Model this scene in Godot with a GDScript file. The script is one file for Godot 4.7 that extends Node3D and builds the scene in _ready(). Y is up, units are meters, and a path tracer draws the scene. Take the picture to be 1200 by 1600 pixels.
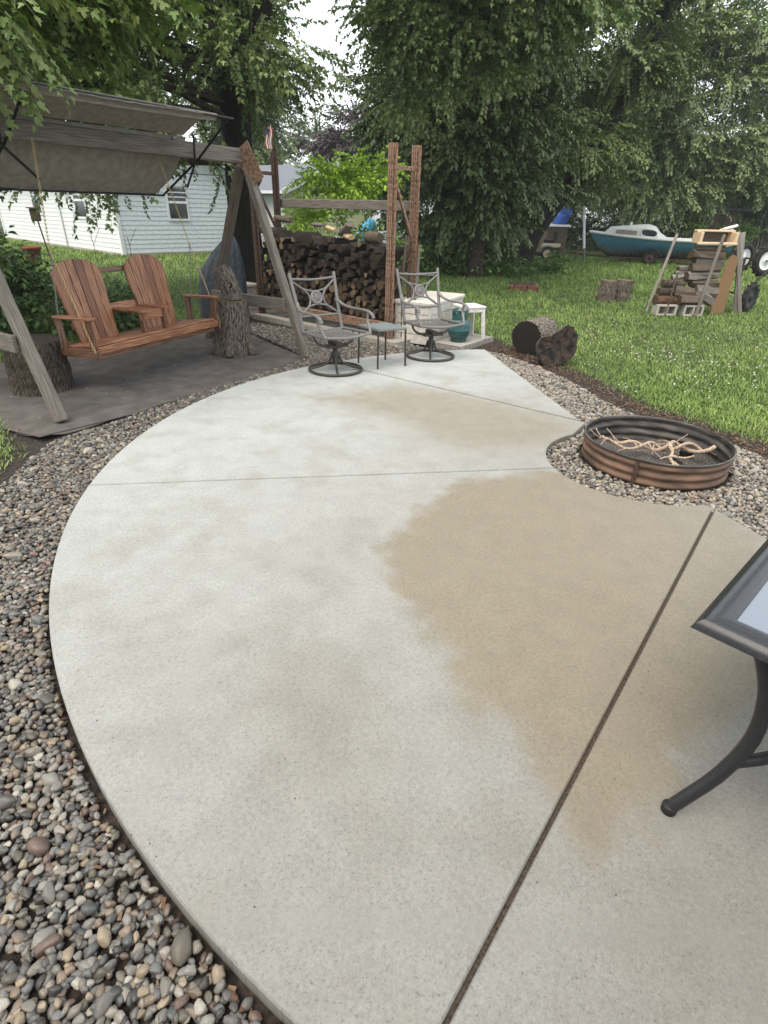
extends Node3D

var rng := RandomNumberGenerator.new()
var used := {}
var M := {}
var V := {}   # shared meshes

# ---------------------------------------------------------------- mesh building
class MB:
	var st := SurfaceTool.new()
	var col := Color.WHITE
	var uo := Vector2.ZERO
	var flat_tube := false
	func _init():
		st.begin(Mesh.PRIMITIVE_TRIANGLES)
	func vert(p: Vector3, uv: Vector2):
		st.set_color(col)
		st.set_uv(uv + uo)
		st.add_vertex(p)
	func tri(a: Vector3, b: Vector3, c: Vector3, ua: Vector2, ub: Vector2, uc: Vector2, out: Vector3):
		vert(a, ua)
		if (c - a).cross(b - a).dot(out) < 0.0:
			vert(c, uc)
			vert(b, ub)
		else:
			vert(b, ub)
			vert(c, uc)
	func quad(a: Vector3, b: Vector3, c: Vector3, d: Vector3, ua: Vector2, ub: Vector2, uc: Vector2, ud: Vector2, out: Vector3):
		tri(a, b, c, ua, ub, uc, out)
		tri(a, c, d, ua, uc, ud, out)
	func box(size: Vector3, xf := Transform3D.IDENTITY, ch := 0.004):
		st.set_smooth_group(-1)
		var h := size * 0.5
		ch = minf(ch, minf(h.x, minf(h.y, h.z)) * 0.45)
		var L := 0
		if size.y > size.x: L = 1
		if size.z > size[L]: L = 2
		var pt := func(s: Vector3, ax: int) -> Vector3:
			var p := (h - Vector3.ONE * ch) * s
			p[ax] = h[ax] * s[ax]
			return p
		var uvf := func(p: Vector3, ax: int) -> Vector2:
			if ax == L: return Vector2(p[(L + 1) % 3], p[(L + 2) % 3])
			return Vector2(p[L], p[3 - L - ax] + 0.37 * ax)
		for ax in 3:
			var b := (ax + 1) % 3
			var c := (ax + 2) % 3
			for s in [-1.0, 1.0]:
				var q := []
				for k in [[-1.0, -1.0], [1.0, -1.0], [1.0, 1.0], [-1.0, 1.0]]:
					var sg := Vector3.ZERO
					sg[ax] = s
					sg[b] = k[0]
					sg[c] = k[1]
					q.append(pt.call(sg, ax))
				var o := Vector3.ZERO
				o[ax] = s
				quad(xf * q[0], xf * q[1], xf * q[2], xf * q[3], uvf.call(q[0], ax), uvf.call(q[1], ax), uvf.call(q[2], ax), uvf.call(q[3], ax), xf.basis * o)
			# edges parallel to ax
			for sb in [-1.0, 1.0]:
				for sc in [-1.0, 1.0]:
					var s0 := Vector3.ZERO
					s0[b] = sb
					s0[c] = sc
					var s1 := s0
					s0[ax] = -1.0
					s1[ax] = 1.0
					var p0: Vector3 = pt.call(s0, b)
					var p1: Vector3 = pt.call(s1, b)
					var p2: Vector3 = pt.call(s1, c)
					var p3: Vector3 = pt.call(s0, c)
					var o := Vector3.ZERO
					o[b] = sb
					o[c] = sc
					quad(xf * p0, xf * p1, xf * p2, xf * p3, uvf.call(p0, b), uvf.call(p1, b), uvf.call(p2, b), uvf.call(p3, b), xf.basis * o)
		for sx in [-1.0, 1.0]:
			for sy in [-1.0, 1.0]:
				for sz in [-1.0, 1.0]:
					var s := Vector3(sx, sy, sz)
					var a: Vector3 = pt.call(s, 0)
					var b2: Vector3 = pt.call(s, 1)
					var c2: Vector3 = pt.call(s, 2)
					tri(xf * a, xf * b2, xf * c2, uvf.call(a, 0), uvf.call(b2, 0), uvf.call(c2, 0), xf.basis * s)
		st.set_smooth_group(0)
	func bar(a: Vector3, b: Vector3, w: float, h: float, ch := 0.004, up := Vector3.UP):
		var d := b - a
		var z := d.normalized()
		if absf(z.dot(up)) > 0.98: up = Vector3(1, 0, 0.01).normalized()
		var x := up.cross(z).normalized()
		var y := z.cross(x)
		box(Vector3(w, h, d.length()), Transform3D(Basis(x, y, z), (a + b) * 0.5), ch)
	# a swept round tube; amp wobbles its skin, flat squashes it along "side"
	func tube(pts: Array, radii: Array, sides := 8, caps := true, amp := 0.0, noise: FastNoiseLite = null, flat := 1.0, up := Vector3(0.123, 0.95, 0.21)):
		var n := pts.size()
		var rings := []
		var len := 0.0
		var prev := up
		var lens := []
		for i in n:
			var t: Vector3 = (pts[mini(i + 1, n - 1)] - pts[maxi(i - 1, 0)]).normalized()
			if i > 0: len += (pts[i] - pts[i - 1]).length()
			lens.append(len)
			var x := prev - t * prev.dot(t)
			if x.length() < 0.05: x = Vector3(0.9, 0.1, 0.3) - t * Vector3(0.9, 0.1, 0.3).dot(t)
			x = x.normalized()
			prev = x
			var y := t.cross(x)
			var ring := []
			for k in sides + 1:
				var an := TAU * (k % sides) / sides
				var r: float = radii[mini(i, radii.size() - 1)]
				var dir := x * cos(an) * flat + y * sin(an)
				if noise: r *= 1.0 + amp * noise.get_noise_3d(cos(an) * r * 22.0 + uo.x * 31.0, sin(an) * r * 22.0 + uo.y * 31.0, len * 5.0)
				ring.append(pts[i] + dir * r)
			rings.append(ring)
		st.set_smooth_group(-1 if flat_tube else 0)
		for i in n - 1:
			for k in sides:
				var rr: float = radii[mini(i, radii.size() - 1)]
				var cir := rr * TAU
				var mid: Vector3 = (rings[i][k] + rings[i + 1][k + 1]) * 0.5 - (pts[i] + pts[i + 1]) * 0.5
				quad(rings[i][k], rings[i][k + 1], rings[i + 1][k + 1], rings[i + 1][k],
					Vector2(lens[i], cir * k / sides), Vector2(lens[i], cir * (k + 1) / sides), Vector2(lens[i + 1], cir * (k + 1) / sides), Vector2(lens[i + 1], cir * k / sides), mid)
		if caps:
			st.set_smooth_group(-1)
			for e in [0, n - 1]:
				var o: Vector3 = pts[0] - pts[1] if e == 0 else pts[n - 1] - pts[n - 2]
				for k in sides:
					tri(pts[e], rings[e][k], rings[e][k + 1], Vector2(0, 0), Vector2(0.05, 0.1 * k / sides), Vector2(0.05, 0.1 * (k + 1) / sides), o)
			st.set_smooth_group(0)
		return rings
	# a cut end: rings texture runs along v
	func disc(ring: Array, mid: Vector3, out: Vector3):
		st.set_smooth_group(-1)
		var n := ring.size() - 1
		for k in n:
			var m0: Vector3 = mid.lerp(ring[k], 0.5)
			var m1: Vector3 = mid.lerp(ring[k + 1], 0.5)
			var u0 := float(k) / n
			var u1 := float(k + 1) / n
			tri(mid, m0, m1, Vector2(u0, 0), Vector2(u0, 0.5), Vector2(u1, 0.5), out)
			quad(m0, ring[k], ring[k + 1], m1, Vector2(u0, 0.5), Vector2(u0, 1), Vector2(u1, 1), Vector2(u1, 0.5), out)
		st.set_smooth_group(0)
	func lathe(prof: Array, segs := 24, xf := Transform3D.IDENTITY, a0 := 0.0, a1 := TAU, inward := false):
		st.set_smooth_group(0)
		for i in prof.size() - 1:
			var p: Vector2 = prof[i]
			var q: Vector2 = prof[i + 1]
			var nr := Vector2(q.y - p.y, p.x - q.x)
			if nr.length() < 1e-6: continue
			for k in segs:
				var t0 := a0 + (a1 - a0) * k / segs
				var t1 := a0 + (a1 - a0) * (k + 1) / segs
				if k == segs - 1 and a1 - a0 > 6.28: t1 = a0
				var c0 := Vector3(cos(t0), 0, sin(t0))
				var c1 := Vector3(cos(t1), 0, sin(t1))
				var o := (c0 + c1).normalized() * nr.x + Vector3(0, nr.y, 0)
				if inward: o = -o
				var a := c0 * p.x + Vector3(0, p.y, 0)
				var b := c1 * p.x + Vector3(0, p.y, 0)
				var c := c1 * q.x + Vector3(0, q.y, 0)
				var d := c0 * q.x + Vector3(0, q.y, 0)
				var u0 := p.x * TAU * k / segs
				var u1 := p.x * TAU * (k + 1) / segs
				quad(xf * a, xf * b, xf * c, xf * d, Vector2(u0, p.y), Vector2(u1, p.y), Vector2(u1, q.y), Vector2(u0, q.y), xf.basis * o)
	# flat polygon (x, z) at height y
	func poly(pts: PackedVector2Array, y: float, out := Vector3.UP):
		st.set_smooth_group(-1)
		var ix := Geometry2D.triangulate_polygon(pts)
		for k in range(0, ix.size(), 3):
			var a := pts[ix[k]]
			var b := pts[ix[k + 1]]
			var c := pts[ix[k + 2]]
			tri(Vector3(a.x, y, a.y), Vector3(b.x, y, b.y), Vector3(c.x, y, c.y), a, b, c, out)
		st.set_smooth_group(0)
	func skirt(top: PackedVector2Array, yt: float, bot: PackedVector2Array, yb: float):
		st.set_smooth_group(-1)
		var n := top.size()
		var mid := Vector2.ZERO
		for p in top: mid += p / n
		var area := 0.0
		for k in n: area += top[k].cross(top[(k + 1) % n])
		for k in n:
			var j := (k + 1) % n
			var e := (top[j] - top[k]).normalized()
			var o := Vector2(e.y, -e.x) * signf(area)
			var a := Vector3(top[k].x, yt, top[k].y)
			var b := Vector3(top[j].x, yt, top[j].y)
			var c := Vector3(bot[j].x, yb, bot[j].y)
			var d := Vector3(bot[k].x, yb, bot[k].y)
			quad(a, b, c, d, top[k], top[j], bot[j], bot[k], Vector3(o.x, 0.3, o.y))
		st.set_smooth_group(0)
	func st_commit_into(m: ArrayMesh) -> ArrayMesh:
		st.generate_normals()
		return st.commit(m)
	func done() -> ArrayMesh:
		st.generate_normals()
		return st.commit()

# ---------------------------------------------------------------- nodes
func numbered(p: Node, n: String) -> String:
	var key := str(p.get_instance_id()) + n
	if not used.has(key):
		used[key] = 0
		return n
	used[key] += 1
	return "%s_%03d" % [n, used[key]]

func tag(o: Node, label: String, cat: String, group := "", kind := "") -> Node:
	if label: o.set_meta("label", label)
	if cat: o.set_meta("category", cat)
	if group: o.set_meta("group", group)
	if kind: o.set_meta("kind", kind)
	return o

func thing(called: String, label: String, cat: String, at := Vector3.ZERO, yaw := 0.0, group := "") -> Node3D:
	var o := Node3D.new()
	o.name = numbered(self, called)
	add_child(o, true)
	o.position = at
	o.rotation.y = yaw
	tag(o, label, cat, group)
	return o

func part(p: Node, called: String, mesh: Mesh, m: Material, xf := Transform3D.IDENTITY) -> MeshInstance3D:
	var o := MeshInstance3D.new()
	o.name = numbered(p, called)
	o.mesh = mesh
	o.material_override = m
	o.transform = xf
	p.add_child(o, true)
	return o

func structure(called: String, mesh: Mesh, m: Material, p: Node = null) -> MeshInstance3D:
	var o := part(p if p else self, called, mesh, m)
	o.set_meta("kind", "structure")
	return o

func scatter(p: Node, called: String, mesh: Mesh, m: Material, xfs: Array, cols: Array) -> MultiMeshInstance3D:
	var mm := MultiMesh.new()
	mm.transform_format = MultiMesh.TRANSFORM_3D
	mm.use_colors = true
	mm.mesh = mesh
	mm.instance_count = xfs.size()
	for i in xfs.size():
		mm.set_instance_transform(i, xfs[i])
		mm.set_instance_color(i, cols[i])
	var o := MultiMeshInstance3D.new()
	o.name = numbered(p, called)
	o.multimesh = mm
	o.material_override = m
	p.add_child(o, true)
	return o

func rbar(p: Node, called: String, m: Material, a: Vector3, b: Vector3, w: float, h: float, ch := 0.004, up := Vector3.UP) -> MeshInstance3D:
	var g := mb()
	g.bar(a, b, w, h, ch, up)
	return part(p, called, g.done(), m)

func rbox(p: Node, called: String, m: Material, at: Vector3, size: Vector3, yaw := 0.0, ch := 0.004, tilt := Vector3.ZERO) -> MeshInstance3D:
	var g := mb()
	g.box(size, Transform3D(Basis.from_euler(tilt + Vector3(0, yaw, 0)), at), ch)
	return part(p, called, g.done(), m)

func rtube(p: Node, called: String, m: Material, pts: Array, radii: Array, sides := 8, caps := true) -> MeshInstance3D:
	var g := mb()
	g.tube(pts, radii, sides, caps)
	return part(p, called, g.done(), m)

func mb() -> MB:
	var g := MB.new()
	g.uo = Vector2(rng.randf() * 9.0, rng.randf() * 9.0)
	return g

func rnd(a: float, b: float) -> float:
	return rng.randf_range(a, b)

func curve(p: Array, n: int) -> Array:   # Catmull-Rom through p
	var c := Curve3D.new()
	for i in p.size():
		var t: Vector3 = (p[mini(i + 1, p.size() - 1)] - p[maxi(i - 1, 0)]) / 6.0
		c.add_point(p[i], -t, t)
	var out := []
	var segs := p.size() - 1
	for i in n + 1:
		var f := float(i) / n * segs
		var k := mini(int(f), segs - 1)
		out.append(c.sample(k, f - k))
	return out

# ---------------------------------------------------------------- materials
func hex(s: String) -> Color:
	return Color.html(s)

func nz(freq: float, sd: int, type := FastNoiseLite.TYPE_SIMPLEX_SMOOTH, oct := 4) -> FastNoiseLite:
	var n := FastNoiseLite.new()
	n.noise_type = type
	n.seed = sd
	n.frequency = freq
	n.fractal_octaves = oct
	return n

func ntex(freq: float, sd: int, cols: Array, offs: Array = [], size := 512, type := FastNoiseLite.TYPE_SIMPLEX_SMOOTH, oct := 4) -> NoiseTexture2D:
	var t := NoiseTexture2D.new()
	t.width = size
	t.height = size
	t.seamless = true
	t.noise = nz(freq, sd, type, oct)
	if cols.size():
		var g := Gradient.new()
		var of := PackedFloat32Array()
		var cs := PackedColorArray()
		for i in cols.size():
			of.append(offs[i] if offs.size() else 0.15 + 0.7 * i / maxf(cols.size() - 1, 1))
			cs.append(cols[i] if cols[i] is Color else Color.html(cols[i]))
		g.offsets = of
		g.colors = cs
		t.color_ramp = g
	return t

func mat(called: String, tex: Texture2D, uvs: Vector3, rough := 0.8, bump: Texture2D = null, bscale := 0.1, tint := Color.WHITE, metal := 0.0, vc := false, tri := false) -> StandardMaterial3D:
	var m := StandardMaterial3D.new()
	m.resource_name = called
	m.albedo_color = tint
	if tex: m.albedo_texture = tex
	m.uv1_scale = uvs
	m.roughness = rough
	m.metallic = metal
	if bump:
		m.heightmap_enabled = true
		m.heightmap_texture = bump
		m.heightmap_scale = bscale
	m.vertex_color_use_as_albedo = vc
	m.uv1_triplanar = tri
	M[called] = m
	return m

func plain(called: String, c: String, rough := 0.6, metal := 0.0) -> StandardMaterial3D:
	return mat(called, null, Vector3.ONE, rough, null, 0.0, hex(c), metal)

func tinted(base: String, called: String, c: Color) -> StandardMaterial3D:
	var m: StandardMaterial3D = M[base].duplicate()
	m.resource_name = called
	m.albedo_color = c
	M[called] = m
	return m

func materials():
	var speck := ntex(0.06, 11, [], [], 512)
	var grain := ntex(0.03, 12, [], [], 512)
	var fine := ntex(0.25, 13, [], [], 512, FastNoiseLite.TYPE_SIMPLEX, 2)
	V.speck = speck
	V.grain = grain
	V.fine = fine
	# wood: u runs along the grain
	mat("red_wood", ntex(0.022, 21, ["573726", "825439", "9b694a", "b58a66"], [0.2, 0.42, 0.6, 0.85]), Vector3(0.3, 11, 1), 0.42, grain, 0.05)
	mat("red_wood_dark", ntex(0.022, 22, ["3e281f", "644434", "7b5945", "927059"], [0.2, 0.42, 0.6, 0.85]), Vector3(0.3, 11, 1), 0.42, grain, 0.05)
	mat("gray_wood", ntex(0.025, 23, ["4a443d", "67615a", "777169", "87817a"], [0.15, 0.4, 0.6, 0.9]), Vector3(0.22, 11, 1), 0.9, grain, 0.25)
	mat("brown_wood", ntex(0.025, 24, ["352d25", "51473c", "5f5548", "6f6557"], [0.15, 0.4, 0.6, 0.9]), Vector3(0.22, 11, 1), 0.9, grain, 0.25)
	mat("pale_wood", ntex(0.025, 25, ["8d7a5e", "b89f7b", "cdb693"], [0.25, 0.5, 0.75]), Vector3(0.6, 5, 1), 0.85, grain, 0.1)
	var barkn := ntex(0.05, 26, [], [], 512, FastNoiseLite.TYPE_CELLULAR, 3)
	V.barkn = barkn
	mat("bark", ntex(0.022, 27, ["16120f", "3a322a", "51473d", "63594e"], [0.25, 0.45, 0.65, 0.9]), Vector3(0.9, 5, 1), 0.95, grain, 0.8)
	mat("bark_gray", ntex(0.022, 28, ["241f1b", "5a5249", "776d63", "8c8378"], [0.25, 0.42, 0.62, 0.9]), Vector3(0.8, 5, 1), 0.95, grain, 0.7)
	mat("twig", ntex(0.05, 29, ["2a221c", "4c4038"]), Vector3(3, 6, 1), 0.95)
	var ringimg := Image.create(64, 256, false, Image.FORMAT_RGB8)
	var rn := nz(0.11, 5)
	for y in 256:
		for x in 64:
			var v := rn.get_noise_2d(y + 3.0 * sin(x * TAU / 64.0), 3.0 + 6.0 * cos(x * TAU / 64.0)) * 0.5 + 0.5
			var e := clampf((y - 225) / 20.0, 0.0, 1.0)
			var crack := 1.0 - 0.5 * clampf(1.0 - absf(fposmod(x, 21.0) - 10.0) * 0.7, 0, 1) * clampf(y / 160.0, 0, 1)
			ringimg.set_pixel(x, y, hex("8a7458").lerp(hex("b8a384"), v).lerp(hex("5b4b3b"), e) * crack)
	V.rings = ImageTexture.create_from_image(ringimg)
	mat("log_end", V.rings, Vector3.ONE, 0.9, null, 0.0, hex("b9b0a4"))
	tinted("log_end", "log_end_pale", hex("e6dccd"))
	tinted("log_end", "log_end_dark", hex("4b443d"))
	tinted("log_end", "log_end_mid", hex("7f776d"))
	mat("wood_side", ntex(0.03, 34, ["15120f", "2c2620", "40382f"], [0.25, 0.5, 0.8]), Vector3(1.5, 8, 1), 0.95, grain, 0.3)
	tinted("gray_wood", "gray_pale", Color(1.25, 1.26, 1.28))
	tinted("bark", "bark_dark", hex("6f6a65"))
	tinted("bark", "bark_red", Color(1.3, 1.12, 1.02))
	mat("log_end_burnt", ntex(0.04, 31, ["0c0b0b", "1d1815", "36261a"], [0.3, 0.6, 0.8]), Vector3(2, 2, 1), 0.95, speck, 0.6)
	mat("pale_stick", ntex(0.04, 32, ["7a6a5c", "aa9684", "c2b09c"], [0.25, 0.5, 0.75]), Vector3(2, 8, 1), 0.9, grain, 0.2)
	mat("log_face", ntex(0.012, 33, ["15110f", "2b241f", "3d342d", "342c26", "634a35"], [0.2, 0.4, 0.55, 0.72, 0.9]), Vector3(1.1, 1.1, 1), 0.95, grain, 0.8)
	# metals
	mat("rust", ntex(0.03, 41, ["594639", "7b6150", "917460", "a38874"], [0.2, 0.42, 0.62, 0.85]), Vector3(1.2, 2, 1), 0.85, fine, 0.03)
	mat("rust_dark", ntex(0.03, 42, ["2a1f1a", "47342c", "5b463b"], [0.25, 0.5, 0.75]), Vector3(2.2, 3, 1), 0.85, fine, 0.03)
	mat("rust_red", ntex(0.03, 43, ["7c2f28", "94483a"], [0.3, 0.7]), Vector3(2.2, 3, 1), 0.8, fine, 0.03)
	mat("ring_rust", ntex(0.012, 44, ["463a32", "5f4b3d", "6f5746", "7e6450"], [0.15, 0.4, 0.62, 0.9]), Vector3(0.5, 1.6, 1), 0.7, fine, 0.015)
	mat("ring_soot", ntex(0.012, 45, ["2b2a29", "454240", "5f5a55"], [0.25, 0.5, 0.8]), Vector3(0.5, 1.6, 1), 0.7, fine, 0.015)
	mat("chair_metal", ntex(0.05, 46, ["6b6967", "7d7b79"], [0.3, 0.7]), Vector3(3, 3, 1), 0.5, fine, 0.015, Color.WHITE, 0.25)
	mat("chair_dark", ntex(0.05, 47, ["383633", "47443f"], [0.3, 0.7]), Vector3(3, 3, 1), 0.5, fine, 0.015, Color.WHITE, 0.25)
	mat("table_metal", ntex(0.07, 48, ["2c2d30", "36373a"], [0.3, 0.7]), Vector3(3, 3, 1), 0.34, fine, 0.012, Color.WHITE, 0.35)
	plain("galv", "8d8f8f", 0.5, 0.6)
	plain("chain_gold", "c2ae7c", 0.4, 0.5)
	plain("black_rod", "1f1f20", 0.5, 0.3)
	plain("black_plastic", "161617", 0.6)
	mat("rubber", fine_tint("1a1a1a", "2b2a29"), Vector3(4, 4, 1), 0.9)
	# glass
	var g := plain("table_glass", "6f7885", 0.22)
	g.roughness = 0.28
	var g2 := plain("side_glass", "8f9fa0", 0.1)
	g2.transparency = BaseMaterial3D.TRANSPARENCY_ALPHA
	g2.albedo_color.a = 0.55
	g2.roughness = 0.3
	plain("window_glass", "23282c", 0.08, 0.0)
	# plastics, paint
	mat("white_plastic", fine_tint("c9c7c2", "dddbd6"), Vector3(2, 2, 1), 0.5)
	mat("box_plastic", fine_tint("bdb8b0", "cfcbc3"), Vector3(2, 2, 1), 0.6)
	mat("taupe_plastic", fine_tint("8a8176", "9a9186"), Vector3(2, 2, 1), 0.7)
	mat("teal", ntex(0.03, 51, ["1d4345", "2a5657", "356262"], [0.25, 0.5, 0.75]), Vector3(3, 3, 1), 0.4)
	mat("fabric", ntex(0.02, 52, ["847f76", "8c877e", "948f86"], [0.25, 0.5, 0.75]), Vector3(1, 1, 1), 0.95, fine, 0.04)
	M.fabric.backlight_enabled = true
	M.fabric.backlight = hex("4a4439")
	mat("tarp", ntex(0.02, 53, ["262d34", "30383f", "3c444c"], [0.25, 0.5, 0.75]), Vector3(1, 1, 1), 0.6, grain, 0.3)
	mat("siding", ntex(0.02, 54, ["c6ced6", "d3dbe2", "dce3e9"], [0.2, 0.5, 0.8]), Vector3(0.4, 2, 1), 0.6)
	mat("siding_pale", ntex(0.02, 55, ["cdd1d0", "dcdfdd"], [0.2, 0.8]), Vector3(0.4, 2, 1), 0.6)
	mat("siding_yellow", ntex(0.02, 56, ["b9bd8d", "c8cb9f"], [0.2, 0.8]), Vector3(0.4, 2, 1), 0.6)
	mat("white_trim", fine_tint("d5d8da", "e3e5e6"), Vector3(2, 2, 1), 0.6)
	mat("shingle", ntex(0.09, 57, ["4f545c", "6b7079", "7c8189"], [0.25, 0.5, 0.75]), Vector3(1.2, 1.2, 1), 0.95)
	mat("hull_blue", ntex(0.02, 58, ["3a6c82", "457b92", "538a9f"], [0.25, 0.5, 0.75]), Vector3(0.8, 2.5, 1), 0.45)
	mat("hull_white", ntex(0.02, 59, ["bfc3c0", "d4d7d4"], [0.25, 0.75]), Vector3(0.8, 2.5, 1), 0.5)
	mat("hull_bottom", ntex(0.02, 64, ["3f4a4a", "6d7672", "8a8f88"], [0.2, 0.5, 0.8]), Vector3(0.8, 2.5, 1), 0.8)
	plain("cream_paint", "b9b396", 0.5)
	mat("board", ntex(0.12, 60, ["6e5238", "866646", "97764f"], [0.25, 0.5, 0.75]), Vector3(2, 2, 1), 0.9, fine, 0.05)
	mat("cream", ntex(0.03, 61, ["c3a887", "d8c1a2"], [0.25, 0.75]), Vector3(2, 2, 1), 0.6)
	mat("block", ntex(0.1, 62, ["9a968f", "b5b1a9"], [0.25, 0.75]), Vector3(3, 3, 1), 0.95, fine, 0.1)
	mat("brick", ntex(0.1, 63, ["5f3d31", "7d5243"], [0.25, 0.75]), Vector3(3, 3, 1), 0.95, fine, 0.1)
	plain("blue_tarp", "2d55a5", 0.5)
	plain("sky_tarp", "3f9fc9", 0.5)
	plain("white_paint", "d6dadb", 0.35)
	plain("red_paint", "8e2f2a", 0.6)
	plain("flag_red", "a83a40", 0.8)
	plain("flag_blue", "2c3656", 0.8)
	plain("terracotta", "7a4130", 0.9)
	# ground
	mat("soil", ntex(0.05, 71, ["1c1815", "2e2723", "413831"], [0.2, 0.5, 0.85]), Vector3(0.9, 0.9, 1), 1.0, speck, 1.2)
	mat("lawn_soil", ntex(0.03, 72, ["252a15", "39421f", "4b5429"], [0.2, 0.5, 0.8]), Vector3(0.35, 0.35, 1), 1.0, speck, 1.0)
	mat("joint_fill", ntex(0.08, 77, ["2a241f", "463d35", "584e45"]), Vector3(2, 2, 1), 1.0)
	mat("mat", ntex(0.018, 73, ["4b4745", "54504d", "5d5855"], [0.25, 0.5, 0.8]), Vector3(0.42, 0.42, 1), 0.9, fine, 0.06)
	mat("ash", ntex(0.06, 74, ["2c2a27", "5c5752", "8d8882"], [0.25, 0.55, 0.8]), Vector3(2.5, 2.5, 1), 1.0, speck, 1.5)
	mat("slab", ntex(0.06, 75, ["8b8780", "a8a49b"], [0.25, 0.75]), Vector3(1, 1, 1), 0.95, fine, 0.1)
	var p := mat("pebble", ntex(0.05, 76, ["b5b2ad", "e2dfda", "ffffff"], [0.25, 0.5, 0.8]), Vector3(14, 14, 14), 0.48, null, 0.0, Color.WHITE, 0.0, true, true)
	p.uv1_world_triplanar = true
	var lf := mat("leaf", null, Vector3.ONE, 0.5, null, 0.0, Color.WHITE, 0.0, true)
	lf.backlight_enabled = true
	lf.backlight = Color(0.48, 0.58, 0.2)
	var gr := mat("grass", null, Vector3.ONE, 0.65, null, 0.0, Color.WHITE, 0.0, true)
	gr.backlight_enabled = true
	gr.backlight = Color(0.25, 0.34, 0.08)
	mat("tinted", null, Vector3.ONE, 0.85, null, 0.0, Color.WHITE, 0.0, true)

func fine_tint(a: String, b: String) -> NoiseTexture2D:
	return ntex(0.04, a.hash() % 1000, [a, b], [0.25, 0.75], 128)

# ---------------------------------------------------------------- the place
const C0 := Vector2(1.88, -3.78)      # middle of the round patio and of the fire ring notch
const RO := 3.85
const RI := 0.66
var patio_poly := PackedVector2Array()

func ang(p: Vector2) -> float:
	return atan2(p.y - C0.y, p.x - C0.x)

func on_circle(r: float, a: float) -> Vector2:
	return C0 + Vector2(cos(a), sin(a)) * r

# where the ray from p through q meets the circle of radius r round C0
func hit(p: Vector2, q: Vector2, r: float) -> Vector2:
	var d := (q - p).normalized()
	var m := p - C0
	var b := m.dot(d)
	var s := sqrt(maxf(b * b - m.length_squared() + r * r, 0.0))
	return p + d * (-b + s)

func shrink(pts: PackedVector2Array, by: float) -> PackedVector2Array:
	var r := Geometry2D.offset_polygon(pts, -by, Geometry2D.JOIN_MITER)
	return r[0] if r.size() else pts

func camera_and_light():
	var cam := Camera3D.new()
	cam.name = "camera"
	add_child(cam)
	cam.position = Vector3(0, 1.6, 0)
	cam.basis = Basis(Vector3.RIGHT, deg_to_rad(-28.669)) * Basis(Vector3.BACK, deg_to_rad(1.456))
	cam.fov = 85.86
	cam.near = 0.05
	cam.far = 400.0
	cam.current = true
	var sky_m := ProceduralSkyMaterial.new()
	sky_m.sky_top_color = hex("d9e0e8")
	sky_m.sky_horizon_color = hex("eef1f4")
	sky_m.sky_curve = 0.2
	sky_m.sky_energy_multiplier = 1.0
	sky_m.ground_bottom_color = hex("4a4a40")
	sky_m.ground_horizon_color = hex("8d9088")
	sky_m.sun_angle_max = 1.0
	var sky := Sky.new()
	sky.sky_material = sky_m
	var env := Environment.new()
	env.background_mode = Environment.BG_SKY
	env.sky = sky
	env.tonemap_mode = Environment.TONE_MAPPER_LINEAR
	env.tonemap_exposure = 2.55
	env.sdfgi_enabled = true
	env.ssao_enabled = true
	env.ssil_enabled = true
	env.fog_enabled = true
	env.fog_density = 0.0009
	env.fog_light_color = hex("dfe6ea")
	var we := WorldEnvironment.new()
	we.name = "world"
	we.environment = env
	add_child(we)
	var sun := DirectionalLight3D.new()
	sun.name = "sun"
	sun.light_color = hex("fff6ea")
	sun.light_energy = 0.5
	sun.light_angular_distance = 40.0
	sun.shadow_enabled = true
	add_child(sun)
	sun.look_at_from_position(Vector3.ZERO, Vector3(0.3, -1.0, -0.45))

func ground():
	var g := mb()
	g.poly(PackedVector2Array([Vector2(-120, 30), Vector2(120, 30), Vector2(120, -160), Vector2(-120, -160)]), -0.075)
	structure("ground", g.done(), M.lawn_soil)
	g = mb()
	g.poly(PackedVector2Array([Vector2(6, 2.5), Vector2(-4, 2.5), Vector2(-4.2, -1.6), Vector2(-3.3, -3.0), Vector2(-2.9, -3.6), Vector2(-3.5, -4.6), Vector2(-5.2, -5.9),
		Vector2(-3.2, -9.4), Vector2(-2.4, -10.6), Vector2(-0.3, -9.3), Vector2(1.3, -9.4), Vector2(1.85, -8.2), Vector2(2.25, -7.1), Vector2(2.55, -6.0), Vector2(2.85, -5.1), Vector2(3.35, -4.35), Vector2(4.6, -3.2), Vector2(6, -2.6)]), -0.066)
	structure("soil_bed", g.done(), M.soil)

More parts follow.
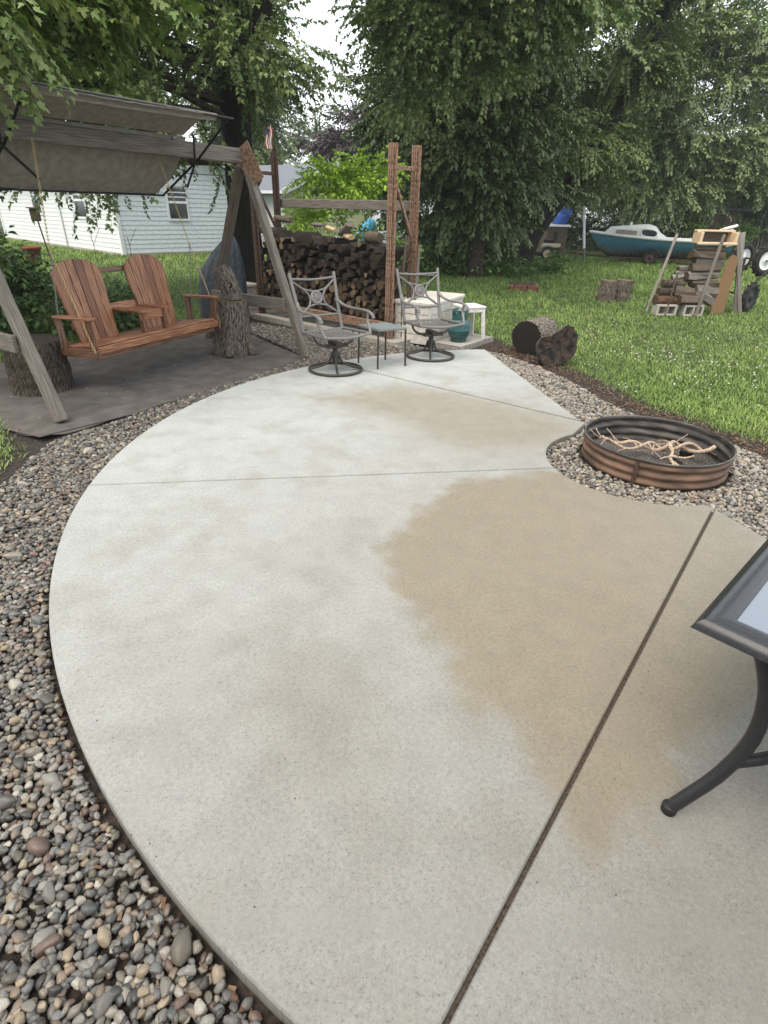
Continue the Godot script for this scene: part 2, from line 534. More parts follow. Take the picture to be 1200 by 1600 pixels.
func patio():
	var j1a := Vector2(-1.959, -3.185); var j1b := Vector2(1.29, -3.672)
	var j2a := Vector2(2.076, -3.078); var j2b := Vector2(0.166, -0.535)
	var j3a := Vector2(1.762, -4.671); var j3b := Vector2(-0.297, -6.298)
	var e0 := Vector2(1.325, -7.586)
	var tip := Vector2(1.768, -4.672)
	var near_tip := Vector2(2.085, -3.085)
	var o := [ang(e0), ang(hit(j3a, j3b, RO)), ang(hit(j1b, j1a, RO)), ang(hit(j2a, j2b, RO)), ang(Vector2(3.05, -0.1))]
	var i := [0.0, deg_to_rad(-118.0), ang(j1b + (j1b - j1a) * 0.01), ang(Vector2(2.05, -3.14)), 0.0]
	# the panels follow one another to the left round the middle: angles fall
	for k in range(1, 5):
		while o[k] > o[k - 1]: o[k] -= TAU
	for k in range(2, 4):
		while i[k] > i[k - 1]: i[k] -= TAU
	var root := Node3D.new()
	root.name = "patio"
	add_child(root, true)
	tag(root, "round pale concrete patio in four panels with damp beige stains", "", "", "structure")
	# stains of the concrete, and its tone with the near shade painted in
	var W := 300; var H := 420
	var x0 := -2.3; var z0 := -8.0; var sx := 7.0; var sz := 9.8
	var st1 := PackedVector2Array([Vector2(0.135, -2.88), Vector2(-0.02, -2.47), Vector2(0.05, -2.18), Vector2(0.2, -1.85), Vector2(0.27, -1.6), Vector2(0.42, -1.38), Vector2(0.55, -1.26), Vector2(0.54, -1.06), Vector2(0.56, -0.97), Vector2(0.62, -0.94), Vector2(0.74, -0.99), Vector2(0.88, -1.08), Vector2(1.0, -1.2), Vector2(1.15, -1.38), Vector2(1.6, -1.6), Vector2(2.2, -2.3), Vector2(2.1, -3.1), Vector2(1.6, -3.35), Vector2(1.25, -3.62), Vector2(0.5, -3.4)])
	var st2 := PackedVector2Array([Vector2(-0.75, -5.2), Vector2(0.1, -5.75), Vector2(1.1, -5.25), Vector2(1.7, -4.6), Vector2(1.3, -4.05), Vector2(0.6, -3.95), Vector2(0.15, -4.5)])
	var st3 := PackedVector2Array([Vector2(-0.55, -1.75), Vector2(-0.3, -1.75), Vector2(-0.12, -1.5), Vector2(-0.05, -1.38), Vector2(-0.15, -1.2), Vector2(-0.28, -1.22), Vector2(-0.45, -1.4)])
	var big := nz(0.9, 81); var mid := nz(5.0, 82)
	var img := Image.create(W, H, false, Image.FORMAT_RGB8)
	var shaded_tone := hex("8b8983"); var beige := hex("877e6c"); var pale := hex("afb3b1"); var moss := hex("827e73")
	for y in H:
		for x in W:
			var p := Vector2(x0 + sx * x / W, z0 + sz * y / H)
			var q := p + Vector2(mid.get_noise_2d(p.x, p.y), mid.get_noise_2d(p.x + 40, p.y)) * 0.10
			var c := shaded_tone.lerp(pale, clampf(0.5 - (p.x - 0.2) * 0.2 - (p.y + 3.0) * 0.17 + big.get_noise_2d(p.x * 2, p.y * 2) * 0.16, 0, 1))  # shade put into the base colour: darker near and right, paler far left
			c = c.lerp(moss, clampf(mid.get_noise_2d(p.x * 0.5 + 9, p.y * 0.5) * 0.4, 0, 0.2))
			for k in 3:
				var s: PackedVector2Array = [st1, st2, st3][k]
				if p.x < -1.0 and k != 1: continue
				var d := 9.0
				for e in s.size():
					var a := s[e]; var b := s[(e + 1) % s.size()]
					d = minf(d, q.distance_squared_to(Geometry2D.get_closest_point_to_segment(q, a, b)))
				d = sqrt(d) * (-1.0 if Geometry2D.is_point_in_polygon(q, s) else 1.0)
				var soft: float = [0.085, 0.3, 0.24][k]
				var f = smoothstep(soft, -soft, d) * [0.85, 0.6, 0.5][k]
				var bc := beige if k < 2 else moss
				if k == 0:
					bc = beige.lerp(hex("858175"), clampf((p.x - 1.1) * 0.9, 0, 0.8))
				c = c.lerp(bc, f)
			img.set_pixel(x, y, c)
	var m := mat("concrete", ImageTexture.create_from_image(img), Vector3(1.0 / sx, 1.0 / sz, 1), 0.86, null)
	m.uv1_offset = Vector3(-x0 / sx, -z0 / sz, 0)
	m.detail_enabled = true
	m.detail_blend_mode = BaseMaterial3D.BLEND_MODE_MUL
	m.detail_uv_layer = BaseMaterial3D.DETAIL_UV_2
	m.uv2_scale = Vector3(0.62, 0.62, 1)
	# grit, pores and faint cloudiness of trowelled concrete
	var cl := nz(0.008, 84, FastNoiseLite.TYPE_SIMPLEX_SMOOTH, 5).get_seamless_image(1024, 1024)
	var md := nz(0.06, 85, FastNoiseLite.TYPE_SIMPLEX, 3).get_seamless_image(1024, 1024)
	var gt := nz(0.45, 86, FastNoiseLite.TYPE_VALUE, 2).get_seamless_image(1024, 1024)
	for im in [cl, md, gt]: im.convert(Image.FORMAT_L8)
	var c8: PackedByteArray = cl.get_data(); var m8: PackedByteArray = md.get_data(); var g8: PackedByteArray = gt.get_data()
	for k in c8.size():
		var v := 232.0 + (c8[k] - 128) * 0.05 + (m8[k] - 128) * 0.07 + (g8[k] - 128) * 0.16
		if g8[k] < 42 and m8[k] < 150: v -= 55.0
		c8[k] = clampi(int(v), 0, 255)
	m.detail_albedo = ImageTexture.create_from_image(Image.create_from_data(1024, 1024, false, Image.FORMAT_L8, c8))
	for k in 4:
		var pts := PackedVector2Array()
		for n in 33: pts.append(on_circle(RO, lerpf(o[k], o[k + 1], n / 32.0)))
		if k == 3: pts.append_array(PackedVector2Array([Vector2(2.62, -1.55), near_tip]))
		if k == 2: pts.append(j2a)
		if k == 1 or k == 2:
			for n in 17: pts.append(on_circle(RI, lerpf(i[k + 1], i[k], n / 16.0)))
		if k < 2: pts.append(tip)
		var s1 := shrink(pts, 0.007 if k else 0.030)
		var s2 := shrink(pts, 0.0115 if k else 0.037)
		var g := MB.new()
		var top := s2
		g.poly(top, 0.0)
		# rounded arris: two bands
		ring_band(g, s1, s2)
		g.skirt(s1, -0.006, s1, -0.12)
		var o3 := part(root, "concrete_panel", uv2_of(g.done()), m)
	patio_poly = PackedVector2Array()
	for n in 65: patio_poly.append(on_circle(RO, lerpf(o[0], o[4], n / 64.0)))
	patio_poly.append(Vector2(2.62, -1.55))
	patio_poly.append(near_tip)
	for n in 33: patio_poly.append(on_circle(RI, lerpf(i[3], i[1], n / 32.0)))
	patio_poly.append(tip)
	var g2 := mb()
	var under := PackedVector2Array()
	for p in shrink(patio_poly, 0.03): under.append(p)
	g2.poly(under, -0.020)
	part(root, "joint_bed", g2.done(), M.joint_fill)
	patio_litter()

func patio_litter():
	var bit := MB.new()
	bit.box(Vector3(1.0, 0.3, 0.55), Transform3D.IDENTITY, 0.1)
	var xs := []; var cs := []
	for k in 260:
		var a := rnd(0, TAU); var r := RI + (RO - RI) * sqrt(rng.randf())
		var p := on_circle(r if rng.randf() < 0.6 else RO - absf(rng.randfn(0, 0.12)), a)
		if not Geometry2D.is_point_in_polygon(p, patio_poly): continue
		xs.append(Transform3D(Basis.from_euler(Vector3(0, rnd(0, TAU), 0)).scaled(Vector3.ONE * rnd(0.0015, 0.006)), Vector3(p.x, 0.001, p.y)))
		cs.append(hex(["2e2822", "4a3d30", "5d5648", "393a2c"][rng.randi() % 4]).srgb_to_linear())
	tag(scatter(self, "patio_litter", bit.done(), M.tinted, xs, cs), "tiny dark crumbs of soil and leaf lying on the concrete", "litter", "", "stuff")

# a sloped band between two outlines of the same shape, the inner one higher
func ring_band(g: MB, outer: PackedVector2Array, inner: PackedVector2Array):
	g.st.set_smooth_group(-1)
	var n := outer.size()
	for k in n:
		var a := outer[k]; var b := outer[(k + 1) % n]
		var c := near_pt(inner, b); var d := near_pt(inner, a)
		g.quad(Vector3(a.x, -0.006, a.y), Vector3(b.x, -0.006, b.y), Vector3(c.x, 0, c.y), Vector3(d.x, 0, d.y), a, b, c, d, Vector3.UP)
	g.st.set_smooth_group(0)

func near_pt(poly: PackedVector2Array, p: Vector2) -> Vector2:
	var best := poly[0]
	for q in poly:
		if q.distance_squared_to(p) < best.distance_squared_to(p): best = q
	return best

func uv2_of(m: ArrayMesh) -> ArrayMesh:
	var a := m.surface_get_arrays(0)
	a[Mesh.ARRAY_TEX_UV2] = a[Mesh.ARRAY_TEX_UV]
	var r := ArrayMesh.new()
	r.add_surface_from_arrays(Mesh.PRIMITIVE_TRIANGLES, a)
	return r

# ---------------------------------------------------------------- pebbles
func pebble_mesh(sd: int) -> ArrayMesh:
	var g := MB.new()
	var n := nz(0.5, sd)
	var r := RandomNumberGenerator.new()
	r.seed = sd
	var cuts := []
	for k in 8: cuts.append([Vector3(r.randf_range(-1, 1), r.randf_range(-0.7, 0.7), r.randf_range(-1, 1)).normalized(), r.randf_range(0.62, 0.9)])
	var pw := r.randf_range(0.75, 1.0)
	var at := func(i: int, k: int) -> Vector3:
		var th := PI * i / 8.0
		var ph := TAU * (k % 12) / 12.0
		var d := Vector3(sin(th) * cos(ph), cos(th), sin(th) * sin(ph))
		var p := Vector3(signf(d.x) * pow(absf(d.x), pw), signf(d.y) * pow(absf(d.y), pw), signf(d.z) * pow(absf(d.z), pw))
		p *= 1.0 + 0.3 * n.get_noise_3dv(d * 2.0)
		for c in cuts:
			var e: float = p.dot(c[0]) - c[1]
			if e > 0: p -= c[0] * e * 0.9
		return p
	for i in 8:
		for k in 12:
			var a: Vector3 = at.call(i, k); var b: Vector3 = at.call(i, k + 1)
			var c: Vector3 = at.call(i + 1, k + 1); var d: Vector3 = at.call(i + 1, k)
			if i > 0: g.tri(a, b, c, Vector2(k, i), Vector2(k + 1, i), Vector2(k + 1, i + 1), a + b + c)
			if i < 7: g.tri(a, c, d, Vector2(k, i), Vector2(k + 1, i + 1), Vector2(k, i + 1), a + c + d)
	return g.done()

var pebble_cols := ["7d7b78", "646260", "92908b", "a39d93", "87796a", "a89a85", "525355", "626566", "747778", "8d7e70", "76635a", "b5b1a9", "6a655b", "4c4947", "858481", "8b867d", "6f6d6b", "83817d"]

func gravel():
	var bed := Node3D.new()
	bed.name = "gravel_bed"
	add_child(bed, true)
	tag(bed, "grey and tan river pebbles bordering the round patio", "", "", "structure")
	var left := PackedVector2Array([Vector2(0.9, 0.9), Vector2(-2.6, 0.9), Vector2(-3.0, -1.2), Vector2(-2.75, -2.6), Vector2(-2.52, -3.3), Vector2(-2.62, -3.98), Vector2(-1.0, -7.0), Vector2(-2.1, -8.6), Vector2(-2.45, -9.5), Vector2(-0.1, -7.85), Vector2(0.02, -8.2), Vector2(0.5, -7.72), Vector2(1.0, -7.72), Vector2(1.33, -7.6), Vector2(1.0, -6.0), Vector2(0.5, -2.0)])
	var right := PackedVector2Array([Vector2(1.33, -7.6), Vector2(1.55, -7.45), Vector2(1.85, -6.8), Vector2(2.06, -6.2), Vector2(2.24, -5.3), Vector2(2.5, -4.75), Vector2(2.9, -4.3), Vector2(3.1, -3.7), Vector2(3.7, -2.6), Vector2(3.3, -1.2), Vector2(2.4, -1.4), Vector2(1.0, -3.0), Vector2(1.0, -5.0)])
	for k in 9: V["pebble%d" % k] = pebble_mesh(100 + k)
	var pm: StandardMaterial3D = M.pebble
	var lists := [[], [], [], [], [], [], [], [], []]
	var edge := nz(1.3, 91)
	var all := []
	for pass_ in 3:
		var step: float = [0.0235, 0.030, 0.07][pass_]
		var z := -9.6
		while z < 0.75:
			var x := -3.1
			while x < 3.7:
				var p := Vector2(x + rnd(-0.5, 0.5) * step, z + rnd(-0.5, 0.5) * step)
				x += step
				if not (Geometry2D.is_point_in_polygon(p, left) or Geometry2D.is_point_in_polygon(p, right)): continue
				if Geometry2D.is_point_in_polygon(p, patio_poly): continue
				var dr := absf(p.distance_to(C0) - RO)
				if p.distance_to(Vector2(2.05, -3.94)) < 0.545: continue
				# bare soil close to the slab near the viewer, and in odd gaps
				var near_slab := dr < 0.085 and p.y > -2.2 and p.x < 0.5
				if near_slab and rng.randf() < 0.2 - dr * 2.0: continue
				if edge.get_noise_2d(p.x * 1.5, p.y * 1.5) > 0.38 and rng.randf() < 0.3: continue
				var r := rnd(0.010, 0.0165)
				var y := rnd(-0.058, -0.045)
				if pass_ == 1: y = rnd(-0.045, -0.036)
				if pass_ == 2:
					if rng.randf() < 0.5: continue
					r = rnd(0.014, 0.022) if rng.randf() < 0.78 else rnd(0.022, 0.035)
					y = -0.036
				if dr < r and p.x < 1.3: continue
				var sc := Vector3(r * rnd(1.0, 1.5), r * rnd(0.6, 0.85), r * rnd(0.75, 1.0))
				var b := Basis.from_euler(Vector3(rnd(-0.35, 0.35), rnd(0, TAU), rnd(-0.35, 0.35))) * Basis.from_scale(sc)
				var d := Vector3(p.x, y - 1.6, p.y).length()
				var shown := p.y < -0.2 and absf(p.x) < 0.78 * (-p.y * 0.88 + 0.75) + 0.05
				all.append([sc.x / d if shown else 0.0, Transform3D(b, Vector3(p.x, y, p.y)), rng.randi() % 9, (rng.randi() % pebble_cols.size()) if p.x < 1.0 or rng.randf() < 0.5 else [2, 3, 11, 11, 5][rng.randi() % 5], rnd(0.7, 1.05)])
			z += step
	all.sort_custom(func(a, b): return a[0] > b[0])
	var mats := []
	for c in pebble_cols: mats.append(tinted("pebble", "pebble_" + c, hex(c).darkened(0.06)))
	for i in all.size():
		var e: Array = all[i]
		if i < 290:
			part(bed, "pebble", V["pebble%d" % e[2]], mats[e[3]], e[1])
		else:
			lists[e[2]].append(e)
	for k in 9:
		var xs := []; var cs := []
		for e in lists[k]:
			xs.append(e[1])
			cs.append(hex(pebble_cols[e[3]]).srgb_to_linear() * e[4])
		scatter(bed, "gravel", V["pebble%d" % k], pm, xs, cs).set_meta("kind", "stuff")
	# bark chips and bits of dead leaf on the bare soil
	var f := MB.new()
	f.box(Vector3(1.0, 0.16, 0.42), Transform3D.IDENTITY, 0.06)
	var xs2 := []; var cs2 := []
	var chip := ["5c4334", "6d5342", "3d2d24", "655849", "7d6852", "352b23"]
	for i in 5600:
		var p := Vector2.ZERO
		var kind := rng.randf()
		if kind < 0.7:   # strip of soil between the stones and the lawn
			var t := rng.randf()
			var way := [Vector2(1.45, -7.95), Vector2(1.85, -7.4), Vector2(2.2, -6.6), Vector2(2.38, -5.5), Vector2(2.75, -4.75), Vector2(3.25, -4.1), Vector2(4.2, -3.1)]
			var s := t * 6.0
			var a: Vector2 = way[int(s)].lerp(way[mini(int(s) + 1, 6)], s - int(s))
			p = a + Vector2(rng.randfn(0, 0.13), rng.randfn(0, 0.16))
		elif kind < 0.8:
			var a := rnd(PI * 0.62, PI * 1.05)
			p = on_circle(RO + absf(rng.randfn(0, 0.09)) + 0.01, a)
		else:
			p = Vector2(rnd(-2.2, 0.2), rnd(-9.6, -7.2))
			if p.y > -7.2 - 0.35 * (p.x + 2.4) + 0.3: continue
		if Geometry2D.is_point_in_polygon(p, patio_poly): continue
		var s2 := rnd(0.008, 0.028)
		xs2.append(Transform3D(Basis.from_euler(Vector3(rnd(-0.5, 0.5), rnd(0, TAU), rnd(-0.5, 0.5))).scaled(Vector3.ONE * s2), Vector3(p.x, rnd(-0.06, -0.04), p.y)))
		cs2.append(hex(chip[rng.randi() % 6]).srgb_to_linear())
	scatter(bed, "bark_chips", f.done(), M.tinted, xs2, cs2).set_meta("kind", "stuff")

# ---------------------------------------------------------------- lawn
func tuft(blades: int, radius: float, sd: int) -> ArrayMesh:
	var r := RandomNumberGenerator.new()
	r.seed = sd
	var g := MB.new()
	g.st.set_smooth_group(0)
	for i in blades:
		var a := r.randf() * TAU
		var o := Vector3(cos(a), 0, sin(a)) * radius * sqrt(r.randf())
		var h := r.randf_range(0.045, 0.10)
		var w := r.randf_range(0.0022, 0.0042)
		var yaw := r.randf() * TAU
		var side := Vector3(cos(yaw), 0, sin(yaw)) * w
		var lean := Vector3(-sin(yaw), 0, cos(yaw)) * h * r.randf_range(0.15, 0.9)
		var m := o + lean * 0.35 + Vector3(0, h * 0.6, 0)
		var t := o + lean + Vector3(0, h * r.randf_range(0.8, 1.0), 0)
		var v := r.randf_range(0.75, 1.25)
		g.col = Color(v * r.randf_range(0.9, 1.2), v, v * 0.9)
		var n := Vector3(-sin(yaw), 0.6, cos(yaw))
		g.quad(o - side, o + side, m + side * 0.9, m - side * 0.9, Vector2.ZERO, Vector2.ZERO, Vector2.ZERO, Vector2.ZERO, n)
		g.tri(m - side * 0.9, m + side * 0.9, t, Vector2.ZERO, Vector2.ZERO, Vector2.ZERO, n)
	return g.done()

func lawn():
	var right := PackedVector2Array([Vector2(1.62, -8.5), Vector2(1.98, -7.6), Vector2(2.32, -6.6), Vector2(2.55, -5.6), Vector2(2.95, -4.75), Vector2(3.5, -4.1), Vector2(4.9, -3.0), Vector2(9, -2), Vector2(30, -18), Vector2(32, -34), Vector2(-3, -34), Vector2(-2.6, -13), Vector2(0.3, -9.7), Vector2(1.2, -9.3)])
	var left := PackedVector2Array([Vector2(-2.72, -3.7), Vector2(-2.75, -3.2), Vector2(-3.2, -2.0), Vector2(-9, -2), Vector2(-24, -14), Vector2(-20, -34), Vector2(-3, -34), Vector2(-2.6, -13), Vector2(-2.9, -9.6), Vector2(-3.98, -7.1), Vector2(-4.55, -6.45), Vector2(-5.2, -5.7), Vector2(-3.25, -4.38)])
	var mesh := tuft(26, 0.12, 7)
	var patch := nz(0.5, 92); var fine := nz(2.2, 93)
	var xs := []; var cs := []
	var z := -2.0
	while z > -33.0:
		var d := -z
		var step := clampf(d * 0.0155, 0.085, 0.30)
		var sc := clampf(d / 9.0, 0.95, 2.4)
		var x := -22.0
		while x < 26.0:
			var p := Vector2(x + rnd(-0.5, 0.5) * step, z + rnd(-0.5, 0.5) * step)
			x += step
			if absf(p.x - 0.0) > d * 0.95 + 2.5: continue
			var inr := Geometry2D.is_point_in_polygon(p, right)
			if not inr and not Geometry2D.is_point_in_polygon(p, left): continue
			var n := patch.get_noise_2d(p.x, p.y)
			var n2 := fine.get_noise_2d(p.x, p.y)
			if n2 > 0.42 and rng.randf() < 0.5: continue
			if not inr and p.y > -4.5 and rng.randf() < 0.45 + (p.x + 2.7) * 0.5: continue
			var c := Color(0.120, 0.225, 0.042).lerp(Color(0.21, 0.325, 0.075), clampf(0.5 + n * 1.1 + rnd(-0.25, 0.25), 0, 1))
			c = c.lerp(Color(0.27, 0.27, 0.11), clampf(n2 * 0.9 - 0.1, 0, 0.4))
			var hgt := sc * rnd(0.40, 0.72) * (1.0 + 0.25 * n)
			xs.append(Transform3D(Basis(Vector3.UP, rnd(0, TAU)).scaled(Vector3(sc, hgt, sc)), Vector3(p.x, -0.075, p.y)))
			cs.append(c)
		z -= step
	var o := scatter(self, "lawn_grass", mesh, M.grass, xs, cs)
	tag(o, "mown green lawn grass around the patio and out to the trees", "grass", "", "stuff")
	# clover heads
	var f := SphereMesh.new()
	f.radius = 1.0; f.height = 1.7; f.radial_segments = 7; f.rings = 4
	xs = []; cs = []
	for i in 5200:
		var p := Vector2(rnd(2.4, 9.0), rnd(-11.0, -3.5))
		if not Geometry2D.is_point_in_polygon(p, right): continue
		var den := clampf(0.55 + 1.5 * patch.get_noise_2d(p.x * 0.8 + 50, p.y * 0.8), 0, 1) * clampf(1.25 - absf(p.y + 6.5) * 0.24, 0.05, 1)
		if rng.randf() > den * 0.5: continue
		xs.append(Transform3D(Basis.IDENTITY.scaled(Vector3.ONE * rnd(0.006, 0.010)), Vector3(p.x, rnd(-0.005, 0.035), p.y)))
		cs.append(Color(0.62, 0.62, 0.55) * rnd(0.75, 1.05))
	o = scatter(self, "clover_flowers", f, M.tinted, xs, cs)
	tag(o, "small white clover heads dotted over the lawn beyond the fire ring", "clover", "", "stuff")

func mat_pad():
	var pts := PackedVector2Array([Vector2(-2.72, -4.04), Vector2(-2.3, -4.72), Vector2(-1.72, -5.72), Vector2(-1.0, -7.0), Vector2(-1.6, -7.75), Vector2(-2.165, -8.59), Vector2(-2.75, -8.62), Vector2(-3.3, -7.9), Vector2(-3.96, -7.05), Vector2(-4.5, -6.42), Vector2(-5.2, -5.62), Vector2(-4.3, -4.95), Vector2(-3.2, -4.31)])
	var o := thing("ground_mat", "dark brown-grey mat sheet laid under the porch swing", "mat")
	var g := mb()
	# a fine sheet with ripples
	var n := nz(0.9, 94)
	var cell := 0.09
	var z := -8.7
	var hgt := func(p: Vector2) -> float:
		var curl := 0.035 * exp(-p.distance_squared_to(Vector2(-2.72, -4.04)) / 0.02)
		return -0.050 + 0.016 * n.get_noise_2d(p.x, p.y) + 0.008 * n.get_noise_2d(p.x * 4.0 + 7.0, p.y * 2.0) + curl
	for i in 40:
		for k in 55:
			var q := PackedVector2Array([Vector2(-5.3 + k * cell, z + i * 0.118), Vector2(-5.3 + (k + 1) * cell, z + i * 0.118), Vector2(-5.3 + (k + 1) * cell, z + (i + 1) * 0.118), Vector2(-5.3 + k * cell, z + (i + 1) * 0.118)])
			for pc in Geometry2D.intersect_polygons(q, pts):
				for t in range(1, pc.size() - 1):
					var a: Vector2 = pc[0]; var b: Vector2 = pc[t]; var c: Vector2 = pc[t + 1]
					g.tri(Vector3(a.x, hgt.call(a), a.y), Vector3(b.x, hgt.call(b), b.y), Vector3(c.x, hgt.call(c), c.y), a, b, c, Vector3.UP)
	part(o, "sheet", g.done(), M.mat)
	# folded hem along the near edges
	var hem := mb()
	var line := []
	for p in [Vector2(-3.2, -4.31), Vector2(-2.72, -4.04), Vector2(-2.3, -4.72), Vector2(-1.72, -5.72), Vector2(-1.0, -7.0)]:
		line.append(Vector3(p.x, hgt.call(p) - 0.002, p.y))
	hem.tube(line, [0.007], 5)
	part(o, "hem", hem.done(), M.mat)
	# grit and bits of leaf blown onto the mat
	var bit := MB.new()
	bit.box(Vector3(1.0, 0.25, 0.6), Transform3D.IDENTITY, 0.1)
	var xs := []; var cs := []
	for k in 420:
		var p := Vector2(rnd(-5.1, -1.0), rnd(-8.6, -4.0))
		if not Geometry2D.is_point_in_polygon(p, pts): continue
		xs.append(Transform3D(Basis.from_euler(Vector3(0, rnd(0, TAU), 0)).scaled(Vector3.ONE * rnd(0.004, 0.017)), Vector3(p.x, hgt.call(p) + 0.003, p.y)))
		cs.append(hex(["8e8678", "4a4038", "6c5c48", "a9a294", "3c352c", "5c6440"][rng.randi() % 6]).srgb_to_linear())
	tag(scatter(self, "mat_litter", bit.done(), M.tinted, xs, cs), "grit and leaf crumbs scattered on the dark mat under the swing", "litter", "", "stuff")

# ---------------------------------------------------------------- furniture
func v3(x: float, y: float, z: float) -> Vector3:
	return Vector3(x, y, z)

func swivel_chair(called: String, label: String, at: Vector3, yaw: float):
	var o := thing(called, label, "chair", at, yaw, "swivel patio chairs by the small glass table")
	var m: Material = M.chair_metal
	var dk: Material = M.chair_dark
	var ring := []
	for k in 33:
		var a := TAU * k / 32.0
		ring.append(v3(cos(a) * 0.295, 0.018, sin(a) * 0.295))
	rtube(o, "base_ring", dk, ring, [0.016], 8, false)
	for k in 4:
		var a := TAU * k / 4.0 + 0.5
		var d := v3(cos(a), 0, sin(a))
		rtube(o, "base_spoke", dk, curve([d * 0.29 + v3(0, 0.022, 0), d * 0.17 + v3(0, 0.05, 0), d * 0.07 + v3(0, 0.10, 0), d * 0.035 + v3(0, 0.2, 0)], 9), [0.013], 6)
	var g := mb()
	g.lathe([Vector2(0.0, 0.1), Vector2(0.035, 0.1), Vector2(0.04, 0.2), Vector2(0.03, 0.215), Vector2(0.03, 0.26), Vector2(0.0, 0.26)], 14)
	part(o, "pedestal", g.done(), dk)
	g = mb()
	g.box(v3(0.26, 0.02, 0.16), Transform3D(Basis.IDENTITY, v3(0, 0.275, 0)), 0.006)
	g.box(v3(0.07, 0.05, 0.20), Transform3D(Basis.IDENTITY, v3(0, 0.30, 0)), 0.008)
	part(o, "swivel_plate", g.done(), dk)
	for s in [-1.0, 1.0]:
		rtube(o, "rocker_spring", dk, curve([v3(s * 0.10, 0.29, 0.05), v3(s * 0.19, 0.30, 0.03), v3(s * 0.245, 0.34, 0.0), v3(s * 0.26, 0.40, -0.03)], 9), [0.014], 6)
	# seat
	for s in [-1.0, 1.0]:
		rtube(o, "seat_rail", m, curve([v3(s * 0.285, 0.425, 0.28), v3(s * 0.285, 0.415, 0.05), v3(s * 0.27, 0.405, -0.24)], 8), [0.016], 6)
	rtube(o, "seat_rail", m, curve([v3(-0.285, 0.425, 0.27), v3(0, 0.405, 0.295), v3(0.285, 0.425, 0.27)], 8), [0.016], 6)
	rtube(o, "seat_rail", m, [v3(-0.27, 0.405, -0.23), v3(0.27, 0.405, -0.23)], [0.014], 6)
	for k in 8:
		var x := -0.21 + k * 0.06
		g = mb()
		var p := curve([v3(x, 0.412, 0.27), v3(x, 0.398, 0.1), v3(x * 0.98, 0.393, -0.1), v3(x * 0.95, 0.405, -0.235)], 6)
		for e in 6: g.bar(p[e], p[e + 1], 0.034, 0.008, 0.002)
		part(o, "seat_slat", g.done(), m)
	# back
	var zb := func(y: float) -> float: return -0.24 - (y - 0.40) * 0.36
	for s in [-1.0, 1.0]:
		rtube(o, "back_post", m, curve([v3(s * 0.255, 0.36, zb.call(0.37)), v3(s * 0.26, 0.6, zb.call(0.6)), v3(s * 0.275, 0.83, zb.call(0.83)), v3(s * 0.285, 0.985, zb.call(0.975))], 12), [0.019], 8)
	var P := func(x: float, y: float) -> Vector3: return v3(x, y, zb.call(y))
	rtube(o, "back_rail", m, curve([P.call(-0.275, 0.93), P.call(0, 0.915), P.call(0.275, 0.93)], 8), [0.014], 6)
	rtube(o, "back_rail", m, [P.call(-0.255, 0.555), P.call(0.255, 0.555)], [0.013], 6)
	rtube(o, "back_curve", m, curve([P.call(-0.262, 0.905), P.call(-0.15, 0.83), P.call(0, 0.8), P.call(0.15, 0.83), P.call(0.262, 0.905)], 14), [0.011], 6)
	rtube(o, "back_curve", m, curve([P.call(-0.245, 0.565), P.call(-0.14, 0.64), P.call(0, 0.67), P.call(0.14, 0.64), P.call(0.245, 0.565)], 14), [0.011], 6)
	for s in [-1.0, 1.0]:
		rtube(o, "back_curve", m, curve([P.call(s * 0.262, 0.90), P.call(s * 0.13, 0.81), P.call(s * 0.085, 0.735), P.call(s * 0.12, 0.65), P.call(s * 0.245, 0.57)], 14), [0.011], 6)
	g = mb()
	var med := Transform3D(Basis(Vector3.RIGHT, PI / 2 - 0.34), P.call(0, 0.737)) * Transform3D(Basis.from_scale(v3(1, 1, 1.02)), Vector3.ZERO)
	g.lathe([Vector2(0, 0.010), Vector2(0.03, 0.012), Vector2(0.036, 0.007), Vector2(0.05, 0.007), Vector2(0.056, 0.013), Vector2(0.072, 0.013), Vector2(0.078, 0.0), Vector2(0.072, -0.01), Vector2(0, -0.01)], 20, med)
	for k in 8:
		var a := TAU * k / 8.0
		g.tube([med * v3(cos(a) * 0.028, 0.012, sin(a) * 0.028), med * v3(cos(a) * 0.057, 0.011, sin(a) * 0.057)], [0.004], 4)
	part(o, "back_medallion", g.done(), m)
	# arms
	for s in [-1.0, 1.0]:
		g = mb()
		var p := curve([v3(s * 0.265, 0.70, -0.335), v3(s * 0.29, 0.655, -0.26), v3(s * 0.32, 0.635, -0.12), v3(s * 0.33, 0.64, 0.12), v3(s * 0.33, 0.615, 0.235), v3(s * 0.33, 0.575, 0.265)], 14)
		for e in 14: g.bar(p[e], p[e + 1] + (p[e + 1] - p[e]) * 0.05, 0.04, 0.018, 0.006)
		part(o, "armrest", g.done(), m)
		rtube(o, "arm_support", m, curve([v3(s * 0.325, 0.63, 0.18), v3(s * 0.315, 0.55, 0.175), v3(s * 0.30, 0.47, 0.235), v3(s * 0.288, 0.415, 0.27)], 10), [0.017], 6)

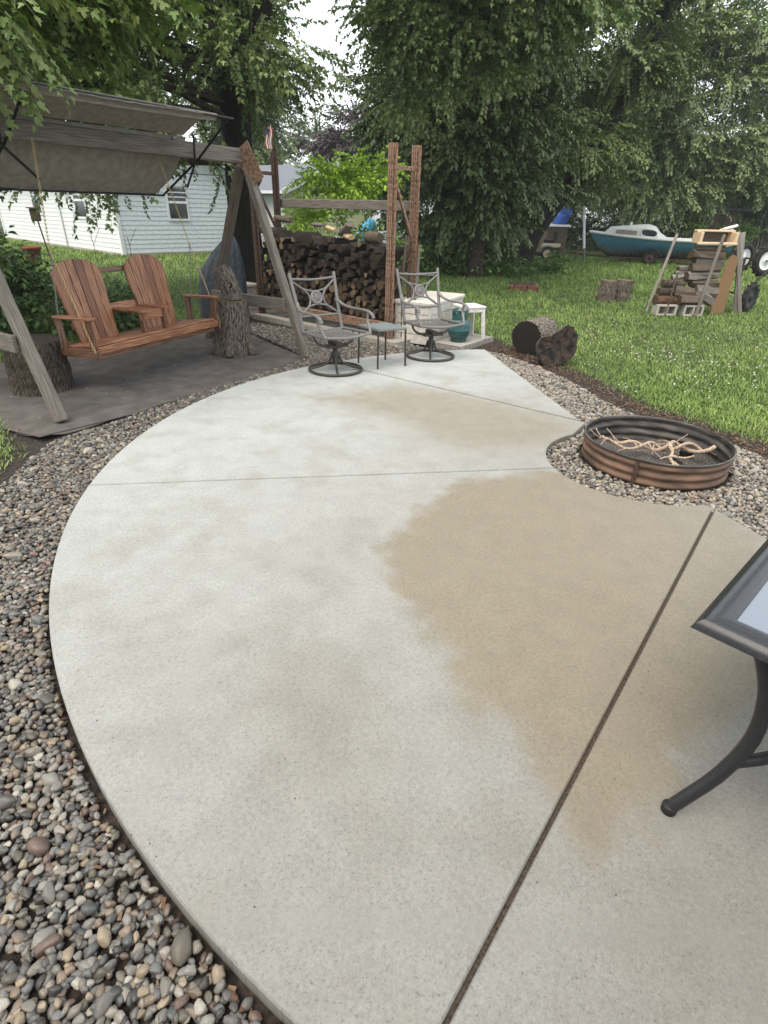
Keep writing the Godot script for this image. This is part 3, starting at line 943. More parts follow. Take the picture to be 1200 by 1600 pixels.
func side_table():
	var c := v3(-0.073, 0, -6.583)
	var o := thing("side_table", "small square glass-topped side table between the two swivel chairs", "table", c, 0.0)
	var lx := [v3(-0.042, 0, 0.238), v3(0.278, 0, 0.056), v3(0.041, 0, -0.238), v3(-0.278, 0, -0.042)]
	for k in 4:
		var d: Vector3 = lx[k].normalized()
		rtube(o, "leg", M.chair_dark, [lx[k] + v3(0, 0.0, 0), lx[k] * 0.96 + v3(0, 0.42, 0)], [0.0115], 8)
	for k in 4:
		rbar(o, "frame_rail", M.chair_metal, lx[k] * 0.99 + v3(0, 0.425, 0), lx[(k + 1) % 4] * 0.99 + v3(0, 0.425, 0), 0.022, 0.02, 0.004)
	var g := mb()
	var q := PackedVector2Array()
	for k in 4: q.append(Vector2(lx[k].x, lx[k].z) * 1.0)
	g.poly(q, 0.442)
	g.poly(q, 0.4365, Vector3.DOWN)
	g.skirt(q, 0.442, q, 0.4365)
	part(o, "glass_top", g.done(), M.side_glass)

func patio_table():
	var H := 0.735
	# near corner at (0.774, -1.077); e1 runs along the left edge, e2 along the near edge
	var e1 := v3(0.719, 0, -0.695); var e2 := v3(0.70, 0, 0.714)
	var c0 := v3(0.772, H, -1.078)
	var L := 1.45; var Wd := 0.95
	var o := thing("patio_table", "dark metal framed patio table with frosted glass top, at the right", "table", v3(0.772, 0, -1.078))
	var off := -v3(0.772, 0, -1.078)
	var cs := [c0, c0 + e1 * L, c0 + e1 * L + e2 * Wd, c0 + e2 * Wd]
	var prof := [Vector2(0.0, -0.030), Vector2(0.004, -0.018), Vector2(0.012, -0.010), Vector2(0.018, -0.004), Vector2(0.028, 0.0), Vector2(0.034, -0.004), Vector2(0.044, 0.002), Vector2(0.062, 0.003), Vector2(0.074, -0.002), Vector2(0.078, -0.012), Vector2(0.078, -0.03), Vector2(0.0, -0.03)]
	for k in 4:
		var a: Vector3 = cs[k] + off; var b: Vector3 = cs[(k + 1) % 4] + off
		var along := (b - a).normalized()
		var inn: Vector3 = ((cs[(k + 2) % 4] + off) - b).normalized()
		var g := mb()
		g.st.set_smooth_group(1)
		for n in prof.size() - 1:
			var p: Vector2 = prof[n]; var q: Vector2 = prof[n + 1]
			if n >= 9: g.st.set_smooth_group(-1)
			var pa := a + inn * p.x + along * p.x + v3(0, p.y, 0); var pb := b + inn * p.x - along * p.x + v3(0, p.y, 0)
			var qa := a + inn * q.x + along * q.x + v3(0, q.y, 0); var qb := b + inn * q.x - along * q.x + v3(0, q.y, 0)
			var out := v3(0, 1, 0) * (q.x - p.x) - inn * (q.y - p.y)
			if n == 10: out = Vector3.DOWN
			g.quad(pa, pb, qb, qa, Vector2(0, p.x), Vector2(L, p.x), Vector2(L, q.x), Vector2(0, q.x), out)
		part(o, "frame_rail", g.done(), M.table_metal)
	var gl := mb()
	var q := PackedVector2Array()
	for k in 4:
		var m: Vector3 = cs[k] + off
		var d1: Vector3 = (cs[(k + 1) % 4] - cs[k]).normalized() * 0.074
		var d2: Vector3 = (cs[(k + 3) % 4] - cs[k]).normalized() * 0.074
		q.append(Vector2((m + d1 + d2).x, (m + d1 + d2).z))
	gl.poly(q, H - 0.006)
	gl.poly(q, H - 0.012, Vector3.DOWN)
	gl.skirt(q, H - 0.006, q, H - 0.012)
	part(o, "glass_top", gl.done(), M.table_glass)
	# curved legs, splayed at the foot
	for s in [[0.0, 0.0, 1, 1], [L, 0.0, -1, 1], [L, Wd, -1, -1], [0.0, Wd, 1, -1]]:
		var base = c0 + off + e1 * s[0] + e2 * s[1] - v3(0, H, 0)
		var d1: Vector3 = e1 * s[2]; var d2: Vector3 = e2 * s[3]
		var at := func(a: float, y: float) -> Vector3: return base + (d1 * 0.72 + d2) * a + v3(0, y, 0)
		var p := curve([at.call(0.105, 0.021), at.call(0.125, 0.07), at.call(0.175, 0.2), at.call(0.205, 0.36), at.call(0.19, 0.52), at.call(0.145, 0.66), at.call(0.12, 0.705)], 22)
		var lg := mb()
		lg.tube(p, [0.019, 0.019, 0.02, 0.02, 0.02, 0.02], 10, true, 0.0, null, 1.0)
		var leg := part(o, "leg", lg.done(), M.table_metal)
		var ft := mb()
		ft.lathe([Vector2(0, 0.0), Vector2(0.021, 0.0), Vector2(0.0225, 0.005), Vector2(0.0225, 0.026), Vector2(0.019, 0.031), Vector2(0, 0.031)], 14, Transform3D(Basis.IDENTITY, at.call(0.103, 0.0)))
		part(leg, "foot", ft.done(), M.black_plastic)
		var br := mb()
		br.tube(curve([at.call(0.19, 0.255), base + d1 * 0.28 + d2 * 0.30 + v3(0, 0.29, 0), base + d1 * (L * 0.5) + d2 * (Wd * 0.5) + v3(0, 0.33, 0)], 8), [0.018], 8)
		part(o, "stretcher", br.done(), M.table_metal)

func fire_ring():
	var o := thing("fire_ring", "rusty corrugated steel fire ring holding ash and twisted sticks", "fire ring", v3(2.05, -0.055, -3.94))
	var prof := []
	var h := 0.192
	for k in 41:
		var t := k / 40.0
		var r := 0.512 + 0.006 * sin(t * TAU * 3.0 - 0.9) + 0.008 * t
		prof.append(Vector2(r, h * t))
	var g := mb()
	g.lathe(prof, 64)
	part(o, "outer_wall", g.done(), M.ring_rust)
	var inn := []
	for p in prof: inn.append(Vector2(p.x - 0.006, p.y))
	g = mb()
	g.lathe(inn, 64, Transform3D.IDENTITY, 0.0, TAU, true)
	part(o, "inner_wall", g.done(), M.ring_soot)
	g = mb()
	var c := []
	for k in 65:
		var a := TAU * k / 64.0
		c.append(v3(cos(a) * 0.521, h, sin(a) * 0.521))
	g.tube(c, [0.008], 8, false)
	part(o, "rolled_rim", g.done(), M.ring_soot)
	# seam of the rolled sheet
	g = mb()
	g.bar(v3(0.527 * cos(2.2), 0.01, 0.527 * sin(2.2)), v3(0.532 * cos(2.2), h - 0.012, 0.532 * sin(2.2)), 0.03, 0.005, 0.001, v3(cos(2.2), 0, sin(2.2)))
	part(o, "seam", g.done(), M.rust_dark)
	# ash and char inside
	var ash := MB.new()
	var n := nz(2.6, 95)
	var hh := func(x: float, z: float) -> float: return 0.035 + 0.035 * n.get_noise_2d(x, z) + 0.03 * n.get_noise_2d(x * 3, z * 3) - 0.12 * (x * x + z * z)
	for i in 31:
		for k in 31:
			var x := -0.51 + i * 0.033; var z := -0.51 + k * 0.033
			if Vector2(x + 0.016, z + 0.016).length() > 0.505: continue
			var a := v3(x, hh.call(x, z), z); var b := v3(x + 0.033, hh.call(x + 0.033, z), z)
			var d := v3(x, hh.call(x, z + 0.033), z + 0.033); var e := v3(x + 0.033, hh.call(x + 0.033, z + 0.033), z + 0.033)
			ash.quad(a, b, e, d, Vector2(x, z), Vector2(x + 0.033, z), Vector2(x + 0.033, z + 0.033), Vector2(x, z + 0.033), Vector3.UP)
	var am := structure("ash_bed", ash.done(), M.ash)
	am.position = o.position
	am.set_meta("kind", "stuff")
	tag(am, "grey wood ash and char in the bottom of the fire ring", "ash")
	# charred lumps
	for k in 4:
		var lump := part(self, "charred_wood", V["pebble%d" % (k % 6)], M.log_end_burnt, Transform3D(Basis.from_euler(v3(rnd(-1, 1), rnd(0, 6), 0)) * Basis.from_scale(v3(rnd(0.05, 0.10), rnd(0.02, 0.035), rnd(0.025, 0.04))), o.position + v3(rnd(-0.22, 0.28), 0.06, rnd(-0.1, 0.22))))
		tag(lump, "charred lump of wood lying in the ash inside the fire ring", "charcoal", "charred lumps in the fire ring")
	# two vines wound round each other and their forks
	var sn := nz(1.0, 96)
	var core := curve([v3(-0.385, 0.137, -0.154), v3(-0.241, 0.122, -0.048), v3(-0.019, 0.127, -0.009), v3(0.154, 0.137, 0.005), v3(0.385, 0.122, 0.029)], 40)
	for s in 2:
		var st := thing("twisted_stick", ["bleached bare stick wound round another, its forked end to the left, over the fire ring", "thicker bleached stick wound round another, its knotted end to the right, over the fire ring"][s], "stick", o.position)
		var p := []; var r := []
		for k in 41:
			var t := k / 40.0
			var a := t * 17.0 + PI * s
			var w := 0.019 * smoothstep(0.0, 0.5, t) + 0.012
			p.append(core[k] + v3(0, sin(a) * w, cos(a) * w) + v3(0.04 * s, 0.0, 0.012 * (1 - 2 * s) * (1.0 - t)))
			r.append(0.009 + 0.005 * t + 0.002 * s)
		var g2 := mb()
		g2.tube(p, r, 8, true, 0.3, sn)
		part(st, "stem", g2.done(), M.pale_stick)
		var fk := mb()
		if s == 0:
			fk.tube(curve([p[7], v3(-0.385, 0.162, -0.096), v3(-0.415, 0.207, -0.154)], 8), [0.008, 0.006, 0.005, 0.004], 6)
			fk.tube(curve([p[5], v3(-0.385, 0.137, -0.174), v3(-0.424, 0.167, -0.250)], 8), [0.007, 0.006, 0.005, 0.003], 6)
			fk.tube(curve([p[11], v3(-0.289, 0.167, -0.115), v3(-0.318, 0.197, -0.193)], 8), [0.006, 0.005, 0.004, 0.003], 6)
		else:
			fk.tube(curve([p[24], v3(0.096, 0.122, 0.087), v3(0.048, 0.102, 0.163), v3(0.063, 0.077, 0.241)], 10), [0.019, 0.018, 0.016, 0.012], 8, true, 0.35, sn)
			fk.tube(curve([v3(0.067, 0.109, 0.135), v3(0.154, 0.107, 0.163), v3(0.202, 0.137, 0.193)], 8), [0.014, 0.012, 0.009], 7, true, 0.3, sn)
			fk.tube(curve([v3(0.067, 0.109, 0.144), v3(0.000, 0.117, 0.183), v3(-0.039, 0.107, 0.193)], 8), [0.012, 0.010, 0.007], 7, true, 0.3, sn)
			fk.tube(curve([v3(0.058, 0.087, 0.212), v3(0.029, 0.072, 0.260)], 4), [0.014, 0.009], 7, true, 0.3, sn)
			fk.tube(curve([v3(0.063, 0.087, 0.212), v3(0.096, 0.072, 0.250)], 4), [0.013, 0.008], 7, true, 0.3, sn)
		for e in 7:
			var q: Vector3 = p[3 + e * 3] if s == 0 else p[16 + e * 3]
			var dr := v3(rnd(-1, 0.2) if s == 0 else rnd(-0.7, 0.9), rnd(-0.25, 0.12), rnd(-0.7, 0.9)).normalized() * rnd(0.10, 0.22)
			fk.tube(curve([q, q + dr * 0.5 + v3(0, rnd(-0.02, 0.03), 0), q + dr], 6), [0.006, 0.0055, 0.005, 0.003], 6, true, 0.3, sn)
		part(st, "fork", fk.done(), M.pale_stick)

func round_log(called: String, label: String, a: Vector3, b: Vector3, ra: float, rb: float, bark: String, ea: String, eb: String, sd: int, group := "", amp := 0.07, sides := 52) -> Node3D:
	var mid := (a + b) * 0.5
	var base := Vector3(mid.x, minf(a.y, b.y), mid.z)
	var o := thing(called, label, "log", base, 0.0, group)
	var g := mb()
	var p := []; var r := []
	for k in 9:
		var t := k / 8.0
		p.append(a.lerp(b, t) - base)
		r.append(lerpf(ra, rb, t))
	var nn := nz(0.9, sd, FastNoiseLite.TYPE_SIMPLEX_SMOOTH, 2)
	nn.fractal_type = FastNoiseLite.FRACTAL_RIDGED
	var rings = g.tube(p, r, sides, false, amp, nn)
	part(o, "bark", g.done(), M[bark])
	for e in 2:
		var d := mb()
		d.uo = Vector2.ZERO
		d.disc(rings[0 if e == 0 else 8], p[0] if e == 0 else p[8], (a - b) if e == 0 else (b - a))
		part(o, "cut_end", d.done(), M[ea if e == 0 else eb])
	return o

func stumps_and_logs():
	var o := round_log("tree_stump", "weathered upright stump at the right end of the porch swing", v3(-2.0, -0.05, -7.22), v3(-1.96, 0.60, -7.2), 0.245, 0.19, "bark_gray", "log_end", "log_end", 7)
	# root flare
	var g := mb()
	for k in 5:
		var a := TAU * k / 5.0 + 0.3
		var d := v3(cos(a), 0, sin(a))
		g.tube(curve([d * 0.19 + v3(0, 0.24, 0), d * 0.225 + v3(0, 0.1, 0), d * 0.27 + v3(0, 0.0, 0)], 5), [0.04, 0.06, 0.05], 7, true, 0.3, nz(0.4, 8))
	part(o, "root_flare", g.done(), M.bark_gray)
	# knotted piece standing on it
	var k2 := thing("knotted_log", "short knotted driftwood log with a dark hole, standing on the right stump", "log", v3(-1.97, 0.605, -7.2))
	g = mb()
	var n := nz(0.25, 9)
	var rg = g.tube([v3(0.03, 0, 0), v3(0.03, 0.05, 0), v3(0.01, 0.13, 0), v3(-0.02, 0.22, 0), v3(-0.05, 0.30, 0.0), v3(-0.08, 0.36, 0.0)], [0.115, 0.11, 0.105, 0.115, 0.11, 0.085], 18, true, 0.35, n)
	g.tube(curve([v3(-0.13, 0.30, 0.02), v3(-0.16, 0.37, 0.03), v3(-0.15, 0.41, 0.03)], 5), [0.04, 0.03, 0.012], 7, true, 0.3, n)
	g.tube(curve([v3(0.01, 0.31, 0.03), v3(0.03, 0.37, 0.03), v3(0.02, 0.40, 0.03)], 5), [0.035, 0.025, 0.01], 7, true, 0.3, n)
	part(k2, "body", g.done(), M.bark_gray)
	g = mb()
	g.lathe([Vector2(0, 0.004), Vector2(0.016, 0.003), Vector2(0.022, 0.012), Vector2(0.032, 0.006), Vector2(0.036, -0.01)], 12, Transform3D(Basis(Quaternion(Vector3.UP, v3(0.32, 0.1, 0.94).normalized())), v3(0.045, 0.17, 0.098)))
	part(k2, "knot_hole", g.done(), M.log_end_burnt)
	g = mb()
	g.tube(curve([v3(-0.10, 0.33, 0.07), v3(-0.07, 0.27, 0.10), v3(-0.06, 0.21, 0.095)], 6), [0.02, 0.032, 0.01], 8, true, 0.3, n)
	part(k2, "bare_patch", g.done(), M.brown_wood)
	o = round_log("tree_stump", "broad dark stump behind the left leg of the swing frame", v3(-3.46, -0.05, -5.42), v3(-3.44, 0.44, -5.42), 0.27, 0.245, "bark", "log_end", "log_end_dark", 12, "", 0.1)
	# two logs by the lawn
	round_log("fire_log", "log lying on its side with its round end burnt black, near the lawn edge", v3(1.83, 0.165, -7.56), v3(2.17, 0.175, -7.98), 0.205, 0.2, "bark_gray", "log_end_burnt", "log_end", 21, "", 0.07)
	var lg := thing("split_log", "big split log with a charred heart-shaped face, beside the burnt log", "log", v3(2.08, -0.055, -6.98))
	g = mb()
	# outline of the face, in a frame that leans back
	var out := [Vector2(-0.02, 0.0), Vector2(0.10, 0.015), Vector2(0.20, 0.09), Vector2(0.25, 0.22), Vector2(0.235, 0.36), Vector2(0.16, 0.47), Vector2(0.10, 0.49), Vector2(0.02, 0.43), Vector2(-0.10, 0.36), Vector2(-0.20, 0.33), Vector2(-0.24, 0.29), Vector2(-0.245, 0.18), Vector2(-0.20, 0.07), Vector2(-0.12, 0.01)]
	var fr := Transform3D(Basis(Vector3.UP, 0.05) * Basis(Vector3.RIGHT, -0.12), Vector3.ZERO)
	var hub := fr * v3(0.0, 0.24, 0.03)
	var nn := nz(0.5, 23)
	var face := mb(); var side := mb()
	var front := []; var back := []
	for k in 29:
		var t := fposmod(k / 28.0 * 14.0, 14.0)
		var p: Vector2 = out[int(t) % 14].lerp(out[(int(t) + 1) % 14], t - int(t))
		p += (p - Vector2(0, 0.24)) * 0.10 * nn.get_noise_2d(sin(t * TAU / 14) * 6.0, cos(t * TAU / 14) * 6.0)
		front.append(fr * v3(p.x, p.y, 0.06 + 0.02 * nn.get_noise_2d(p.x * 20, p.y * 20)))
		back.append(fr * v3(p.x * 0.92 + 0.05, p.y * 0.92, -0.24))
	for k in 28:
		var a: Vector3 = front[k]; var b: Vector3 = front[k + 1]
		var ma := hub.lerp(a, 0.5) + v3(0, 0, 0.025 * nn.get_noise_2d(k * 3.0, 4.0)); var mb_ := hub.lerp(b, 0.5) + v3(0, 0, 0.025 * nn.get_noise_2d((k + 1) % 28 * 3.0, 4.0))
		face.tri(hub, ma, mb_, Vector2(hub.x, hub.y), Vector2(ma.x, ma.y), Vector2(mb_.x, mb_.y), v3(0, 0, 1))
		face.quad(ma, a, b, mb_, Vector2(ma.x, ma.y), Vector2(a.x, a.y), Vector2(b.x, b.y), Vector2(mb_.x, mb_.y), v3(0, 0, 1))
		var c: Vector3 = back[k + 1]; var d: Vector3 = back[k]
		side.quad(a, b, c, d, Vector2(0, k * 0.04), Vector2(0, k * 0.04 + 0.04), Vector2(0.3, k * 0.04 + 0.04), Vector2(0.3, k * 0.04), (a + b) * 0.5 - hub)
		side.tri(fr * v3(0.05, 0.2, -0.24), c, d, Vector2.ZERO, Vector2(0, 0.1), Vector2(0.1, 0.1), v3(0, 0, -1))
	part(lg, "split_face", face.done(), M.log_face)
	part(lg, "bark", side.done(), M.bark_gray)

# ---------------------------------------------------------------- porch swing
func chain_mesh(a: Vector3, b: Vector3, pitch := 0.03) -> ArrayMesh:
	var g := mb()
	var d := b - a
	var n := int(d.length() / pitch)
	var z := d.normalized()
	var x := Vector3.UP.cross(z)
	if x.length() < 0.1: x = Vector3.RIGHT
	x = x.normalized()
	var y := z.cross(x)
	for i in n:
		var c := a + d * ((i + 0.5) / n)
		var s := x if i % 2 == 0 else y
		var pts := []
		for k in 9:
			var an := TAU * k / 8.0
			pts.append(c + z * cos(an) * pitch * 0.62 + s * sin(an) * pitch * 0.3)
		g.tube(pts, [0.0026], 4, false)
	return g.done()

func porch_swing():
	var yaw := atan2(0.922, 0.387)
	var o := thing("porch_swing", "red-brown wooden double porch swing with two fan backs, hung on chains", "porch swing", v3(-2.405, 0, -6.063), yaw)
	var w: Material = M.red_wood; var d: Material = M.red_wood_dark
	var Y := 0.43
	# seat: boards run the length, falling to the back
	for k in 5:
		var z := -0.045 - k * 0.092
		rbox(o, "seat_board", w, v3(0, Y - 0.012 - k * 0.012, z), v3(1.72, 0.022, 0.084), 0, 0.005, v3(-0.12, 0, 0))
	rbox(o, "front_apron", w, v3(0, Y - 0.052, 0.012), v3(1.74, 0.068, 0.026), 0, 0.005)
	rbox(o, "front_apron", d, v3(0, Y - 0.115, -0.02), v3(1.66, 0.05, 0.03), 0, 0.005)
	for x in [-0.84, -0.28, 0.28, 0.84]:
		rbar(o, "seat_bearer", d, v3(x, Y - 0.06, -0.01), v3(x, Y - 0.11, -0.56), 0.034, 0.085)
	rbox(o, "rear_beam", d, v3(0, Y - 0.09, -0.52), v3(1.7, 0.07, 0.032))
	# backs: six boards fanned out, with an arched head
	for s in [-1.0, 1.0]:
		var cx: float = s * 0.44 - 0.03
		var low := v3(cx, Y - 0.06, -0.40)
		# boards in one reclined plane; their heads follow one arch
		var pl := func(x: float, y: float, f: float) -> Vector3: return v3(x, Y - 0.06 + y * 0.98, -0.40 - y * 0.21) + v3(0, 0.21, 0.98) * f
		var arch := func(x: float) -> float: return 0.765 - 0.9 * (x - cx) * (x - cx) - (0.05 * smoothstep(0.2, 0.31, absf(x - cx)))
		for k in 6:
			var b0: float = cx + (k - 3) * 0.078; var b1 := b0 + 0.072
			var t0: float = cx + (k - 3) * 0.097; var t1 := t0 + 0.090
			var g := mb()
			g.st.set_smooth_group(-1)
			var out := PackedVector2Array([Vector2(b0, 0.0), Vector2(b1, 0.0)])
			for e in 5:
				var tx := lerpf(t1, t0, e / 4.0)
				out.append(Vector2(tx, arch.call(tx)))
			var th := 0.011
			var inn := shrink(out, 0.004)
			if inn.size() != out.size(): inn = out
			for sgn in [1.0, -1.0]:
				var ix := Geometry2D.triangulate_polygon(inn)
				for q in range(0, ix.size(), 3):
					var p0 := inn[ix[q]]; var p1 := inn[ix[q + 1]]; var p2 := inn[ix[q + 2]]
					g.tri(pl.call(p0.x, p0.y, th * sgn), pl.call(p1.x, p1.y, th * sgn), pl.call(p2.x, p2.y, th * sgn), Vector2(p0.y, p0.x), Vector2(p1.y, p1.x), Vector2(p2.y, p2.x), v3(0, 0.21, 0.98) * sgn)
			var mid := Vector2(cx + (k - 2.5) * 0.1, 0.4)
			for q in out.size():
				var j := (q + 1) % out.size()
				var p0 := out[q]; var p1 := out[j]
				var i0 := near_pt(inn, p0); var i1 := near_pt(inn, p1)
				var ov := (p0 + p1) * 0.5 - mid
				ov = Vector2(ov.x * 6.0, ov.y) if q != 0 and absf(p0.y - p1.y) > 0.1 else ov
				var o3: Vector3 = pl.call(mid.x + ov.x, mid.y + ov.y, 0.0) - pl.call(mid.x, mid.y, 0.0)
				g.quad(pl.call(p0.x, p0.y, th - 0.004), pl.call(p1.x, p1.y, th - 0.004), pl.call(p1.x, p1.y, 0.004 - th), pl.call(p0.x, p0.y, 0.004 - th), Vector2(p0.y, p0.x), Vector2(p1.y, p1.x), Vector2(p1.y, p1.x + 0.02), Vector2(p0.y, p0.x + 0.02), o3)
				for sgn in [1.0, -1.0]:
					g.quad(pl.call(p0.x, p0.y, (th - 0.004) * sgn), pl.call(p1.x, p1.y, (th - 0.004) * sgn), pl.call(i1.x, i1.y, th * sgn), pl.call(i0.x, i0.y, th * sgn), Vector2(p0.y, p0.x), Vector2(p1.y, p1.x), Vector2(i1.y, i1.x), Vector2(i0.y, i0.x), v3(0, 0.21, 0.98) * sgn + o3 * 0.2)
			part(o, "back_board", g.done(), w if k % 3 else tinted_wood(k + int(s)))
		for yy in [0.16, 0.55]:
			var p := low + v3(0, yy * 0.98, -yy * 0.21 - 0.028)
			rbox(o, "back_rail", d, p, v3(0.47 + yy * 0.12, 0.06, 0.026), 0, 0.004, v3(-0.21, 0, 0))
	# rails and little tray between the backs
	rbox(o, "middle_rail", d, v3(-0.03, 1.0, -0.565), v3(0.40, 0.05, 0.028), 0, 0.004, v3(-0.21, 0, 0))
	rbox(o, "middle_rail", w, v3(-0.03, 0.64, -0.485), v3(0.44, 0.10, 0.026), 0, 0.004, v3(-0.21, 0, 0))
	rbox(o, "tray", w, v3(0, 0.615, -0.33), v3(0.30, 0.022, 0.40), 0, 0.005)
	rbox(o, "tray_front", w, v3(0, 0.585, -0.118), v3(0.36, 0.085, 0.022), 0, 0.005)
	for s in [-1.0, 1.0]:
		rbar(o, "tray_arm", w, v3(s * 0.165, 0.635, -0.46), v3(s * 0.165, 0.635, -0.06), 0.065, 0.022)
		rbar(o, "tray_post", d, v3(s * 0.15, Y - 0.02, -0.12), v3(s * 0.15, 0.622, -0.12), 0.055, 0.028)
	# arms
	for s in [-1.0, 1.0]:
		rbar(o, "armrest", w, v3(s * 0.885, 0.655, -0.44), v3(s * 0.885, 0.665, 0.03), 0.095, 0.024, 0.006)
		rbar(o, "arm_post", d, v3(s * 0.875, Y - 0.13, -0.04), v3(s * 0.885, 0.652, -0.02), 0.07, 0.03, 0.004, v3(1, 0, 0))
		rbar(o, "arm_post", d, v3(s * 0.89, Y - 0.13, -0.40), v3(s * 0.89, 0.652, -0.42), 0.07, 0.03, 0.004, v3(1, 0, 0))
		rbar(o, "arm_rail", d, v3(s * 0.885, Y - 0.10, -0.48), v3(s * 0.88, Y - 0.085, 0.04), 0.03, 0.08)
	# chains: one fall from the beam, parting in two above the arm
	for s in [-1.0, 1.0]:
		var split := v3(s * 0.90, 1.22, -0.28)
		var top := v3(s * 0.80, 2.06, -0.30)
		if s > 0: top.x = 0.62
		part(o, "chain", chain_mesh(top, split), M.chain_gold)
		part(o, "chain", chain_mesh(split, v3(s * 0.915, 0.365, 0.02)), M.chain_gold)
		part(o, "chain", chain_mesh(split, v3(s * 0.915, 0.37, -0.42)), M.galv)

func tinted_wood(k: int) -> Material:
	var key := "red_wood_%d" % (posmod(k, 4))
	if not M.has(key): tinted("red_wood", key, [hex("d8cdc4"), hex("ffffff"), hex("c9b8a8"), hex("e8dccf")][posmod(k, 4)])
	return M[key]

func swing_stand():
	var o := thing("swing_stand", "weathered grey timber A-frame that carries the porch swing", "swing frame", v3(-2.6, 0, -6.2))
	var off := -o.position
	var R := v3(-1.66, 2.11, -7.56) + off      # ends of the beam
	var L := v3(-3.56, 2.13, -4.87) + off
	var u := (R - L).normalized()
	var m: Material = M.gray_wood
	rbar(o, "beam", m, L, R, 0.085, 0.15, 0.012)
	var fr := v3(-1.033, -0.05, -7.02) + off; var rr := v3(-2.55, -0.06, -8.05) + off
	var fl := v3(-2.768, -0.04, -4.459) + off; var rl := v3(-4.35, -0.06, -5.45) + off
	var ar := R - u * 0.10 - v3(0, 0.10, 0); var al := L + u * 0.10 - v3(0, 0.10, 0)
	var n := (fr - rr); n.y = 0; n = n.normalized()
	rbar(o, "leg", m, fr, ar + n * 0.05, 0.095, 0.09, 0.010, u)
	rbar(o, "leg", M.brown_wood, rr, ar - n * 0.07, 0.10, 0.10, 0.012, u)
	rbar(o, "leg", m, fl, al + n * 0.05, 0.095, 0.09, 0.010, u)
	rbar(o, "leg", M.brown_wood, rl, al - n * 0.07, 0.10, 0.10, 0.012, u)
	for e in [[fr, rr, ar], [fl, rl, al]]:
		var a: Vector3 = e[0].lerp(e[2], 0.30); var b: Vector3 = e[1].lerp(e[2], 0.30)
		rbar(o, "crosspiece", m, a.lerp(b, 0.0) - u * 0.075, a.lerp(b, 1.03) - u * 0.075, 0.04, 0.14, 0.006)
	# rusty steel plate folded over each joint
	for e in [[ar, 1.0], [al, -1.0]]:
		var p: Vector3 = e[0]; var s: float = e[1]
		var g := mb()
		var q := PackedVector2Array([Vector2(-0.10, 0.19), Vector2(0.07, 0.19), Vector2(0.22, -0.13), Vector2(0.13, -0.22), Vector2(-0.02, 0.03), Vector2(-0.16, -0.18), Vector2(-0.24, -0.10)])
		var xf := Transform3D(Basis(n, Vector3.UP, n.cross(Vector3.UP)), p + u * 0.056 * s)
		for f in [0.004, -0.004]:
			for ix in [Geometry2D.triangulate_polygon(q)]:
				for t in range(0, ix.size(), 3):
					var a := q[ix[t]]; var b := q[ix[t + 1]]; var c := q[ix[t + 2]]
					g.tri(xf * v3(a.x, a.y, f), xf * v3(b.x, b.y, f), xf * v3(c.x, c.y, f), a, b, c, xf.basis.z * f)
		for t in q.size():
			var a := q[t]; var b := q[(t + 1) % q.size()]
			var ov := Vector2(b.y - a.y, a.x - b.x)
			g.quad(xf * v3(a.x, a.y, 0.004), xf * v3(b.x, b.y, 0.004), xf * v3(b.x, b.y, -0.004), xf * v3(a.x, a.y, -0.004), a, b, b, a, xf.basis * v3(-ov.x, -ov.y, 0))
		var plate := part(o, "joint_plate", g.done(), M.rust)
		# folded cover strip on the front slope
		rbar(o, "joint_strip", M.rust, p + n * 0.05 + v3(0, 0.19, 0) - u * 0.07 * s, p + n * 0.23 + v3(0, -0.16, 0) - u * 0.03 * s, 0.25, 0.006, 0.001, u)
		for b in [[-0.05, 0.12], [0.06, 0.11], [0.14, -0.1], [-0.16, -0.08]]:
			var h := mb()
			h.lathe([Vector2(0.011, 0.0), Vector2(0.011, 0.006), Vector2(0.0, 0.008)], 6, xf * Transform3D(Basis(Vector3.RIGHT, PI / 2 * s), v3(b[0], b[1], 0.005 * s)))
			part(plate, "bolt", h.done(), M.galv)

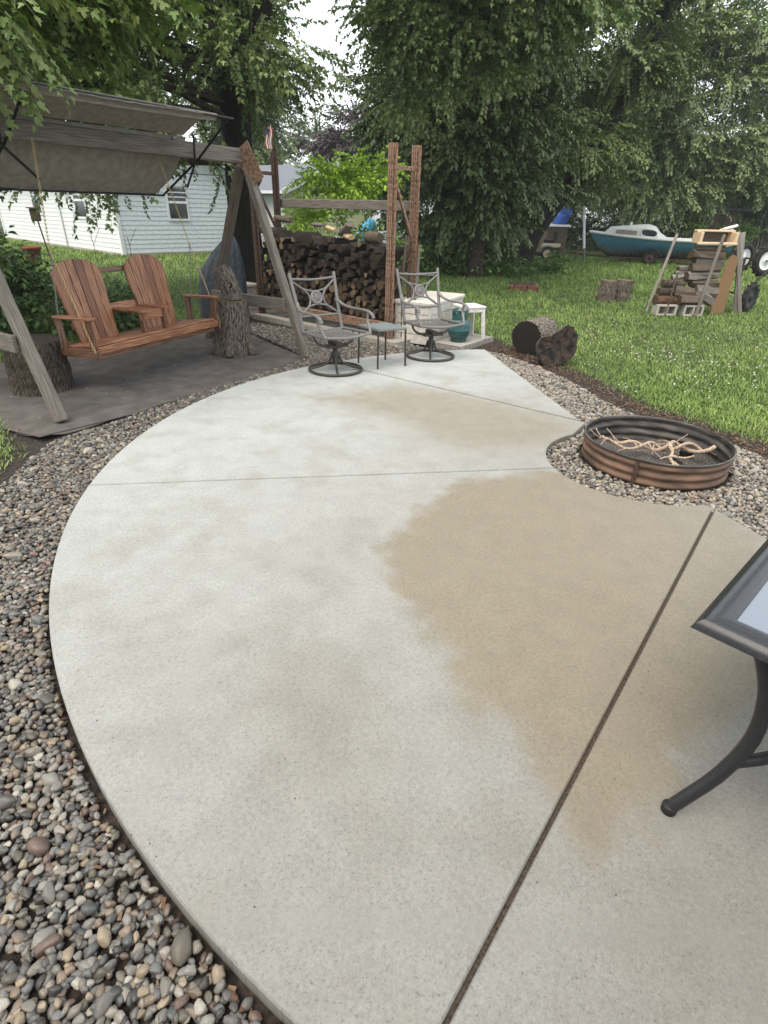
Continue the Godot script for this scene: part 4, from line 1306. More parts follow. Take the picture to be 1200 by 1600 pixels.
func canopy():
	var o := thing("swing_canopy", "faded taupe fabric canopy in two flaps over the porch swing", "canopy", v3(-2.7, 0, -6.1))
	var off := -o.position
	var u := v3(-0.577, 0, 0.817); var nf := v3(0.817, 0, 0.577)
	var Rr := v3(-1.70, 0, -7.5) + off
	var at := func(t: float, f: float, h: float) -> Vector3: return Rr + u * t + nf * f + v3(0, h, 0)
	var n := nz(0.8, 97)
	var t0 := 0.86; var t1 := 3.05
	var flaps := [
		["upper_flap", [[0.58, 2.33, 0.02], [0.62, 2.372, 0.02], [0.60, 2.385, 0.0], [0.30, 2.33, 0.03], [0.06, 2.235, 0.0]]],
		["lower_flap", [[-0.06, 2.235, 0.0], [-0.20, 2.06, 0.02], [-0.42, 1.86, 0.04], [-0.58, 1.735, 0.03], [-0.60, 1.695, 0.0], [-0.57, 1.69, 0.0]]]]
	for fl in flaps:
		var g := mb()
		var rows: Array = fl[1]
		var P := func(i: int, k: int) -> Vector3:
			var t := lerpf(t0, t1, k / 30.0)
			var r: Array = rows[i]
			var sag: float = r[2] * (sin(PI * k / 30.0) + 0.4 * n.get_noise_2d(k * 0.9, i * 2.0))
			# the right end of the lower flap is cut back at its corner
			if fl[0] == "lower_flap" and i >= 3: t = lerpf(t0 - 0.10 + (0.05 if i == 3 else 0.10), t1, k / 30.0)
			elif fl[0] == "lower_flap": t = lerpf(t0 - 0.12, t1, k / 30.0)
			return at.call(t, r[0], r[1] - sag)
		for i in rows.size() - 1:
			for k in 30:
				var a: Vector3 = P.call(i, k); var b: Vector3 = P.call(i, k + 1); var c: Vector3 = P.call(i + 1, k + 1); var d: Vector3 = P.call(i + 1, k)
				g.quad(a, b, c, d, Vector2(k * 0.073, i * 0.2), Vector2(k * 0.073 + 0.073, i * 0.2), Vector2(k * 0.073 + 0.073, i * 0.2 + 0.2), Vector2(k * 0.073, i * 0.2 + 0.2), Vector3.UP)
		part(o, fl[0], g.done(), M.fabric)
	# steel rods that stretch the fabric
	rtube(o, "front_rod", M.black_rod, [at.call(t0 - 0.2, 0.605, 2.365), at.call(t1, 0.605, 2.365)], [0.011], 6)
	rtube(o, "rear_rod", M.black_rod, [at.call(t0 - 0.12, -0.585, 1.70), at.call(t1, -0.585, 1.70)], [0.011], 6)
	for t in [0.74, 2.62]:
		var rod := rtube(o, "side_rod", M.black_rod, [at.call(t - 0.02, 0.60, 2.36), at.call(t, 0.075, 2.02), at.call(t + 0.02, -0.58, 1.70)], [0.012], 6)
		rtube(o, "brace_rod", M.black_rod, [at.call(t + 0.02, 0.09, 2.24), at.call(t + 0.03, 0.075, 2.0), at.call(t - 0.30 if t > 2 else t + 0.02, -0.12, 1.78)], [0.012], 6)
	rbox(o, "clamp", M.galv, at.call(0.98, 0.052, 2.205), v3(0.03, 0.03, 0.06), 0.6)

# ---------------------------------------------------------------- firewood rack
const FR := Vector3(0.0, 0.0, -8.03)
const RL := Vector3(-0.757, 0, -0.653)   # along the rack, to the left
const RD := Vector3(0.653, 0, -0.757)    # into its depth

func rack_at(s: float, y: float, d: float) -> Vector3:
	return FR + RL * s + RD * d + Vector3(0, y, 0)

func perforated_post(p: Node3D, s: float, d: float, top: float, m: Material):
	var w := 0.078
	var g := mb()
	var o := p.position
	var a := rack_at(s, 0.0, d) - o
	# back and side walls of the channel
	var ax := RL; var dz := RD
	for k in [-1.0, 1.0]:
		g.bar(a + ax * w * 0.5 * k, a + ax * w * 0.5 * k + v3(0, top, 0), 0.006, w, 0.001, ax)
	g.bar(a + dz * w * 0.5, a + dz * w * 0.5 + v3(0, top, 0), w, 0.006, 0.001, dz)
	# perforated front: three strips and the rungs between the holes
	var f := a - dz * w * 0.5
	for k in [[-0.031, 0.016], [0.0, 0.014], [0.031, 0.016]]:
		g.bar(f + ax * k[0], f + ax * k[0] + v3(0, top, 0), k[1], 0.005, 0.001, dz)
	var n := int(top / 0.05)
	for i in n:
		for k in [-0.015, 0.015]:
			g.box(v3(0.018, 0.026, 0.004), Transform3D(Basis(ax, Vector3.UP, ax.cross(Vector3.UP)), f + ax * k + v3(0, (i + 0.5) * top / n, 0)), 0.001)
	part(p, "post", g.done(), m)

func rack():
	var pad := MB.new()
	var q := PackedVector2Array()
	for e in [[-0.25, -0.16], [3.05, -0.16], [3.05, 0.75], [-0.25, 0.75]]:
		var v := rack_at(e[0], 0, e[1])
		q.append(Vector2(v.x, v.z))
	pad.poly(q, 0.012)
	pad.skirt(q, 0.012, q, -0.09)
	structure("rack_pad", pad.done(), M.slab)
	var o := thing("storage_rack", "tall rusty steel storage rack with perforated posts, full of firewood", "rack", rack_at(1.44, 0.012, 0.24))
	var off := -o.position
	var dp := 0.46; var ln := 2.87
	for e in [[0.0, 0.0, 2.33], [0.0, dp, 2.34], [ln, 0.0, 2.30], [ln, dp, 2.38]]:
		perforated_post(o, e[0], e[1], e[2], M.rust if e[0] < 1.0 else M.rust_dark)
	for d in [0.0, dp]:
		rbar(o, "beam", M.rust, rack_at(0.04, 0.17, d) + off, rack_at(ln - 0.04, 0.17, d) + off, 0.05, 0.12, 0.006)
	for s in [0.0, ln]:
		var m: Material = M.rust if s < 1.0 else M.rust_dark
		rbar(o, "brace", m, rack_at(s, 2.08, 0.04) + off, rack_at(s, 2.08, dp - 0.04) + off, 0.03, 0.05)
		rbar(o, "brace", m, rack_at(s, 1.98, 0.03) + off, rack_at(s, 1.28, dp - 0.03) + off, 0.03, 0.04)
		rbar(o, "brace", M.rust_dark, rack_at(s, 1.25, dp - 0.03) + off, rack_at(s, 0.55, 0.03) + off, 0.03, 0.04)
		rbar(o, "brace", m, rack_at(s, 0.3, 0.04) + off, rack_at(s, 0.3, dp - 0.04) + off, 0.03, 0.05)
	rbar(o, "red_patch", M.rust_red, rack_at(-0.043, 0.75, dp) + off, rack_at(-0.043, 1.42, dp) + off, 0.004, 0.075, 0.001, RL)
	for k in 7:
		rbar(o, "slat", M.brown_wood, rack_at(0.15 + k * 0.43, 0.215, -0.02) + off, rack_at(0.15 + k * 0.43, 0.215, dp + 0.02) + off, 0.09, 0.02)
	var b := rbar(self, "timber_rail", M.gray_wood, rack_at(-0.02, 1.665, dp + 0.075), rack_at(ln + 0.05, 1.675, dp + 0.075), 0.045, 0.125, 0.008)
	tag(b, "grey timber rail across the back of the firewood rack", "timber")
	firewood()
	# poles kept upright at the right end
	var pl := [[0.10, 0.10, 1.72, 0.026, "gray_wood"], [-0.10, 0.17, 1.33, 0.017, "brown_wood"], [-0.16, 0.28, 1.22, 0.02, "gray_wood"], [-0.03, 0.34, 1.02, 0.015, "brown_wood"], [-0.2, 0.2, 0.92, 0.018, "brown_wood"]]
	var pw := ["tallest grey pole leaning upright between the two right posts of the rack", "thin brown pole beside the tallest grey pole at the rack's right end", "bent grey pole nearest the rear right post of the rack", "short thin brown stick deepest at the rack's right end", "shortest brown stick outside the rack's right end"]
	for k in 5:
		var e: Array = pl[k]
		var a := rack_at(e[0], 0.02, e[1]); var t := rack_at(e[0] - 0.03 + 0.05 * sin(k * 2.0), e[2], e[1] + 0.04)
		var mid := a.lerp(t, 0.5) + v3(0.02 * cos(k * 3.0), 0, 0.015)
		var g := mb()
		g.tube(curve([a - v3(0, 0, 0), mid, t], 10), [e[3] * 1.1, e[3], e[3], e[3] * 0.85], 8, true, 0.2, nz(0.3, 130 + k))
		tag(part(self, "wooden_pole", g.done(), M[e[4]]), pw[k], "pole")

func firewood():
	# one mesh per form: bark surface and end surface
	var forms := []
	for k in 12:
		var rr := RandomNumberGenerator.new()
		rr.seed = 500 + k
		var pts := PackedVector2Array()
		if k < 6:
			for i in 11:
				var a := TAU * i / 11.0
				pts.append(Vector2(cos(a), sin(a)) * rr.randf_range(0.86, 1.04))
		else:   # split: a wedge with a curved bark side
			var sp := rr.randf_range(0.8, 1.9)
			pts.append(Vector2(-0.75, rr.randf_range(-0.15, 0.15)))
			for i in 6:
				var a := lerpf(-sp * 0.5, sp * 0.5, i / 5.0)
				pts.append(Vector2(cos(a) * 1.5 - 0.65, sin(a) * 1.35) * rr.randf_range(0.93, 1.05))
		var c := Vector2.ZERO
		for p in pts: c += p / pts.size()
		var side := MB.new(); var face := MB.new()
		side.st.set_smooth_group(-1 if k >= 6 else 0)
		var n := pts.size()
		var ln := rr.randf_range(2.6, 3.4)
		for i in n:
			var a := pts[i]; var b := pts[(i + 1) % n]
			var ov := (a + b) * 0.5 - c
			side.quad(v3(a.x, a.y, ln), v3(b.x, b.y, ln), v3(b.x, b.y, -ln), v3(a.x, a.y, -ln), Vector2(0, i * 0.05), Vector2(0, i * 0.05 + 0.05), Vector2(0.4, i * 0.05 + 0.05), Vector2(0.4, i * 0.05), v3(ov.x, ov.y, 0))
			for z in [ln, -ln]:
				var u0 := float(i) / n; var u1 := float(i + 1) / n
				face.tri(v3(c.x, c.y, z * 0.995), v3(a.x, a.y, z), v3(b.x, b.y, z), Vector2(u0, 0.05), Vector2(u0, 1), Vector2(u1, 1), v3(0, 0, z))
		for tone in 3:
			var m: ArrayMesh = side.done() if tone == 0 else ArrayMesh.new()
			if tone == 0:
				m = face.st_commit_into(m)
				forms.append([m])
			else:
				m = forms[k][0].duplicate()
				forms[k].append(m)
			m.surface_set_material(0, M.bark if k < 6 else M.wood_side)
			m.surface_set_material(1, [M.log_end_dark, M.log_end_mid, M.log_end][tone])
	var placed := []
	var floor_y := 0.235
	var count := 0
	var tries := 0
	while count < 285 and tries < 3000:
		tries += 1
		var lowpart := count < 150
		var r := rnd(0.038, 0.062) if lowpart else rnd(0.050, 0.085)
		var best := Vector2(0, 99)
		for c in (14 if lowpart else 8):
			var s := rnd(0.06 + r, 2.81 - r)
			var y := floor_y + r
			for e in placed:
				var ds: float = absf(e.x - s)
				if ds < e.z + r: y = maxf(y, e.y + sqrt((e.z + r) * (e.z + r) - ds * ds) * 0.94)
			if y < best.y: best = Vector2(s, y)
		var lim := lerpf(1.20, 1.34, best.x / 2.8)
		if best.y + r > lim: continue
		placed.append(Vector3(best.x, best.y, r))
		var split := best.y > 0.72 and rng.randf() < 0.75
		var k := (6 + rng.randi() % 6) if split else rng.randi() % 6
		var tone = (0 if rng.randf() < 0.86 else 2) if best.y > 0.72 else [0, 1, 1, 2][rng.randi() % 4]
		var o := MeshInstance3D.new()
		o.name = numbered(self, "firewood_log")
		o.mesh = forms[k][tone]
		add_child(o, true)
		var b := Basis(RL, Vector3.UP, RL.cross(Vector3.UP)) * Basis.from_euler(v3(rnd(-0.05, 0.05), rnd(-0.06, 0.06), 0)) * Basis(Vector3.BACK, rnd(0, TAU))
		o.transform = Transform3D(b * Basis.from_scale(v3(r, r, 0.072)), rack_at(best.x, best.y + 0.012, 0.215 + rnd(-0.05, 0.045)))
		var course: String = "in the lowest courses" if best.y < 0.45 else ("in the middle courses" if best.y < 0.8 else "in the upper courses")
		var bay: String = ["at the right end", "right of the middle", "left of the middle", "at the left end"][clampi(int(best.x / 0.72), 0, 3)]
		var look: String = ["dark-ended", "grey-ended", "pale-ended"][tone]
		var what: String = "split firewood piece" if split else "round firewood log"
		tag(o, "%s %s %s %s of the rusty rack" % [look, what, course, bay], "firewood", "firewood stacked in the rusty rack")
		count += 1
	# odd pieces lying across the top
	var tops := [[2.35, 1.455, 0.05, 0.24, "brown_wood", "long dark limb lying on the left end of the firewood pile"], [1.55, 1.40, 0.055, 0.16, "gray_wood", "pale grey split board on top of the firewood"], [1.30, 1.36, 0.05, 0.15, "pale_wood", "tan split log lying on top of the firewood, left of the pointed one"], [0.98, 1.36, 0.075, 0.13, "gray_wood", "pointed grey split log tilted up on top of the firewood"], [0.93, 1.27, 0.06, 0.10, "pale_wood", "small tan split log under the pointed grey one"], [0.45, 1.28, 0.07, 0.17, "brown_wood", "thick brown log at the right end of the pile top"]]
	for k in tops.size():
		var e: Array = tops[k]
		var g := mb()
		var c := rack_at(e[0], e[1], 0.15)
		var ax = RL * e[3] + v3(0, [0.01, 0.0, 0.02, -0.07, 0.01, 0.0][k], 0) + RD * 0.04
		g.tube([c - ax, c - ax * 0.4, c + ax * 0.4, c + ax], [e[2] * 0.9, e[2], e[2] * 1.04, e[2] * 0.85], 7, true, 0.3, nz(0.5, 140 + k), 1.0 if k in [0, 5] else 0.55)
		tag(part(self, "loose_log", g.done(), M[e[4]]), e[5], "log")

# ---------------------------------------------------------------- things by the rack
func deck_box(called: String, label: String, c: Vector3, f: Vector3, w: float, dpt: float, h: float, m: Material):
	# f: unit vector of the long side; the short front faces f x up
	var yaw := atan2(-f.z, f.x)
	var o := thing(called, label, "storage box", c, yaw)
	var t := 0.02
	var mm: StandardMaterial3D = m
	var panels := 4
	for sgn in [-1.0, 1.0]:
		# tall corner posts
		for s2 in [-1.0, 1.0]:
			rbox(o, "corner_post", m, v3(sgn * (w / 2 - 0.025), h * 0.44, s2 * (dpt / 2 - 0.025)), v3(0.05, h * 0.88, 0.05), 0, 0.008)
		for k in panels:
			var y := h * 0.88 * (k + 0.5) / panels
			rbox(o, "side_panel", m, v3(0, y, sgn * (dpt / 2 - 0.013)), v3(w - 0.10, h * 0.88 / panels - 0.006, 0.016), 0, 0.004, v3(-0.045 * sgn, 0, 0))
			rbox(o, "side_panel", m, v3(sgn * (w / 2 - 0.013), y, 0), v3(0.016, h * 0.88 / panels - 0.006, dpt - 0.10), 0, 0.004, v3(0, 0, 0.045 * sgn))
	rbox(o, "liner", m, v3(0, h * 0.43, 0), v3(w - 0.05, h * 0.86, dpt - 0.05), 0, 0.002)
	var lid := rbox(o, "lid", m, v3(0, h * 0.90, 0), v3(w + 0.035, 0.055, dpt + 0.035), 0, 0.012)
	rbox(lid, "lid_panel", m, v3(0, 0.032, 0.01), v3(w - 0.06, 0.018, dpt - 0.07), 0, 0.006)
	rbox(lid, "lid_rim", m, v3(0, 0.045, -dpt / 2 + 0.01), v3(w + 0.02, 0.045, 0.03), 0, 0.008)
	rbox(lid, "lid_rim", m, v3(w / 2 - 0.005, 0.04, 0), v3(0.03, 0.03, dpt), 0, 0.008)

func small_things():
	# deck box: short side faces left, long side runs to the right and back
	deck_box("deck_box", "pale plastic deck box with panelled sides behind the right swivel chair", v3(0.60, -0.04, -8.52), v3(0.47, 0, -0.88), 1.18, 0.56, 0.60, M.box_plastic)
	deck_box("storage_bin", "taupe panelled storage bin beside the left front post of the rack", v3(-2.62, -0.05, -9.98), v3(0.757, 0, 0.653), 0.62, 0.5, 0.56, M.taupe_plastic)
	var g := mb()
	var q := PackedVector2Array([Vector2(0.62, -7.93), Vector2(0.99, -7.64), Vector2(1.56, -8.42), Vector2(1.2, -8.75)])
	g.poly(shrink(q, 0.008), 0.0)
	g.skirt(shrink(q, 0.008), 0.0, q, -0.010)
	g.skirt(q, -0.010, q, -0.09)
	structure("small_slab", g.done(), M.slab)
	# stool
	var o := thing("plastic_stool", "white plastic stool on the little slab beside the deck box", "stool", v3(1.14, 0.0, -8.30), 0.35)
	rbox(o, "seat", M.white_plastic, v3(0, 0.44, 0), v3(0.36, 0.028, 0.36), 0, 0.012)
	rbox(o, "seat_rim", M.white_plastic, v3(0, 0.40, 0), v3(0.345, 0.06, 0.345), 0, 0.01)
	for sx in [-1.0, 1.0]:
		for sz in [-1.0, 1.0]:
			g = mb()
			g.bar(v3(sx * 0.145, 0.40, sz * 0.145), v3(sx * 0.178, 0.0, sz * 0.178), 0.058, 0.026, 0.008)
			g.bar(v3(sx * 0.145, 0.40, sz * 0.15), v3(sx * 0.178, 0.0, sz * 0.182), 0.022, 0.058, 0.008)
			part(o, "leg", g.done(), M.white_plastic)
	# gas cylinder
	o = thing("gas_cylinder", "teal gas cylinder with a pierced collar, in front of the white stool", "gas cylinder", v3(0.99, -0.0, -8.05), 0.3)
	g = mb()
	g.lathe([Vector2(0, 0.03), Vector2(0.08, 0.025), Vector2(0.125, 0.055), Vector2(0.15, 0.105), Vector2(0.152, 0.15), Vector2(0.155, 0.155), Vector2(0.152, 0.16), Vector2(0.152, 0.22), Vector2(0.135, 0.275), Vector2(0.09, 0.315), Vector2(0.0, 0.325)], 26)
	part(o, "tank", g.done(), M.teal)
	g = mb()
	g.lathe([Vector2(0.105, 0.0), Vector2(0.11, 0.0), Vector2(0.108, 0.045), Vector2(0.103, 0.045)], 24)
	part(o, "foot_ring", g.done(), M.teal)
	g = mb()
	g.lathe([Vector2(0.11, 0.30), Vector2(0.112, 0.355)], 24, Transform3D.IDENTITY, 0.0, 4.9)
	g.lathe([Vector2(0.106, 0.30), Vector2(0.108, 0.355)], 24, Transform3D.IDENTITY, 0.0, 4.9, true)
	for k in 5:
		var a0 := k * 1.02
		g.lathe([Vector2(0.112, 0.355), Vector2(0.113, 0.405)], 5, Transform3D.IDENTITY, a0, a0 + 0.42)
		g.lathe([Vector2(0.108, 0.355), Vector2(0.109, 0.405)], 5, Transform3D.IDENTITY, a0, a0 + 0.42, true)
	g.lathe([Vector2(0.113, 0.405), Vector2(0.117, 0.42), Vector2(0.111, 0.43), Vector2(0.107, 0.42), Vector2(0.109, 0.405)], 24, Transform3D.IDENTITY, 0.0, 4.9)
	part(o, "collar", g.done(), M.teal)
	g = mb()
	g.lathe([Vector2(0.02, 0.32), Vector2(0.02, 0.38), Vector2(0.032, 0.385), Vector2(0.032, 0.41), Vector2(0, 0.412)], 10)
	part(o, "valve", g.done(), M.galv)
	# covered grill
	o = thing("covered_grill", "barbecue under a slate blue cover, behind the right swing stump", "grill cover", v3(-2.62, -0.06, -9.25), atan2(RD.x, RD.z) + PI)
	g = mb()
	var n := nz(1.6, 150)
	var prof := [[0.0, 0.42, 0.27], [0.25, 0.42, 0.27], [0.60, 0.42, 0.26], [0.78, 0.40, 0.25], [0.92, 0.32, 0.22], [1.05, 0.23, 0.18], [1.18, 0.14, 0.12], [1.27, 0.07, 0.07], [1.285, 0.0, 0.0]]
	var P := func(i: int, k: int) -> Vector3:
		var a := TAU * (k % 40) / 40.0
		var e: Array = prof[i]
		var cx := cos(a); var cz := sin(a)
		var sq := 1.0 / pow(pow(absf(cx), 4.0) + pow(absf(cz), 4.0), 0.25)
		sq = lerpf(sq, 1.0, i / 8.0)
		var fold := 1.0 + 0.11 * (absf(sin(a * 5.0 + 1.6 * n.get_noise_2d(i, a * 3.0))) - 0.6) * (1.0 - absf(i - 3.5) / 6.0) + 0.06 * n.get_noise_3d(cx * 2, i, cz * 2)
		return v3(cx * e[1] * sq * fold + minf(0.42 - e[1], 0.32), e[0] + 0.03 * n.get_noise_2d(k * 2.0, i * 3.0), cz * e[2] * sq * fold)
	for i in 8:
		for k in 40:
			var a: Vector3 = P.call(i, k); var b: Vector3 = P.call(i, k + 1); var c: Vector3 = P.call(i + 1, k + 1); var d: Vector3 = P.call(i + 1, k)
			g.quad(a, b, c, d, Vector2(k * 0.06, i * 0.15), Vector2(k * 0.06 + 0.06, i * 0.15), Vector2(k * 0.06 + 0.06, i * 0.15 + 0.15), Vector2(k * 0.06, i * 0.15 + 0.15), (a + b) * 0.5 - v3(0.06, a.y - 0.1, 0))
	part(o, "cover", g.done(), M.tarp)
	# pail and post beside the swing leg
	round_log("fence_log", "old low log with flaky bark lying in the lawn in front of the dark tree", v3(3.02, -0.0, -14.9), v3(3.62, 0.01, -14.85), 0.11, 0.10, "bark", "log_end_dark", "log_end_dark", 160, "", 0.3, 12)
	for k in 7:
		var bx := rbox(self, "old_brick", M.brick, v3(3.02 + k * 0.105, -0.01 + 0.004 * (k % 3), -14.72 + 0.02 * (k % 2)), v3(0.095, 0.12, 0.2), rnd(-0.2, 0.2), 0.006, v3(rnd(-0.15, 0.15), 0, rnd(-0.12, 0.12)))
		tag(bx, "old red-brown brick in the row in front of the low flaky log", "brick", "old bricks by the low log")

# ---------------------------------------------------------------- wood pile on the lawn
func wood_pile():
	# x axis runs along the pile (to the right in the photograph), z towards the viewer
	var yaw := 0.12
	var bs := Basis(Vector3.UP, yaw)
	var og := v3(5.93, -0.06, -11.45)
	var at := func(x: float, y: float, z: float) -> Vector3: return og + bs * v3(x, y, z)
	# cinder blocks, with their two open cells towards the viewer
	for e in [[-0.08, 0.0, 0.10, "grey hollow concrete block under the taller half of the wood pile"], [-0.60, 0.0, 0.05, "grey hollow concrete block under the left logs of the wood pile"]]:
		var o := thing("concrete_block", e[3], "concrete block", at.call(e[0], e[1], e[2]), yaw)
		for y in [0.016, 0.184]: rbox(o, "web", M.block, v3(0, y, 0), v3(0.40, 0.032, 0.19), 0, 0.004)
		rbox(o, "back_web", M.block, v3(0, 0.1, -0.08), v3(0.33, 0.136, 0.02), 0, 0.002)
		for x in [-0.183, 0.0, 0.183]: rbox(o, "web", M.block, v3(x, 0.1, 0), v3(0.04, 0.136, 0.186), 0, 0.002)
	# split logs: sides to the viewer. [x, y, z, length, height, tilt, material, label]
	var lg := [
		[-0.56, 0.27, 0.0, 0.50, 0.15, 0.0, "bark_red", "smooth reddish log on the left block of the wood pile"],
		[-0.54, 0.42, -0.02, 0.46, 0.13, 0.02, "bark", "dark rough log, second up in the left stack of the wood pile"],
		[-0.50, 0.55, -0.03, 0.44, 0.12, -0.05, "bark", "dark ragged log on top of the left stack of the wood pile"],
		[-0.30, 0.58, -0.25, 0.42, 0.09, 0.12, "gray_wood", "flat grey split log behind the left stack of the wood pile"],
		[-0.22, 0.68, -0.25, 0.40, 0.07, 0.14, "gray_pale", "pale grey split slab, lowest of the three fanned out left of the tall stack"],
		[-0.17, 0.75, -0.26, 0.40, 0.06, 0.14, "gray_pale", "whitish split slab, middle of the three fanned out left of the tall stack"],
		[-0.14, 0.82, -0.27, 0.38, 0.09, 0.1, "gray_wood", "round-backed grey split log, top of the fan left of the tall stack"],
		[-0.17, 0.28, 0.10, 0.46, 0.16, 0.0, "brown_wood", "broad brown split log straight on the right block of the wood pile"],
		[-0.28, 0.43, 0.02, 0.40, 0.13, -0.06, "brown_wood", "dull brown log over the broad one in the wood pile"],
		[0.16, 0.33, 0.02, 0.46, 0.13, -0.45, "gray_wood", "grey lichen-spotted log slipping down in the middle of the wood pile"],
		[0.22, 0.42, -0.10, 0.50, 0.19, -0.10, "gray_wood", "wide grey split log low on the right of the tall stack"],
		[0.18, 0.57, -0.12, 0.56, 0.12, 0.0, "brown_wood", "brown split log in the tall stack, above the wide grey one"],
		[0.12, 0.70, -0.14, 0.64, 0.13, 0.02, "gray_wood", "long grey split log in the tall stack, fourth course"],
		[0.15, 0.83, -0.15, 0.60, 0.14, 0.03, "brown_wood", "rough brown split log in the tall stack, fifth course"],
		[0.17, 0.96, -0.16, 0.56, 0.12, 0.02, "gray_wood", "grey split log in the tall stack, sixth course"],
		[0.12, 1.06, -0.16, 0.66, 0.14, -0.03, "brown_wood", "dark brown split log near the top of the tall stack"],
		[0.14, 1.17, -0.16, 0.60, 0.09, -0.02, "brown_wood", "thin brown split log on top of the tall stack, below the cream tub"]]
	for k in lg.size():
		var e: Array = lg[k]
		var c: Vector3 = at.call(e[0], e[1], e[2])
		var ax = bs * v3(cos(e[5]), sin(e[5]), 0) * (e[3] * 0.5)
		var o := thing("split_log", e[7], "log", c - v3(0, e[4] * 0.5, 0))
		var g := mb()
		var of := v3(0, e[4] * 0.5, 0)
		var n := nz(0.4, 200 + k)
		var rr: float = e[4] * 0.60
		var rough_split: bool = not e[6].begins_with("bark")
		g.flat_tube = rough_split
		var rings = g.tube([of - ax, of - ax * 0.5 + v3(0, n.get_noise_1d(k) * 0.01, 0), of + ax * 0.4, of + ax], [rr, rr * 1.04, rr, rr * 0.95], 6 if rough_split else 10, false, 0.55 if rough_split else 0.2, n, 1.2 if rough_split else 1.0, v3(0, cos(k * 0.7), sin(k * 0.7)))
		part(o, "side", g.done(), M[e[6]])
		for s in 2:
			var d := mb(); d.uo = Vector2.ZERO
			d.disc(rings[0 if s == 0 else 3], of - ax if s == 0 else of + ax, -ax if s == 0 else ax)
			part(o, "cut_end", d.done(), M.log_end_mid)
	# two rounds standing behind
	for e in [[-0.85, -1.9, 0.17, "left grey round of the two standing in the lawn behind the wood pile"], [-0.42, -2.05, 0.18, "right grey round of the two standing in the lawn behind the wood pile"]]:
		var b: Vector3 = at.call(e[0], 0.0, e[1])
		round_log("log_round", e[3], b, b + v3(0.02, 0.42, 0), e[2] * 1.1, e[2], "bark_gray", "log_end", "log_end", 230 + int(e[1] * 10), "", 0.2, 14)
	# stakes
	rbar_top("wooden_stake", "leaning grey stake in front of the boat, left of the wood pile", "stake", M.gray_pale, at.call(-0.72, 0.0, -0.35), at.call(-0.38, 1.40, -0.5), 0.05, 0.03)
	rbar_top("wooden_stake", "leaning grey lath against the front of the tall wood stack", "stake", M.gray_wood, at.call(-0.06, 0.0, 0.26), at.call(0.20, 1.42, 0.06), 0.055, 0.03)
	rbar_top("wooden_stake", "dark slim stake in the left log stack of the wood pile", "stake", M.brown_wood, at.call(-0.62, 0.0, 0.14), at.call(-0.54, 0.78, 0.10), 0.035, 0.025)
	# sheet of chipboard, arched on top
	var o := thing("chipboard_sheet", "upright brown chipboard sheet with a rounded top, beside the wood pile", "board", at.call(0.66, 0.0, -0.16), yaw + 0.45)
	var q := [Vector2(-0.24, 0.0), Vector2(0.24, 0.0), Vector2(0.23, 0.55), Vector2(0.20, 0.95), Vector2(0.12, 1.04), Vector2(0.0, 1.075), Vector2(-0.10, 1.04), Vector2(-0.16, 0.9), Vector2(-0.2, 0.5)]
	var g := mb()
	for k in q.size():
		var a: Vector2 = q[k]; var b: Vector2 = q[(k + 1) % q.size()]
		for s in [-1.0, 1.0]:
			g.st.set_smooth_group(-1)
			g.tri(v3(0, 0.5, s * 0.009), v3(a.x, a.y, s * 0.009), v3(b.x, b.y, s * 0.009), Vector2(0, 0.5), a, b, v3(0, 0, s))
		g.quad(v3(a.x, a.y, 0.009), v3(b.x, b.y, 0.009), v3(b.x, b.y, -0.009), v3(a.x, a.y, -0.009), a, b, b, a, v3((a + b).x, (a + b).y - 1.0, 0))
	part(o, "panel", g.done(), M.board)
	# two planks
	rbar_top("plank", "left grey plank propped upright beside the chipboard sheet", "plank", M.gray_wood, at.call(1.20, 0.0, -0.20), at.call(0.80, 1.47, -0.42), 0.10, 0.025, bs * v3(0.3, 0, 1))
	rbar_top("plank", "right grey plank propped upright in front of the cart wheels", "plank", M.gray_pale, at.call(1.22, 0.0, -0.38), at.call(0.96, 1.45, -0.5), 0.11, 0.03, bs * v3(0.1, 0, 1))
	# cream tub on top, open towards the viewer, and a tilted lid behind
	o = thing("cream_tub", "shallow cream plastic tub tipped open on top of the wood pile", "tub", at.call(0.20, 1.235, -0.18), yaw)
	rbox(o, "bottom", M.brown_wood, v3(0, 0.03, -0.05), v3(0.66, 0.012, 0.30), 0, 0.004)  # dark colour of bottom and back wall stands in for shade inside the tub
	rbox(o, "back_wall", M.brown_wood, v3(0, 0.13, -0.13), v3(0.66, 0.2, 0.012), 0, 0.004)
	for s in [-1.0, 1.0]:
		rbox(o, "end_wall", M.cream, v3(s * 0.35, 0.12, 0.0), v3(0.06, 0.20, 0.26), 0, 0.01)
	rbox(o, "lip", M.cream, v3(0, 0.025, 0.10), v3(0.78, 0.05, 0.07), 0, 0.012)
	rbox(o, "lip", M.cream, v3(0, 0.235, -0.06), v3(0.78, 0.035, 0.10), 0, 0.012)
	o = thing("tub_lid", "tan panel leaning behind the cream tub on the wood pile", "panel", at.call(0.62, 1.20, -0.40), yaw)
	rbox(o, "panel", M.cream, v3(0, 0.17, 0), v3(0.34, 0.36, 0.03), 0, 0.01, v3(-0.5, 0.2, 0.2))
	rbox(o, "rim", M.hull_white, v3(0.03, 0.33, -0.06), v3(0.36, 0.05, 0.05), 0, 0.012, v3(-0.5, 0.2, 0.2))
	# hand cart lying on its side
	o = thing("hand_cart", "old two-wheeled cart tipped up beside the planks, white rimmed wheel in the air", "cart", at.call(1.46, 0.0, -0.60), yaw)
	wheel(o, v3(0.02, 0.285, 0.18), 0.28, 0.10, Basis(Vector3.UP, 0.5), M.rubber, M.black_plastic)
	wheel(o, v3(0.28, 0.95, -0.05), 0.29, 0.13, Basis(Vector3.UP, 0.15), M.rubber, M.white_paint)
